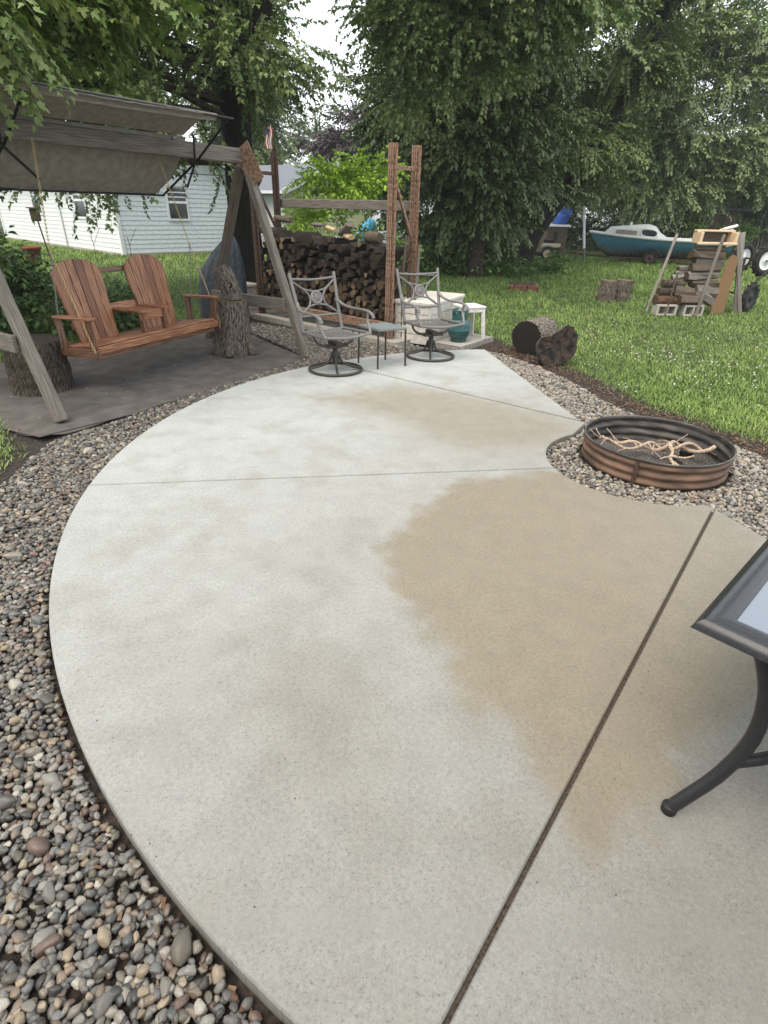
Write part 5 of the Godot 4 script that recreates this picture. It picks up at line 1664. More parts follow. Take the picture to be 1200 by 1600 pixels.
	wheel(o, v3(0.02, 0.98, -0.38), 0.28, 0.12, Basis(Vector3.UP, 0.3), M.rubber, M.white_paint)
	rtube(o, "axle", M.black_rod, [v3(0.02, 0.285, 0.2), v3(-0.05, 0.32, -0.5)], [0.018], 6)
	rtube(o, "frame_bar", M.black_rod, curve([v3(-0.02, 0.5, 0.15), v3(0.3, 0.78, 0.12), v3(0.75, 1.0, 0.05)], 6), [0.018], 6)
	rtube(o, "frame_bar", M.black_rod, [v3(-0.08, 0.3, -0.1), v3(0.02, 0.98, -0.3)], [0.02], 6)
	rtube(o, "frame_bar", M.black_rod, [v3(0.28, 0.95, 0.02), v3(0.02, 0.98, -0.4)], [0.016], 6)

func wheel(o: Node3D, c: Vector3, r: float, w: float, b: Basis, tm: Material, rm: Material):
	var xf := Transform3D(b * Basis(Vector3.RIGHT, PI / 2), c)
	var g := mb()
	var pr := []
	for k in 13:
		var a := TAU * k / 12.0
		pr.append(Vector2(r * 0.78 + r * 0.22 * cos(a), w * 0.5 * sin(a)))
	g.lathe(pr, 28, xf)
	var t := part(o, "tyre", g.done(), tm)
	for k in 14:
		var a := TAU * k / 14.0
		var lug := mb()
		lug.box(v3(0.02, w * 0.85, 0.035), xf * Transform3D(Basis(Vector3.UP, a), v3(cos(a), 0, -sin(a)) * r), 0.004)
		part(t, "tread_block", lug.done(), tm)
	g = mb()
	g.lathe([Vector2(r * 0.60, w * 0.32), Vector2(r * 0.5, w * 0.2), Vector2(r * 0.2, w * 0.16), Vector2(r * 0.16, w * 0.34), Vector2(0, w * 0.34)], 20, xf)
	g.lathe([Vector2(r * 0.60, -w * 0.32), Vector2(r * 0.5, -w * 0.2), Vector2(r * 0.2, -w * 0.16), Vector2(r * 0.16, -w * 0.34), Vector2(0, -w * 0.34)], 20, xf, 0.0, TAU, true)
	part(o, "rim", g.done(), rm)

func rbar_top(called: String, label: String, cat: String, m: Material, a: Vector3, b: Vector3, w: float, h: float, up := Vector3.UP) -> MeshInstance3D:
	var o := rbar(self, called, m, a, b, w, h, 0.004, up)
	tag(o, label, cat)
	return o

# ---------------------------------------------------------------- far things
func wall_boards(p: Node3D, m: Material, a: Vector3, b: Vector3, h: float, step: float, out: Vector3):
	var n := int(h / step)
	for k in n:
		var y := k * step
		var g := mb()
		g.st.set_smooth_group(-1)
		var o0 := out * 0.022; var o1 := out * 0.006
		var y1 := y + step
		var L := (b - a).length()
		g.quad(a + o0 + v3(0, y, 0), b + o0 + v3(0, y, 0), b + o1 + v3(0, y1, 0), a + o1 + v3(0, y1, 0), Vector2(0, 0), Vector2(L, 0), Vector2(L, step), Vector2(0, step), out)
		g.quad(a + o0 + v3(0, y, 0), b + o0 + v3(0, y, 0), b + v3(0, y, 0), a + v3(0, y, 0), Vector2(0, 0), Vector2(L, 0), Vector2(L, 0.02), Vector2(0, 0.02), Vector3.DOWN)
		part(p, "siding_board", g.done(), m)

func window(p: Node3D, c: Vector3, along: Vector3, out: Vector3, w: float, h: float, shutters := false):
	# c: middle of the sill on the wall face
	var xf := Transform3D(Basis(along, Vector3.UP, out), c + out * 0.03)
	var g := mb()
	for s in [-1.0, 1.0]:
		g.box(v3(0.07, h + 0.14, 0.06), xf * Transform3D(Basis.IDENTITY, v3(s * (w / 2 + 0.03), h / 2, 0)), 0.006)
	g.box(v3(w - 0.01, 0.07, 0.06), xf * Transform3D(Basis.IDENTITY, v3(0, -0.035, 0)), 0.006)
	g.box(v3(w - 0.01, 0.07, 0.06), xf * Transform3D(Basis.IDENTITY, v3(0, h + 0.035, 0)), 0.006)
	var f := part(p, "window", g.done(), M.white_trim)
	g = mb()
	g.box(v3(w, 0.045, 0.04), xf * Transform3D(Basis.IDENTITY, v3(0, h * 0.5, -0.002)), 0.004)
	part(f, "meeting_rail", g.done(), M.white_trim)
	for k in 2:
		g = mb()
		g.box(v3(w - 0.01, h * 0.5 - 0.03, 0.008), xf * Transform3D(Basis.IDENTITY, v3(0, h * (0.25 + 0.5 * k), -0.004 - 0.012 * k)), 0.001)
		part(f, "pane", g.done(), M.window_glass)
	if shutters:
		for s in [-1.0, 1.0]:
			g = mb()
			g.box(v3(0.30, h + 0.10, 0.03), xf * Transform3D(Basis.IDENTITY, v3(s * (w / 2 + 0.24), h / 2, 0)), 0.006)
			for k in 12: g.box(v3(0.22, 0.05, 0.014), xf * Transform3D(Basis(Vector3.RIGHT, 0.5), v3(s * (w / 2 + 0.24), h * (k + 0.5) / 12.0, 0.02)), 0.003)
			part(p, "shutter", g.done(), M.white_trim)

func houses():
	var K := v3(-9.644, -0.06, -21.843)
	var ra := v3(0.675, 0, -0.738)      # along the right wall
	var la := v3(-0.738, 0, -0.675)     # along the left wall
	var o := thing("house", "white sided house with two windows behind the porch swing", "house", K)
	var lr := 4.95; var ll := 13.0; var h := 2.72
	var Z := Vector3.ZERO
	# solid body, set back behind the boards
	var g := mb()
	g.box(v3(lr - 0.04, h, ll - 0.04), Transform3D(Basis(ra, Vector3.UP, -la), ra * lr * 0.5 + la * ll * 0.5 + v3(0, h * 0.5, 0)), 0.01)
	part(o, "wall", g.done(), M.siding)
	wall_boards(o, M.siding, Z + v3(0, 0.1, 0), ra * lr + v3(0, 0.1, 0), h - 0.12, 0.152, -la)
	wall_boards(o, M.siding_pale, la * ll + v3(0, 0.1, 0), v3(0, 0.1, 0), h - 0.12, 0.152, -ra)
	for e in [[Z, 0.0], [ra * lr, 0.0], [la * ll, 0.0]]:
		rbar(o, "corner_trim", M.white_trim, e[0] + v3(0, 0.05, 0) - la * 0.0, e[0] + v3(0, h, 0), 0.13, 0.13, 0.006, ra)
	rbar(o, "foundation", M.block, -la * 0.02 + v3(0, 0.05, 0), ra * lr - la * 0.02 + v3(0, 0.05, 0), 0.05, 0.12)
	rbar(o, "foundation", M.block, -ra * 0.02 + v3(0, 0.05, 0), la * ll - ra * 0.02 + v3(0, 0.05, 0), 0.05, 0.12)
	window(o, ra * 2.35 + v3(0, 1.22, 0), ra, -la, 0.74, 1.06)
	window(o, la * 2.95 + v3(0, 1.2, 0), -la, -ra, 0.95, 1.1, true)
	window(o, la * 7.6 + v3(0, 1.25, 0), -la, -ra, 0.95, 1.1)
	# downspout, low gable roof
	rbar(o, "downspout", M.white_trim, la * 5.1 - ra * 0.07 + v3(0, 0.1, 0), la * 5.1 - ra * 0.07 + v3(0, h, 0), 0.08, 0.06)
	var roof := mb()
	var e0 := -ra * 0.4 - la * 0.35; var e1 := ra * (lr + 0.4) - la * 0.35
	var q0 := -ra * 0.4 + la * (ll + 0.3); var q1 := ra * (lr + 0.4) + la * (ll + 0.3)
	var r0 := ra * lr * 0.5 - la * 0.35; var r1 := ra * lr * 0.5 + la * (ll + 0.3)
	var eh := v3(0, h + 0.02, 0); var rh := v3(0, h + 1.1, 0)
	roof.st.set_smooth_group(-1)
	for k in 2:
		var dy := v3(0, -0.12 * k, 0)
		var up := Vector3.UP if k == 0 else Vector3.DOWN
		roof.quad(e0 + eh + dy, q0 + eh + dy, r1 + rh + dy, r0 + rh + dy, Vector2(0, 0), Vector2(9, 0), Vector2(9, 3), Vector2(0, 3), up)
		roof.quad(e1 + eh + dy, q1 + eh + dy, r1 + rh + dy, r0 + rh + dy, Vector2(0, 0), Vector2(9, 0), Vector2(9, 3), Vector2(0, 3), up)
	part(o, "roof", roof.done(), M.shingle)
	for e in [[e0, r0], [e1, r0]]: rbar(o, "rake_board", M.white_trim, e[0] + eh - v3(0, 0.06, 0), e[1] + rh - v3(0, 0.06, 0), 0.03, 0.16)
	rbar(o, "fascia", M.white_trim, e0 + eh - v3(0, 0.07, 0), q0 + eh - v3(0, 0.07, 0), 0.03, 0.15)
	g = mb()
	g.tri(Z + eh, ra * lr + eh, ra * lr * 0.5 + rh, Vector2(0, 0), Vector2(5, 0), Vector2(2.5, 1), -la)
	part(o, "gable", g.done(), M.siding)
	# second house: pale yellow gable
	K = v3(-4.7, -0.06, -27.0)
	o = thing("house", "pale yellow gabled house with a grey shingle roof, behind the firewood rack", "house", K)
	var l := v3(-0.87, 0, -0.50); var gd := v3(0.50, 0, -0.87)
	var W := 7.2; var D := 8.5; h = 2.34
	g = mb()
	g.box(v3(D - 0.05, h, W - 0.05), Transform3D(Basis(l, Vector3.UP, -gd), l * D * 0.5 + gd * W * 0.5 + v3(0, h * 0.5, 0)), 0.01)
	part(o, "wall", g.done(), M.siding_pale)
	wall_boards(o, M.siding_yellow, v3(0, 0.1, 0), gd * W + v3(0, 0.1, 0), h - 0.12, 0.152, -l)
	wall_boards(o, M.siding_pale, v3(0, 0.1, 0), l * D + v3(0, 0.1, 0), h - 0.12, 0.152, -gd)
	rbar(o, "corner_trim", M.white_trim, v3(0, 0.05, 0), v3(0, h, 0), 0.12, 0.12, 0.006, l)
	var pk := 1.12
	g = mb()
	g.tri(v3(0, h, 0), gd * W + v3(0, h, 0), gd * W * 0.5 + v3(0, h + pk, 0), Vector2(0, 0), Vector2(7, 0), Vector2(3.5, 1), -l)
	part(o, "gable", g.done(), M.siding_yellow)
	roof = mb()
	roof.st.set_smooth_group(-1)
	var f0 := -gd * 0.4 - l * 0.4; var f1 := -gd * 0.4 + l * (D + 0.3)
	var b0 := gd * (W + 0.4) - l * 0.4; var b1 := gd * (W + 0.4) + l * (D + 0.3)
	var t0 := gd * W * 0.5 - l * 0.4; var t1 := gd * W * 0.5 + l * (D + 0.3)
	eh = v3(0, h - 0.06, 0); rh = v3(0, h + pk + 0.06, 0)
	for k in 2:
		var dy := v3(0, -0.12 * k, 0)
		var up := Vector3.UP if k == 0 else Vector3.DOWN
		roof.quad(f0 + eh + dy, f1 + eh + dy, t1 + rh + dy, t0 + rh + dy, Vector2(0, 0), Vector2(9, 0), Vector2(9, 4), Vector2(0, 4), up)
		roof.quad(b0 + eh + dy, b1 + eh + dy, t1 + rh + dy, t0 + rh + dy, Vector2(0, 0), Vector2(9, 0), Vector2(9, 4), Vector2(0, 4), up)
	part(o, "roof", roof.done(), M.shingle)
	rbar(o, "rake_board", M.white_trim, f0 + eh - v3(0, 0.02, 0), t0 + rh - v3(0, 0.02, 0), 0.04, 0.22)
	rbar(o, "rake_board", M.white_trim, b0 + eh - v3(0, 0.02, 0), t0 + rh - v3(0, 0.02, 0), 0.04, 0.22)
	rbar(o, "gutter", M.white_trim, f0 + eh - v3(0, 0.03, 0), f1 + eh - v3(0, 0.03, 0), 0.09, 0.11)
	window(o, l * 3.0 + v3(0, 1.1, 0), l, -gd, 0.9, 0.9)
	# far grey house between the rack posts
	K = v3(1.0, -0.06, -56.0)
	o = thing("house", "distant grey gabled house seen between the two right posts of the rack", "house", K)
	g = mb()
	g.box(v3(7.0, 2.7, 6.0), Transform3D(Basis.IDENTITY, v3(0, 1.35, -3.0)), 0.01)
	part(o, "wall", g.done(), M.siding)
	roof = mb()
	roof.st.set_smooth_group(-1)
	for s in [-1.0, 1.0]:
		roof.quad(v3(s * 3.8, 2.6, 0.3), v3(0, 4.3, 0.3), v3(0, 4.3, -6.3), v3(s * 3.8, 2.6, -6.3), Vector2(0, 0), Vector2(4, 0), Vector2(4, 6), Vector2(0, 6), Vector3.UP)
	roof.tri(v3(-3.5, 2.7, 0.02), v3(3.5, 2.7, 0.02), v3(0, 4.26, 0.02), Vector2.ZERO, Vector2(7, 0), Vector2(3.5, 2), v3(0, 0, 1))
	part(o, "roof", roof.done(), M.shingle)
	for s in [-1.0, 1.0]: rbar(o, "rake_board", M.white_trim, v3(s * 3.8, 2.56, 0.32), v3(0, 4.26, 0.32), 0.04, 0.2)
	window(o, v3(-1.5, 1.0, 0), Vector3.RIGHT, v3(0, 0, 1), 1.0, 1.1)
	# small flag at the roof of the yellow house
	o = thing("flag", "small red and white striped flag above the roof behind the swing", "flag", v3(-4.75, 2.35, -25.2))
	rtube(o, "pole", M.galv, [v3(0.12, 0.0, 0), v3(0.0, 2.05, 0)], [0.018], 6)
	for k in 7:
		g = mb()
		for e in 5:
			var y0 := 1.95 - e * 0.14; var y1 := y0 - 0.14
			var x0 := -0.12 + k * 0.036 + 0.03 * sin(e * 1.3); var x1 := -0.12 + k * 0.036 + 0.03 * sin((e + 1) * 1.3)
			g.quad(v3(x0, y0, 0.03 * sin(k * 1.2)), v3(x0 + 0.036, y0, 0.03 * sin((k + 1) * 1.2)), v3(x1 + 0.036, y1, 0.03 * sin((k + 1) * 1.2)), v3(x1, y1, 0.03 * sin(k * 1.2)), Vector2.ZERO, Vector2.RIGHT, Vector2.ONE, Vector2.DOWN, v3(0, 0, 1))
		part(o, "stripe", g.done(), M.flag_red if k % 2 == 0 else M.hull_white)
	g = mb()
	g.box(v3(0.10, 0.24, 0.01), Transform3D(Basis.IDENTITY, v3(-0.07, 1.83, 0.05)), 0.001)
	part(o, "canton", g.done(), M.flag_blue)

func boat():
	# length runs from the bow (left) to the stern
	var bow := v3(8.35, -0.06, -26.0)
	var ax := v3(0.91, 0, 0.415).normalized()
	var yaw := atan2(-ax.z, ax.x)
	var o := thing("boat", "old blue and white sailing boat hull with a small cabin, on a trailer", "boat", bow, yaw)
	var L := 5.3
	# stations: [t, half beam, sheer height, keel height, chine fullness]
	var P := func(t: float, j: int, s: float) -> Vector3:
		var hb := 0.92 * pow(sin(PI * 0.5 * minf(1.0, t * 1.55 + 0.02)), 0.75) * (1.0 - 0.22 * maxf(0.0, t - 0.6))
		var sh := 1.10 - 0.52 * t + 0.34 * t * t
		var kl := 0.20 + 0.55 * pow(maxf(0.0, 1.0 - t * 5.5), 2.0) + 0.16 * t * t
		var f := j / 8.0
		var y := lerpf(kl, sh, f)
		var b := hb * pow(sin(f * PI * 0.5), 0.62)
		var x := L * t + 0.22 * (1.0 - f) * pow(1.0 - t, 3.0)
		return v3(x, y, b * s)
	var g := mb(); var bt := mb()
	for s in [-1.0, 1.0]:
		for i in 24:
			for j in 8:
				var t0 := i / 24.0; var t1 := (i + 1) / 24.0
				var a: Vector3 = P.call(t0, j, s); var b: Vector3 = P.call(t1, j, s); var c: Vector3 = P.call(t1, j + 1, s); var d: Vector3 = P.call(t0, j + 1, s)
				(bt if j < 3 else g).quad(a, b, c, d, Vector2(a.x, a.y), Vector2(b.x, b.y), Vector2(c.x, c.y), Vector2(d.x, d.y), v3(-0.2, -0.3, s))
	for j in 8:   # transom
		var a: Vector3 = P.call(1.0, j, 1.0); var b: Vector3 = P.call(1.0, j + 1, 1.0); var c: Vector3 = P.call(1.0, j + 1, -1.0); var d: Vector3 = P.call(1.0, j, -1.0)
		g.quad(a, b, c, d, Vector2(a.z, a.y), Vector2(b.z, b.y), Vector2(c.z, c.y), Vector2(d.z, d.y), v3(1, 0, 0))
	part(o, "hull", g.done(), M.hull_blue)
	part(o, "bottom", bt.done(), M.hull_bottom)
	# rub rail and deck
	for s in [-1.0, 1.0]:
		var line := []
		for i in 25:
			var p: Vector3 = P.call(i / 24.0, 8, s)
			line.append(p + v3(0, 0.0, 0.02 * s))
		rtube(o, "rub_rail", M.hull_white, line, [0.055], 8)
	var dk := mb()
	for i in 24:
		var a: Vector3 = P.call(i / 24.0, 8, 1.0); var b: Vector3 = P.call((i + 1) / 24.0, 8, 1.0); var c: Vector3 = P.call((i + 1) / 24.0, 8, -1.0); var d: Vector3 = P.call(i / 24.0, 8, -1.0)
		var ma := (a + d) * 0.5 + v3(0, 0.05, 0); var mb2 := (b + c) * 0.5 + v3(0, 0.05, 0)
		var cock := i > 15
		if cock:
			ma.y -= 0.35; mb2.y -= 0.35
		dk.quad(a, b, mb2, ma, Vector2(a.x, a.z), Vector2(b.x, b.z), Vector2(b.x, 0), Vector2(a.x, 0), Vector3.UP)
		dk.quad(d, c, mb2, ma, Vector2(d.x, d.z), Vector2(c.x, c.z), Vector2(b.x, 0), Vector2(a.x, 0), Vector3.UP)
	part(o, "deck", dk.done(), M.hull_white)
	# cabin trunk
	var cb := mb()
	var cs := [[0.11, 0.03, 0.28], [0.15, 0.24, 0.42], [0.26, 0.33, 0.55], [0.37, 0.42, 0.62], [0.42, 0.44, 0.62], [0.47, 0.38, 0.62], [0.51, 0.17, 0.62], [0.56, 0.03, 0.62]]
	var Q := func(i: int, j: int) -> Vector3:
		var e: Array = cs[i]
		var top: float = P.call(e[0], 8, 1.0).y + e[1]
		var base: float = P.call(e[0], 8, 1.0).y + 0.02
		var f: float = [-1.0, -0.96, -0.80, 0.0, 0.80, 0.96, 1.0][j]
		var y: float = [base, lerpf(base, top, 0.75), top - 0.01, top + 0.05, top - 0.01, lerpf(base, top, 0.75), base][j]
		return v3(L * e[0], y, e[2] * f)
	for i in cs.size() - 1:
		for j in 6:
			var a: Vector3 = Q.call(i, j); var b: Vector3 = Q.call(i + 1, j); var c: Vector3 = Q.call(i + 1, j + 1); var d: Vector3 = Q.call(i, j + 1)
			cb.quad(a, b, c, d, Vector2(a.x, j), Vector2(b.x, j), Vector2(c.x, j + 1), Vector2(d.x, j + 1), v3(0, 0.6, j - 2.5))
	part(o, "cabin", cb.done(), M.hull_white)
	for s in [-1.0, 1.0]:
		g = mb()
		var pts := []
		for k in 14:
			var a := TAU * k / 14.0
			var sx := cos(a); var sy := sin(a)
			pts.append(v3(L * 0.435 + 0.31 * signf(sx) * pow(absf(sx), 0.8) , 1.12 + 0.135 * signf(sy) * pow(absf(sy), 0.7) - 0.03 * sx, s * 0.634))
		for k in 14: g.tri(v3(L * 0.435, 1.12, s * 0.636), pts[k], pts[(k + 1) % 14], Vector2.ZERO, Vector2.RIGHT, Vector2.ONE, v3(0, 0, s))
		part(o, "cabin_window", g.done(), M.window_glass)
		var fr := []
		for k in 15: fr.append(pts[k % 14])
		rtube(o, "window_frame", M.hull_white, fr, [0.028], 6, false)
		rbox(o, "side_window", M.gray_pale, v3(L * 0.275, 1.13, s * 0.575), v3(0.8, 0.15, 0.02), 0, 0.02, v3(0, -0.12 * s, -0.03))
	rbox(o, "mast_step", M.hull_white, v3(L * 0.29, 1.42, 0), v3(0.08, 0.16, 0.08), 0, 0.01)
	# trailer
	var tr := thing("boat_trailer", "low dark trailer with mudguards under the blue boat", "trailer", bow, yaw)
	for s in [-1.0, 1.0]:
		rtube(tr, "frame_rail", M.rust_dark, [v3(0.4, 0.2, 0), v3(1.6, 0.2, s * 0.6), v3(5.0, 0.22, s * 0.6)], [0.035], 6)
		wheel(tr, v3(2.55, 0.27, s * 0.98), 0.27, 0.17, Basis.IDENTITY, M.rubber, M.rust_dark)
		g = mb()
		for k in 8:
			var a0 := PI * (0.05 + 0.9 * k / 8.0); var a1 := PI * (0.05 + 0.9 * (k + 1) / 8.0)
			g.quad(v3(2.55 + cos(a0) * 0.36, 0.27 + sin(a0) * 0.34, s * 0.86), v3(2.55 + cos(a1) * 0.36, 0.27 + sin(a1) * 0.34, s * 0.86), v3(2.55 + cos(a1) * 0.36, 0.27 + sin(a1) * 0.34, s * 1.1), v3(2.55 + cos(a0) * 0.36, 0.27 + sin(a0) * 0.34, s * 1.1), Vector2(0, k), Vector2(0, k + 1), Vector2(1, k + 1), Vector2(1, k), v3(cos(a0), sin(a0), 0))
		part(tr, "mudguard", g.done(), M.rust_dark)
	rtube(tr, "tongue", M.rust_dark, [v3(0.4, 0.2, 0), v3(-0.9, 0.28, 0)], [0.04], 6)
	rtube(tr, "axle", M.rust_dark, [v3(2.55, 0.27, -0.95), v3(2.55, 0.27, 0.95)], [0.03], 6)

func yard_things():
	# white pole and short post left of the boat
	var o := thing("leaning_pole", "thin whitish pole leaning in front of the dark tree, left of the boat bow", "pole", v3(8.0, -0.06, -25.3))
	rtube(o, "shaft", M.white_trim, [v3(0.0, 0.45, 0), v3(-0.36, 2.0, 0.2)], [0.05, 0.045], 8)
	rtube(o, "foot", M.gray_wood, [v3(0.09, 0.0, 0), v3(0.0, 0.5, 0)], [0.06], 8)
	rbar_top("short_post", "short dark post in the grass left of the boat bow", "post", M.brown_wood, v3(7.75, -0.06, -25.4), v3(7.82, 0.5, -25.4), 0.10, 0.10)
	# ride-on mower
	o = thing("riding_mower", "cream ride-on mower parked in shade under the trees", "mower", v3(6.25, -0.06, -25.8), -0.5)
	g_mower(o)
	# blue tarp over a crate
	o = thing("covered_crate", "white crate with a crumpled blue tarp on it, in the shade behind the mower", "crate", v3(7.5, -0.06, -28.5), 0.2)
	rbox(o, "crate", M.brown_wood, v3(0, 0.6, 0), v3(1.0, 1.2, 0.7), 0, 0.01)
	rbox(o, "top", M.white_paint, v3(0, 1.25, 0), v3(1.15, 0.09, 0.85), 0, 0.01)
	part(o, "tarp", V.pebble3, M.blue_tarp, Transform3D(Basis.from_euler(v3(0.1, 0.5, 0.1)) * Basis.from_scale(v3(0.36, 0.30, 0.36)), v3(0.22, 1.52, 0)))
	part(o, "tarp", V.pebble1, M.blue_tarp, Transform3D(Basis.from_euler(v3(0.1, 1.5, 0.3)) * Basis.from_scale(v3(0.3, 0.22, 0.3)), v3(0.42, 1.78, 0.1)))
	# red barrel far in the shade
	o = thing("oil_drum", "rusty red drum in the shade between the two dark trunks", "drum", v3(4.15, -0.06, -26.5))
	var g := mb()
	g.lathe([Vector2(0, 0), Vector2(0.29, 0), Vector2(0.29, 0.29), Vector2(0.305, 0.30), Vector2(0.29, 0.31), Vector2(0.29, 0.58), Vector2(0.305, 0.59), Vector2(0.29, 0.60), Vector2(0.29, 0.88), Vector2(0.27, 0.89), Vector2(0, 0.87)], 20)
	part(o, "body", g.done(), M.rust_red)
	o = thing("oil_drum", "pale drum beside the rusty red drum in the shade", "drum", v3(4.0, -0.06, -24.6))
	g = mb()
	g.lathe([Vector2(0, 0), Vector2(0.24, 0), Vector2(0.24, 0.2), Vector2(0.255, 0.21), Vector2(0.24, 0.22), Vector2(0.24, 0.45), Vector2(0.22, 0.47), Vector2(0, 0.45)], 18)
	part(o, "body", g.done(), M.white_trim)
	# shed lamp: far white roof bit between the trees
	o = thing("shed", "small pale shed far off between the dark trees", "shed", v3(10.6, -0.06, -38.5), 0.2)
	rbox(o, "wall", M.siding_pale, v3(0, 1.25, 0), v3(1.8, 2.5, 1.6), 0, 0.01)
	for s in [-1.0, 1.0]: rbar(o, "roof", M.hull_white, v3(s * 1.05, 2.45, 0), v3(-s * 0.02, 3.2 + 0.01 * s, 0), 2.0, 0.06, 0.01, Vector3.UP)
	# red shed and fence at the far right
	o = thing("shed", "brown timber shed half hidden behind leaves above the wood pile", "shed", v3(15.9, -0.06, -31.0), -0.4)
	for k in 10: rbox(o, "plank", M.red_wood_dark if k % 3 else M.brown_wood, v3(-1.13 + k * 0.25, 1.05, 0.0), v3(0.24, 2.1, 0.04), 0, 0.006)
	rbox(o, "roof", M.shingle, v3(0, 2.25, -0.7), v3(3.1, 0.1, 2.1), 0, 0.01, v3(0.16, 0, 0))
	rbox(o, "side_wall", M.brown_wood, v3(1.2, 1.0, -0.75), v3(0.05, 2.0, 1.4), 0, 0.006)
	rbox(o, "side_wall", M.brown_wood, v3(-1.2, 1.0, -0.75), v3(0.05, 2.0, 1.4), 0, 0.006)
	o = thing("ladder", "tan wooden step ladder leaning by the brown shed", "ladder", v3(14.2, -0.06, -29.2), -0.3)
	for s in [-1.0, 1.0]: rbar(o, "rail", M.pale_wood, v3(s * 0.26, 0, 0.2), v3(s * 0.2, 2.0, -0.35), 0.06, 0.08)
	for k in 6: rbox(o, "rung", M.pale_wood, v3(0, 0.3 + k * 0.29, 0.2 - 0.082 * (k + 1)), v3(0.44, 0.03, 0.08), 0, 0.004)
	o = thing("picket_fence", "weathered grey picket fence at the far right behind the cart", "fence", v3(17.0, -0.06, -31.2), 0.12)
	for k in 26: rbox(o, "picket", M.gray_wood if k % 3 else M.brown_wood, v3(k * 0.17, 0.85 + rnd(-0.06, 0.06), 0), v3(0.10, 1.7, 0.02), 0, 0.004, v3(rnd(-0.03, 0.03), 0, rnd(-0.06, 0.06)))
	for y in [0.4, 1.3]: rbox(o, "rail", M.brown_wood, v3(2.1, y, -0.035), v3(4.5, 0.08, 0.04), 0, 0.004)
	# white car behind the rack, blue tarp by it
	o = thing("white_car", "white car parked behind the rack, seen between the timber rail and the firewood", "car", v3(0.2, -0.06, -22.5), -0.1)
	car(o)
	o = thing("tarp_bundle", "bright blue tarp bundle beside the white car behind the rack", "tarp", v3(-0.85, -0.06, -20.6))
	part(o, "bundle", V.pebble2, M.sky_tarp, Transform3D(Basis.from_euler(v3(0.1, 0.5, 1.2)) * Basis.from_scale(v3(0.85, 0.42, 0.35)), v3(0, 0.62, 0)))
	part(o, "bundle", V.pebble4, M.sky_tarp, Transform3D(Basis.from_euler(v3(0.1, 1.5, 0.9)) * Basis.from_scale(v3(0.34, 0.2, 0.22)), v3(0.12, 1.16, 0)))
	# planks on the lawn
	var pn := ["longest tan plank lying in the grass right of the rack", "pale plank lying askew in the grass right of the rack", "short brown plank lying in the grass right of the rack", "white board lying flat in the grass right of the rack"]
	var pp := [[0.9, -20.6, 2.2, 0.1, "pale_wood"], [1.2, -18.9, 1.7, -0.35, "pale_wood"], [0.95, -21.8, 1.4, 0.2, "brown_wood"], [0.85, -17.2, 0.75, 0.3, "hull_white"]]
	for k in 4:
		var e: Array = pp[k]
		tag(rbox(self, "loose_plank", M[e[4]], v3(e[0], 0.03, e[1]), v3(e[2], 0.05, 0.14 if k < 3 else 0.4), e[3], 0.006), pn[k], "plank")
	# by the white house
	o = thing("bird_feeder", "dark bird feeder on a thin pole in front of the white house", "bird feeder", v3(-10.75, -0.06, -18.8))
	rtube(o, "pole", M.rust_dark, [v3(0.12, 0, 0), v3(0, 1.2, 0)], [0.022], 6)
	rbox(o, "house", M.rust_dark, v3(-0.03, 1.32, 0), v3(0.24, 0.34, 0.22), 0.3, 0.02)
	rbox(o, "roof", M.red_wood_dark, v3(-0.03, 1.51, 0), v3(0.34, 0.04, 0.32), 0.3, 0.01)
	o = thing("flower_pot", "large terracotta pot in the grass in front of the white house", "pot", v3(-11.3, -0.06, -19.0))
	g = mb()
	g.lathe([Vector2(0, 0.0), Vector2(0.2, 0), Vector2(0.27, 0.36), Vector2(0.3, 0.37), Vector2(0.3, 0.44), Vector2(0.26, 0.44), Vector2(0.25, 0.38), Vector2(0, 0.36)], 20)
	part(o, "bowl", g.done(), M.terracotta)
	for e in [[-8.7, -20.2, "bare forked garden stake near the corner of the white house"], [-9.8, -20.0, "thin bent garden stake under the shuttered window"]]:
		var st := thing("garden_stake", e[2], "stake", v3(e[0], -0.06, e[1]))
		rtube(st, "stem", M.twig, curve([Vector3.ZERO, v3(0.03, 0.4, 0), v3(-0.02, 0.75, 0)], 6), [0.014, 0.01], 5)
		rtube(st, "fork", M.twig, curve([v3(0.02, 0.45, 0), v3(0.16, 0.7, 0), v3(0.34, 1.0, 0)], 6), [0.009, 0.006], 5)

func g_mower(o: Node3D):
	rbox(o, "deck", M.black_plastic, v3(0, 0.24, 0.1), v3(1.05, 0.16, 0.6), 0, 0.03)
	rbox(o, "hood", M.cream_paint, v3(-0.45, 0.58, 0), v3(0.62, 0.36, 0.5), 0, 0.06)
	rbox(o, "fender", M.cream_paint, v3(0.5, 0.55, 0), v3(0.62, 0.14, 0.8), 0, 0.05)
	rbox(o, "seat", M.black_plastic, v3(0.42, 0.72, 0), v3(0.42, 0.12, 0.44), 0, 0.04)
	rbox(o, "seat_back", M.black_plastic, v3(0.62, 0.92, 0), v3(0.1, 0.34, 0.42), 0, 0.04)
	rtube(o, "steering_column", M.black_rod, [v3(-0.18, 0.7, 0), v3(0.02, 0.95, 0)], [0.025], 6)
	var r := []
	for k in 17: r.append(v3(0.03 + 0.06 * sin(TAU * k / 16.0), 0.96 + 0.08 * sin(TAU * k / 16.0), 0.16 * cos(TAU * k / 16.0)))
	rtube(o, "steering_wheel", M.black_rod, r, [0.016], 6, false)
	for s in [-1.0, 1.0]:
		wheel(o, v3(0.5, 0.27, s * 0.42), 0.27, 0.2, Basis.IDENTITY, M.rubber, M.cream_paint)
		wheel(o, v3(-0.55, 0.18, s * 0.36), 0.18, 0.13, Basis.IDENTITY, M.rubber, M.cream_paint)

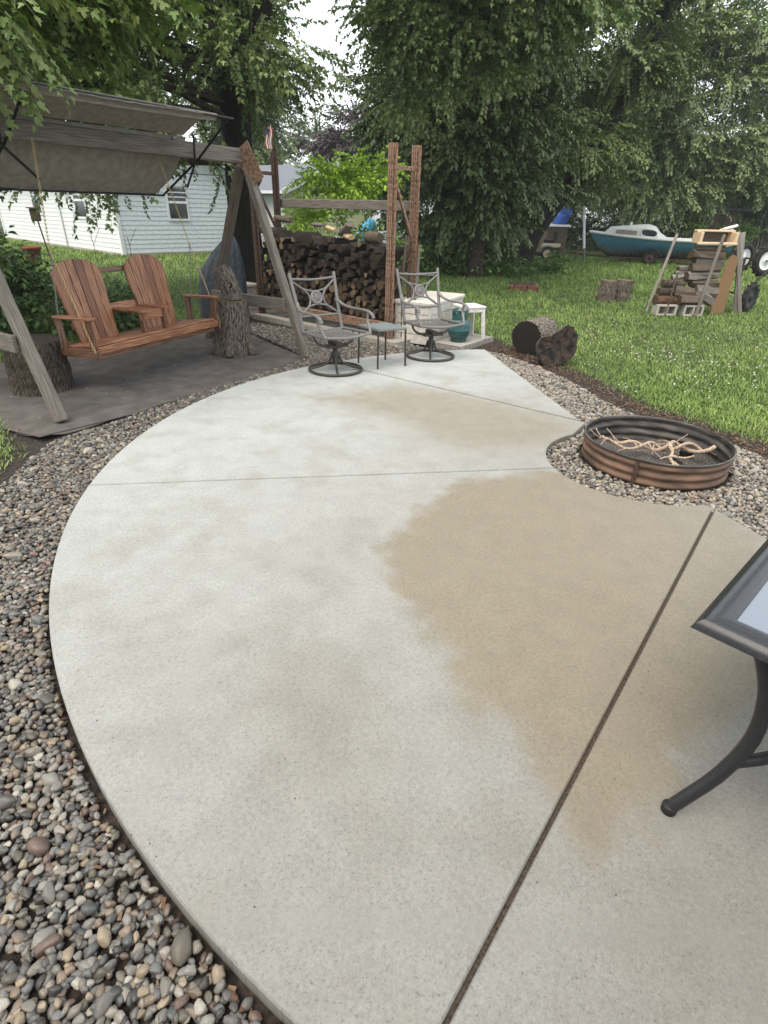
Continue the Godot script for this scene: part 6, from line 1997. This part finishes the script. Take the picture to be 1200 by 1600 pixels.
func car(o: Node3D):
	# side outline swept across the width
	var low := [Vector2(-2.25, 0.35), Vector2(-2.3, 0.62), Vector2(-2.1, 0.86), Vector2(-1.1, 0.98), Vector2(1.5, 1.02), Vector2(2.2, 0.98), Vector2(2.3, 0.65), Vector2(2.2, 0.35)]
	var top := [Vector2(-1.05, 0.985), Vector2(-0.35, 1.40), Vector2(0.1, 1.47), Vector2(1.1, 1.46), Vector2(1.95, 1.02)]
	for e in [["body", low, 0.88, M.white_paint], ["roof", top, 0.74, M.white_paint]]:
		var g := mb()
		g.st.set_smooth_group(-1)
		var q: Array = e[1]; var w: float = e[2]
		var c := Vector2.ZERO
		for p in q: c += p / q.size()
		for k in q.size():
			var a: Vector2 = q[k]; var b: Vector2 = q[(k + 1) % q.size()]
			var ov := (a + b) * 0.5 - c
			g.quad(v3(a.x, a.y, w), v3(b.x, b.y, w), v3(b.x, b.y, -w), v3(a.x, a.y, -w), a, b, b, a, v3(ov.x, ov.y, 0))
			for s in [-1.0, 1.0]: g.tri(v3(c.x, c.y, s * w), v3(a.x, a.y, s * w), v3(b.x, b.y, s * w), c, a, b, v3(0, 0, s))
		part(o, e[0], g.done(), e[3])
	for s in [-1.0, 1.0]:
		for e in [[-0.32, 0.6], [0.62, 0.95]]:
			rbox(o, "side_window", M.window_glass, v3(e[0] + 0.05, 1.2, s * 0.745), v3(e[1], 0.30, 0.012), 0, 0.01)
		for x in [-1.4, 1.35]: wheel(o, v3(x, 0.32, s * 0.82), 0.32, 0.2, Basis.IDENTITY, M.rubber, M.galv)
	rbox(o, "headlight", M.galv, v3(-2.24, 0.7, 0.6), v3(0.08, 0.12, 0.3), 0, 0.02)
	rbox(o, "headlight", M.galv, v3(-2.24, 0.7, -0.6), v3(0.08, 0.12, 0.3), 0, 0.02)
	rbox(o, "sill", M.black_plastic, v3(0, 0.34, 0), v3(4.3, 0.1, 1.7), 0, 0.02)

# ---------------------------------------------------------------- trees
# a drooping twig with leaves on both sides; y runs along the twig
func spray(n: int, length: float, leaf: float, shape: int, sd: int, droop := 0.35) -> ArrayMesh:
	var r := RandomNumberGenerator.new()
	r.seed = sd
	var g := MB.new()
	var at := func(t: float) -> Vector3: return v3(0, length * t, -droop * length * t * t)
	g.col = Color(0.45, 0.33, 0.22)
	for k in 4:
		var a: Vector3 = at.call(k / 4.0); var b: Vector3 = at.call((k + 1) / 4.0)
		var w := 0.005 * (1.0 - k / 5.0)
		g.quad(a - v3(w, 0, 0), a + v3(w, 0, 0), b + v3(w, 0, 0), b - v3(w, 0, 0), Vector2.ZERO, Vector2.ZERO, Vector2.ZERO, Vector2.ZERO, v3(0, 0, 1))
	var outline := []
	if shape == 0:   # five-lobed maple leaf, half outline from stem to tip
		outline = [Vector2(0, 0), Vector2(0.20, -0.10), Vector2(0.27, 0.06), Vector2(0.52, 0.12), Vector2(0.36, 0.30), Vector2(0.54, 0.56), Vector2(0.33, 0.52), Vector2(0.17, 0.50), Vector2(0.19, 0.78), Vector2(0, 1.05)]
	elif shape == 1: # plain pointed leaf
		outline = [Vector2(0, 0), Vector2(0.22, 0.25), Vector2(0.24, 0.5), Vector2(0, 1.0)]
	else:            # ragged leaf cluster
		outline = [Vector2(0, 0), Vector2(0.36, 0.18), Vector2(0.20, 0.42), Vector2(0.30, 0.66), Vector2(0, 1.0)]
	for i in n:
		var t := (i + 0.6) / n
		var p: Vector3 = at.call(t)
		var sd2 := -1.0 if i % 2 == 0 else 1.0
		var dir := v3(sd2 * r.randf_range(0.5, 1.0), r.randf_range(0.1, 0.8), r.randf_range(-0.9, 0.1)).normalized()
		if i == n - 1: dir = v3(r.randf_range(-0.3, 0.3), 0.8, -0.6).normalized()
		var nrm := v3(r.randf_range(-0.5, 0.5), r.randf_range(-0.4, 0.4), 1.0)
		nrm = (nrm - dir * nrm.dot(dir)).normalized()
		var side := dir.cross(nrm)
		var s := leaf * r.randf_range(0.7, 1.15)
		var stem := p + dir * s * 0.35
		var v := r.randf_range(0.72, 1.2)
		g.col = Color(v * r.randf_range(0.88, 1.12), v, v * r.randf_range(0.85, 1.05))
		g.st.set_smooth_group(-1)
		var mid := outline[0] as Vector2
		for h in [-1.0, 1.0]:
			var fold := nrm * 0.12
			var bend := func(q: Vector2) -> Vector3:
				return stem + dir * (q.y * s) + side * (q.x * s * h) + (fold * absf(q.x) * 2.0 - nrm * 0.16 * q.y * q.y) * s
			var cpt := Vector2(0, 0.42)
			for k in outline.size() - 1:
				g.tri(bend.call(cpt), bend.call(outline[k]), bend.call(outline[k + 1]), Vector2.ZERO, Vector2.ZERO, Vector2.ZERO, nrm)
	return g.done()

# crowns: ellipsoids [centre, radii, number of sprays]; leaves gather in clumps
func crown(p: Node3D, called: String, mesh: Mesh, vols: Array, hub: Vector3, ca: Color, cb: Color, size: float, clump_r: float, sd: int, hollow := 0.0) -> Array:
	var r := RandomNumberGenerator.new()
	r.seed = sd
	var off := -p.position
	var xs := []; var cs := []
	var hubs := []
	for v in vols:
		var c: Vector3 = v[0]; var rad: Vector3 = v[1]; var n: int = v[2]
		var per := 26
		var nc := maxi(1, n / per)
		for k in nc:
			var d := v3(r.randfn(), r.randfn(), r.randfn()).normalized()
			var f := pow(r.randf(), 0.45)
			f = maxf(f, hollow)
			var cc := c + d * rad * f
			hubs.append(cc)
			var tone := r.randf()
			var cr := clump_r * r.randf_range(0.65, 1.25)
			for i in per:
				var e := v3(r.randfn(), r.randfn() * 0.42, r.randfn()) * 0.6
				var q := cc + e * cr
				var outd := (q - hub); outd.y *= 0.35
				var y := (outd.normalized() * 0.8 + e.normalized() * 0.7 + v3(0, -0.12, 0) + v3(r.randfn(), r.randfn(), r.randfn()) * 0.4).normalized()
				var up := v3(0, 1, 0)
				var z := up - y * up.dot(y)
				if z.length() < 0.15: z = v3(1, 0, 0) - y * y.x
				z = z.normalized()
				var x := y.cross(z)
				var b := Basis(x, y, z) * Basis(Vector3.UP, r.randf_range(-0.6, 0.6))
				xs.append(Transform3D(b.scaled_local(Vector3.ONE * size * r.randf_range(0.75, 1.25)), q + off))
				cs.append(ca.lerp(cb, clampf(tone * 0.8 + r.randf() * 0.4, 0, 1.1)) * 1.1)
	scatter(p, called, mesh, M.leaf, xs, cs).set_meta("kind", "stuff")
	return hubs

func limbs(p: Node3D, starts: Array, hubs: Array, every: int, r0: float, m: Material, sd: int):
	var r := RandomNumberGenerator.new()
	r.seed = sd
	var g := mb()
	var off := -p.position
	for k in range(0, hubs.size(), every):
		var h: Vector3 = hubs[k]
		var s: Vector3 = starts[0]
		for q in starts:
			if q.distance_to(h) * (1.0 if q.y < h.y + 0.5 else 1.6) < s.distance_to(h) * (1.0 if s.y < h.y + 0.5 else 1.6): s = q
		var L := s.distance_to(h)
		var m1 := s.lerp(h, 0.4) + v3(r.randfn() * 0.06, 0.10 + 0.03 * r.randfn(), r.randfn() * 0.06) * L
		var m2 := s.lerp(h, 0.75) + v3(r.randfn() * 0.05, 0.07, r.randfn() * 0.05) * L
		var rr := r0 * clampf(L / 4.0, 0.35, 1.0)
		g.tube(curve([s + off, m1 + off, m2 + off, h + off], 8), [rr, rr * 0.9, rr * 0.8, rr * 0.7, rr * 0.58, rr * 0.46, rr * 0.35, rr * 0.24, rr * 0.12], 6, false)
	part(p, "limbs", g.done(), m)

func trunk(p: Node3D, pts: Array, radii: Array, m: Material, sd: int) -> Array:
	var g := mb()
	var c := curve(pts, 24)
	var rr := []
	for k in 25:
		var f := k / 24.0 * (radii.size() - 1)
		rr.append(lerpf(radii[int(f)], radii[mini(int(f) + 1, radii.size() - 1)], f - int(f)))
	g.tube(c, rr, 16, true, 0.12, nz(0.12, sd))
	part(p, "trunk", g.done(), m)
	var w := []
	for q in c: w.append(q + p.position)
	return w

func shade_wall():
	# unseen house wall with eave, added behind the viewer to shade the near patio
	var o := thing("house", "unseen sided house wall added behind the viewer to shade the near patio", "house", v3(2.0, -0.06, 2.3))
	rbox(o, "wall", M.siding, v3(0, 1.6, 1.0), v3(13.0, 3.2, 2.0), 0, 0.01)
	rbox(o, "eave", M.white_trim, v3(0, 3.15, -0.25), v3(13.6, 0.16, 0.7), 0, 0.01)
	rbox(o, "roof", M.shingle, v3(0, 3.75, 0.9), v3(13.6, 0.1, 3.0), 0, 0.01, v3(-0.42, 0, 0))

func trees():
	var maple := spray(23, 0.6, 0.074, 0, 301, 0.3)
	var maple_big := spray(20, 0.55, 0.072, 0, 302, 0.4)
	var plain_l := spray(16, 0.6, 0.15, 1, 303, 0.25)
	var ragged := spray(34, 0.8, 0.108, 2, 304, 0.22)
	var pinnate := spray(20, 0.55, 0.12, 1, 305, 0.5)
	var dg := Color(0.058, 0.090, 0.027); var mg := Color(0.135, 0.19, 0.056); var lg := Color(0.19, 0.255, 0.09)
	# big maple with the dark trunk behind the swing
	var o := thing("maple_tree", "big dark-trunked maple behind the swing, its leaves over the swing canopy", "tree", v3(-2.93, -0.06, -12.5))
	var w := trunk(o, [Vector3.ZERO, v3(-0.02, 1.2, 0), v3(-0.03, 2.6, 0), v3(0.05, 4.0, 0.05), v3(0.35, 5.6, 0.2), v3(0.8, 8.0, 0.4)], [0.40, 0.30, 0.275, 0.27, 0.22, 0.1], M.bark_dark, 310)
	var w2 := trunk(o, [v3(0.0, 3.6, 0), v3(0.6, 4.5, 0.2), v3(1.1, 6.2, 0.4)], [0.17, 0.15, 0.07], M.bark_dark, 311)
	var hubs := crown(o, "crown", maple, [
		[v3(-5.4, 5.0, -11.6), v3(2.5, 1.5, 1.9), 1600], [v3(-3.3, 4.3, -13.4), v3(1.1, 1.0, 0.8), 420], [v3(-7.0, 3.9, -11.0), v3(2.2, 1.1, 1.6), 800], [v3(-2.2, 7.0, -11.6), v3(2.0, 1.2, 1.9), 700],
		[v3(-2.1, 3.75, -11.2), v3(0.5, 0.4, 0.6), 130], [v3(-3.9, 2.85, -10.9), v3(0.6, 0.4, 0.5), 130], [v3(-5.0, 2.15, -10.0), v3(0.75, 0.16, 0.4), 60], [v3(-3.2, 2.45, -10.4), v3(0.3, 0.2, 0.3), 30], [v3(-4.6, 3.1, -10.6), v3(0.9, 0.4, 0.6), 190], [v3(-7.5, 2.1, -10.3), v3(0.4, 0.8, 0.4), 110],
		[v3(-4.0, 8.0, -13.0), v3(4.2, 2.4, 3.5), 450]], v3(-2.9, 4.6, -12.4), dg, mg, 1.0, 0.55, 312)
	limbs(o, w.slice(9, 25) + w2, hubs, 3, 0.07, M.bark, 313)
	# leaves close by at the upper left
	o = thing("maple_tree", "near maple reaching in from the left with light lobed leaves over the canopy end", "tree", v3(-6.9, -0.06, -5.6))
	w = trunk(o, [Vector3.ZERO, v3(0.05, 1.5, 0.0), v3(0.2, 3.2, 0.1), v3(0.6, 5.2, 0.2)], [0.28, 0.2, 0.18, 0.08], M.bark, 320)
	hubs = crown(o, "crown", maple_big, [
		[v3(-3.05, 2.92, -4.9), v3(0.6, 0.28, 0.45), 100], [v3(-3.3, 3.35, -5.6), v3(1.0, 0.42, 0.8), 420], [v3(-3.0, 3.8, -6.2), v3(0.7, 0.3, 0.7), 200], [v3(-4.6, 3.5, -6.0), v3(1.4, 0.7, 1.1), 500], [v3(-5.8, 4.6, -6.0), v3(2.2, 1.4, 2.0), 700]],
		v3(-6.4, 3.4, -5.5), Color(0.09, 0.14, 0.035), Color(0.17, 0.235, 0.065), 1.0, 0.38, 321)
	limbs(o, w.slice(14, 25), hubs, 3, 0.035, M.bark, 322)
	# dark tree in the middle
	o = thing("dark_tree", "dense dark tree in the middle of the yard with leaves down to the grass", "tree", v3(2.74, -0.06, -19.7))
	w = trunk(o, [Vector3.ZERO, v3(0.02, 1.5, 0), v3(-0.1, 4.0, 0), v3(0.2, 8.0, 0), v3(0.3, 11.5, 0)], [0.55, 0.42, 0.38, 0.25, 0.08], M.bark, 330)
	w2 = trunk(o, [v3(-0.3, 0.0, 0.1), v3(-0.7, 1.4, 0.2), v3(-1.3, 3.4, 0.3), v3(-1.6, 5.5, 0.4)], [0.26, 0.2, 0.16, 0.08], M.bark, 331)
	hubs = crown(o, "crown", ragged, [
		[v3(2.5, 5.6, -19.4), v3(3.1, 3.5, 2.6), 1650], [v3(1.2, 3.2, -18.6), v3(1.9, 1.7, 1.5), 800], [v3(3.0, 3.0, -18.6), v3(1.5, 1.9, 1.5), 750], [v3(2.2, 1.7, -18.4), v3(1.5, 0.8, 1.0), 280], [v3(2.6, 10.0, -19.6), v3(3.4, 2.4, 3.0), 300]],
		v3(2.7, 4.5, -19.7), dg, Color(0.105, 0.15, 0.05), 1.0, 0.7, 332)
	limbs(o, w.slice(5, 25) + w2, hubs, 5, 0.09, M.bark, 333)
	# pale drooping foliage over the middle: a maple between the dark tree and the patio
	o = thing("silver_maple_tree", "tall maple whose pale green boughs hang over the middle of the yard", "tree", v3(2.2, -0.06, -17.6))
	w = trunk(o, [v3(0.3, 0, 0.0), v3(0.25, 2.5, 0), v3(0.1, 5.5, 0.4), v3(-0.2, 9.5, 1.2)], [0.24, 0.19, 0.15, 0.06], M.bark, 340)
	hubs = crown(o, "crown", maple, [
		[v3(1.5, 5.6, -13.6), v3(2.3, 0.95, 1.7), 1300], [v3(0.4, 4.9, -13.8), v3(0.75, 0.7, 1.0), 330], [v3(1.6, 4.5, -14.2), v3(1.5, 0.45, 1.0), 380], [v3(0.3, 3.7, -14.0), v3(0.35, 0.6, 0.5), 80], [v3(3.0, 5.4, -14.5), v3(1.5, 0.9, 1.4), 500], [v3(1.5, 8.0, -15.5), v3(3.5, 2.0, 2.8), 350]],
		v3(2.2, 6.5, -16.6), Color(0.095, 0.145, 0.048), Color(0.22, 0.29, 0.11), 1.05, 0.5, 341)
	limbs(o, w.slice(10, 25), hubs, 3, 0.06, M.bark, 342)
	# leaning trunk right of it
	o = thing("leaning_tree", "tree with a thick dark trunk leaning right, beyond the middle of the lawn", "tree", v3(4.69, -0.06, -22.3))
	w = trunk(o, [Vector3.ZERO, v3(0.35, 1.0, 0), v3(1.0, 2.0, -0.1), v3(1.95, 3.4, -0.1), v3(2.8, 5.2, -0.2), v3(3.6, 7.2, -0.4), v3(4.5, 11.0, -0.8)], [0.5, 0.38, 0.36, 0.34, 0.29, 0.22, 0.08], M.bark_dark, 350)
	w2 = trunk(o, [v3(0.4, 1.2, 0), v3(0.5, 2.6, 0.2), v3(0.3, 4.6, 0.3), v3(0.6, 7.2, 0.2)], [0.26, 0.22, 0.18, 0.08], M.bark_dark, 351)
	hubs = crown(o, "crown", ragged, [
		[v3(7.0, 9.5, -22.8), v3(3.6, 2.6, 2.8), 1000], [v3(5.3, 6.3, -23.6), v3(1.6, 2.2, 1.4), 600], [v3(7.8, 5.8, -24.4), v3(1.7, 1.8, 1.2), 380], [v3(5.2, 3.5, -23.4), v3(1.2, 1.0, 1.2), 240], [v3(6.5, 3.5, -21.7), v3(0.9, 0.7, 0.5), 150], [v3(7.6, 6.0, -21.8), v3(1.0, 0.9, 0.5), 190], [v3(8.2, 7.6, -21.8), v3(1.0, 0.7, 0.5), 150], [v3(6.8, 3.0, -23.6), v3(1.3, 0.9, 1.0), 260], [v3(6.2, 12.6, -23.0), v3(3.8, 2.4, 3.2), 250]],
		v3(6.2, 6.0, -22.6), dg, Color(0.155, 0.21, 0.065), 1.05, 0.65, 352)
	limbs(o, w.slice(8, 25) + w2, hubs, 5, 0.09, M.bark, 353)
	# pale tree at the right, behind the boat
	o = thing("light_green_tree", "broad light green tree behind the boat with clumped pale leaves", "tree", v3(13.2, -0.06, -31.0))
	w = trunk(o, [Vector3.ZERO, v3(0.0, 2.5, 0), v3(-0.3, 6.0, 0), v3(0.2, 11.0, 0)], [0.5, 0.4, 0.3, 0.1], M.bark, 360)
	hubs = crown(o, "crown", ragged, [
		[v3(12.6, 7.6, -29.6), v3(5.0, 4.6, 2.6), 2200], [v3(11.5, 3.2, -29.0), v3(3.0, 1.5, 1.5), 900], [v3(15.2, 3.9, -28.8), v3(2.4, 1.6, 1.5), 700], [v3(9.9, 5.6, -28.6), v3(2.0, 2.6, 1.5), 600], [v3(13.0, 13.0, -30.5), v3(5.0, 3.0, 3.6), 400]],
		v3(13.0, 6.5, -31.0), Color(0.095, 0.15, 0.055), Color(0.235, 0.30, 0.13), 1.15, 0.75, 361)
	limbs(o, w.slice(6, 25), hubs, 6, 0.1, M.bark, 362)
	o = thing("dark_conifer_tree", "darker blue-green tree at the right edge behind the picket fence", "tree", v3(20.6, -0.06, -33.0))
	w = trunk(o, [Vector3.ZERO, v3(0, 5, 0), v3(0.1, 13, 0)], [0.4, 0.3, 0.06], M.bark, 370)
	hubs = crown(o, "crown", ragged, [[v3(20.4, 7.5, -31.8), v3(3.6, 6.0, 2.8), 1700], [v3(18.6, 3.6, -31.6), v3(2.6, 2.2, 1.4), 700]], v3(20.6, 7.0, -33.0), Color(0.03, 0.058, 0.028), Color(0.062, 0.1, 0.05), 1.2, 0.8, 371)
	limbs(o, w, hubs, 6, 0.08, M.bark, 372)
	# purple-leaved tree and the pale ones by it
	o = thing("purple_leaf_tree", "dark purple leaved tree behind the yellow house", "tree", v3(-2.0, -0.06, -42.0))
	w = trunk(o, [Vector3.ZERO, v3(0, 3, 0), v3(0.1, 7, 0)], [0.3, 0.22, 0.06], M.bark, 380)
	hubs = crown(o, "crown", ragged, [[v3(-1.9, 4.6, -41.0), v3(3.0, 2.3, 2.2), 1500], [v3(0.8, 4.6, -41.6), v3(2.0, 2.6, 1.8), 700]], v3(-2, 4, -42), Color(0.028, 0.020, 0.026), Color(0.07, 0.042, 0.052), 1.2, 0.7, 381)
	limbs(o, w, hubs, 6, 0.07, M.bark, 382)
	var bk := [
		["background_tree", "tall light green tree behind the roof of the yellow house", v3(-9.3, 0, -41.0), v3(2.5, 4.6, 2.2), 7.6, 1500, 0.7],
		["background_tree", "slim young tree between the yellow house and the purple one", v3(-5.2, 0, -46.0), v3(1.0, 2.0, 1.0), 5.2, 130, 0.55],
		["background_tree", "green tree far behind the white house, above its roof at the left", v3(-17.5, 0, -36.0), v3(4.6, 4.5, 3.0), 6.6, 2100, 0.3],
		["background_tree", "green tree farthest to the left beyond the white house", v3(-27.0, 0, -40.0), v3(5.5, 5.0, 3.5), 6.6, 1700, 0.25],
		["background_tree", "distant tree just left of the middle, beyond the purple leaved tree", v3(1.8, 0, -64.0), v3(4.2, 3.0, 3.0), 5.4, 900, 0.4],
		["background_tree", "distant tree behind the dark tree in the middle", v3(9.0, 0, -58.0), v3(5.5, 3.2, 3.2), 5.0, 900, 0.3],
		["background_tree", "distant tree behind the light green tree at the right", v3(21.0, 0, -55.0), v3(6.0, 4.0, 3.5), 5.6, 1100, 0.3],
		["background_tree", "distant tree at the far right beyond the fence", v3(33.0, 0, -50.0), v3(6.0, 6.0, 3.5), 7.6, 1500, 0.25],
		["background_tree", "distant hazy tree between the two houses", v3(-12.5, 0, -58.0), v3(5.0, 4.6, 3.2), 6.4, 1300, 0.45]]
	for k in bk.size():
		var e: Array = bk[k]
		o = thing(e[0], e[1], "tree", v3(e[2].x, -0.06, e[2].z))
		w = trunk(o, [Vector3.ZERO, v3(0, 2.5, 0), v3(0.1, e[4], 0)], [0.36, 0.28, 0.1], M.bark, 390 + k)
		hubs = crown(o, "crown", ragged, [[v3(e[2].x, e[4], e[2].z), e[3], e[5]]], v3(e[2].x, e[4] - 1.0, e[2].z), dg.lerp(lg, e[6] * 0.6), mg.lerp(Color(0.16, 0.21, 0.08), e[6]), 1.5, 0.95, 400 + k)
		limbs(o, w, hubs, 8, 0.09, M.bark, 420 + k)
	# shrubs
	o = thing("green_shrub", "bright yellow-green shrub growing up behind the firewood rack", "shrub", v3(-1.25, -0.06, -12.6))
	hubs = crown(o, "foliage", pinnate, [[v3(-1.0, 2.0, -12.4), v3(0.52, 0.20, 0.4), 190], [v3(-0.7, 2.15, -12.4), v3(0.34, 0.14, 0.3), 60], [v3(-1.45, 1.65, -12.5), v3(0.2, 0.15, 0.3), 26], [v3(-1.6, 1.35, -12.5), v3(0.5, 0.25, 0.3), 60]], v3(-1.25, 0.8, -12.6), Color(0.22, 0.36, 0.035), Color(0.36, 0.52, 0.07), 0.8, 0.26, 440)
	limbs(o, [v3(-1.3, 0.0, -12.6), v3(-1.15, 0.0, -12.5)], hubs, 2, 0.02, M.bark, 441)
	o = thing("green_shrub", "dark leafy shrub behind the left end of the porch swing", "shrub", v3(-5.3, -0.06, -8.2))
	hubs = crown(o, "foliage", plain_l, [[v3(-5.5, 0.42, -8.0), v3(0.95, 0.5, 0.7), 420], [v3(-4.4, 0.28, -8.2), v3(0.55, 0.32, 0.5), 150], [v3(-6.4, 0.6, -8.6), v3(0.9, 0.6, 0.7), 260]], v3(-5.3, 0.0, -8.3), Color(0.035, 0.072, 0.02), Color(0.085, 0.14, 0.035), 0.55, 0.25, 442)
	limbs(o, [v3(-5.3, 0.0, -8.2), v3(-4.6, 0.0, -8.3)], hubs, 2, 0.012, M.bark, 443)
	o = thing("green_shrub", "low green plants behind the gap between the two swing backs", "shrub", v3(-4.15, -0.06, -9.0))
	hubs = crown(o, "foliage", plain_l, [[v3(-4.15, 0.32, -9.0), v3(0.55, 0.35, 0.5), 160]], v3(-4.15, 0.0, -9.0), Color(0.03, 0.065, 0.02), Color(0.075, 0.125, 0.035), 0.5, 0.22, 444)
	o = thing("green_shrub", "low leafy plants behind the top right end of the firewood", "shrub", v3(-0.2, -0.06, -11.0))
	hubs = crown(o, "foliage", plain_l, [[v3(-0.15, 1.05, -10.6), v3(0.45, 0.25, 0.4), 110], [v3(-0.6, 0.9, -11.0), v3(0.6, 0.4, 0.4), 120]], v3(-0.2, 0.2, -11.0), Color(0.05, 0.10, 0.025), Color(0.11, 0.185, 0.05), 0.5, 0.22, 445)
	limbs(o, [v3(-0.2, 0.0, -11.0)], hubs, 1, 0.012, M.bark, 446)
	o = thing("undergrowth_plant", "tall weeds round the foot of the dark middle tree", "weeds", v3(2.4, -0.06, -18.6))
	hubs = crown(o, "foliage", plain_l, [[v3(1.9, 0.25, -18.2), v3(1.5, 0.3, 0.7), 420], [v3(3.6, 0.25, -19.2), v3(1.4, 0.35, 0.8), 260]], v3(2.4, -1.0, -18.9), Color(0.05, 0.10, 0.025), Color(0.12, 0.2, 0.045), 0.75, 0.3, 447)
	o = thing("undergrowth_plant", "yellow-green saplings between the two dark trunks", "weeds", v3(3.4, -0.06, -21.5))
	hubs = crown(o, "foliage", plain_l, [[v3(3.5, 0.55, -21.0), v3(0.6, 0.5, 0.5), 120]], v3(3.4, -1.0, -21.5), Color(0.12, 0.22, 0.03), Color(0.2, 0.32, 0.06), 0.75, 0.3, 448)
	o = thing("leafy_plant", "pale green garden plant behind the wood pile's top", "plant", v3(14.8, -0.06, -28.8))
	hubs = crown(o, "foliage", plain_l, [[v3(14.2, 0.95, -28.6), v3(0.8, 0.6, 0.4), 130], [v3(15.6, 1.15, -28.8), v3(0.8, 0.6, 0.4), 150]], v3(14.8, -0.5, -29.0), Color(0.12, 0.2, 0.05), Color(0.2, 0.3, 0.09), 0.8, 0.25, 449)
	# hedge-like growth closing the far side
	o = thing("hedge", "dark overgrown hedge along the far side of the yard behind the boat", "hedge", v3(14.0, -0.06, -34.0))
	hubs = crown(o, "foliage", ragged, [[v3(9.0, 1.6, -33.5), v3(4.0, 1.7, 1.2), 700], [v3(16.0, 1.7, -34.0), v3(5.0, 1.9, 1.2), 900], [v3(23.0, 1.8, -35.0), v3(5.0, 2.0, 1.2), 600]], v3(14, 0.5, -36.0), dg, Color(0.06, 0.1, 0.03), 1.2, 0.7, 450)

func _ready():
	rng.seed = 20240611
	camera_and_light()
	materials()
	ground()
	patio()
	gravel()
	lawn()
	mat_pad()
	houses()
	shade_wall()
	rack()
	trees()
	swing_stand()
	canopy()
	porch_swing()
	stumps_and_logs()
	swivel_chair("swivel_chair", "grey metal swivel chair nearest the swing, left of the glass side table", v3(-0.59, 0.0, -6.25), atan2(0.62, 0.785))
	swivel_chair("swivel_chair", "grey metal swivel chair in front of the deck box", v3(0.53, 0.0, -7.04), atan2(0.43, 0.90))
	side_table()
	patio_table()
	fire_ring()
	small_things()
	wood_pile()
	boat()
	yard_things()
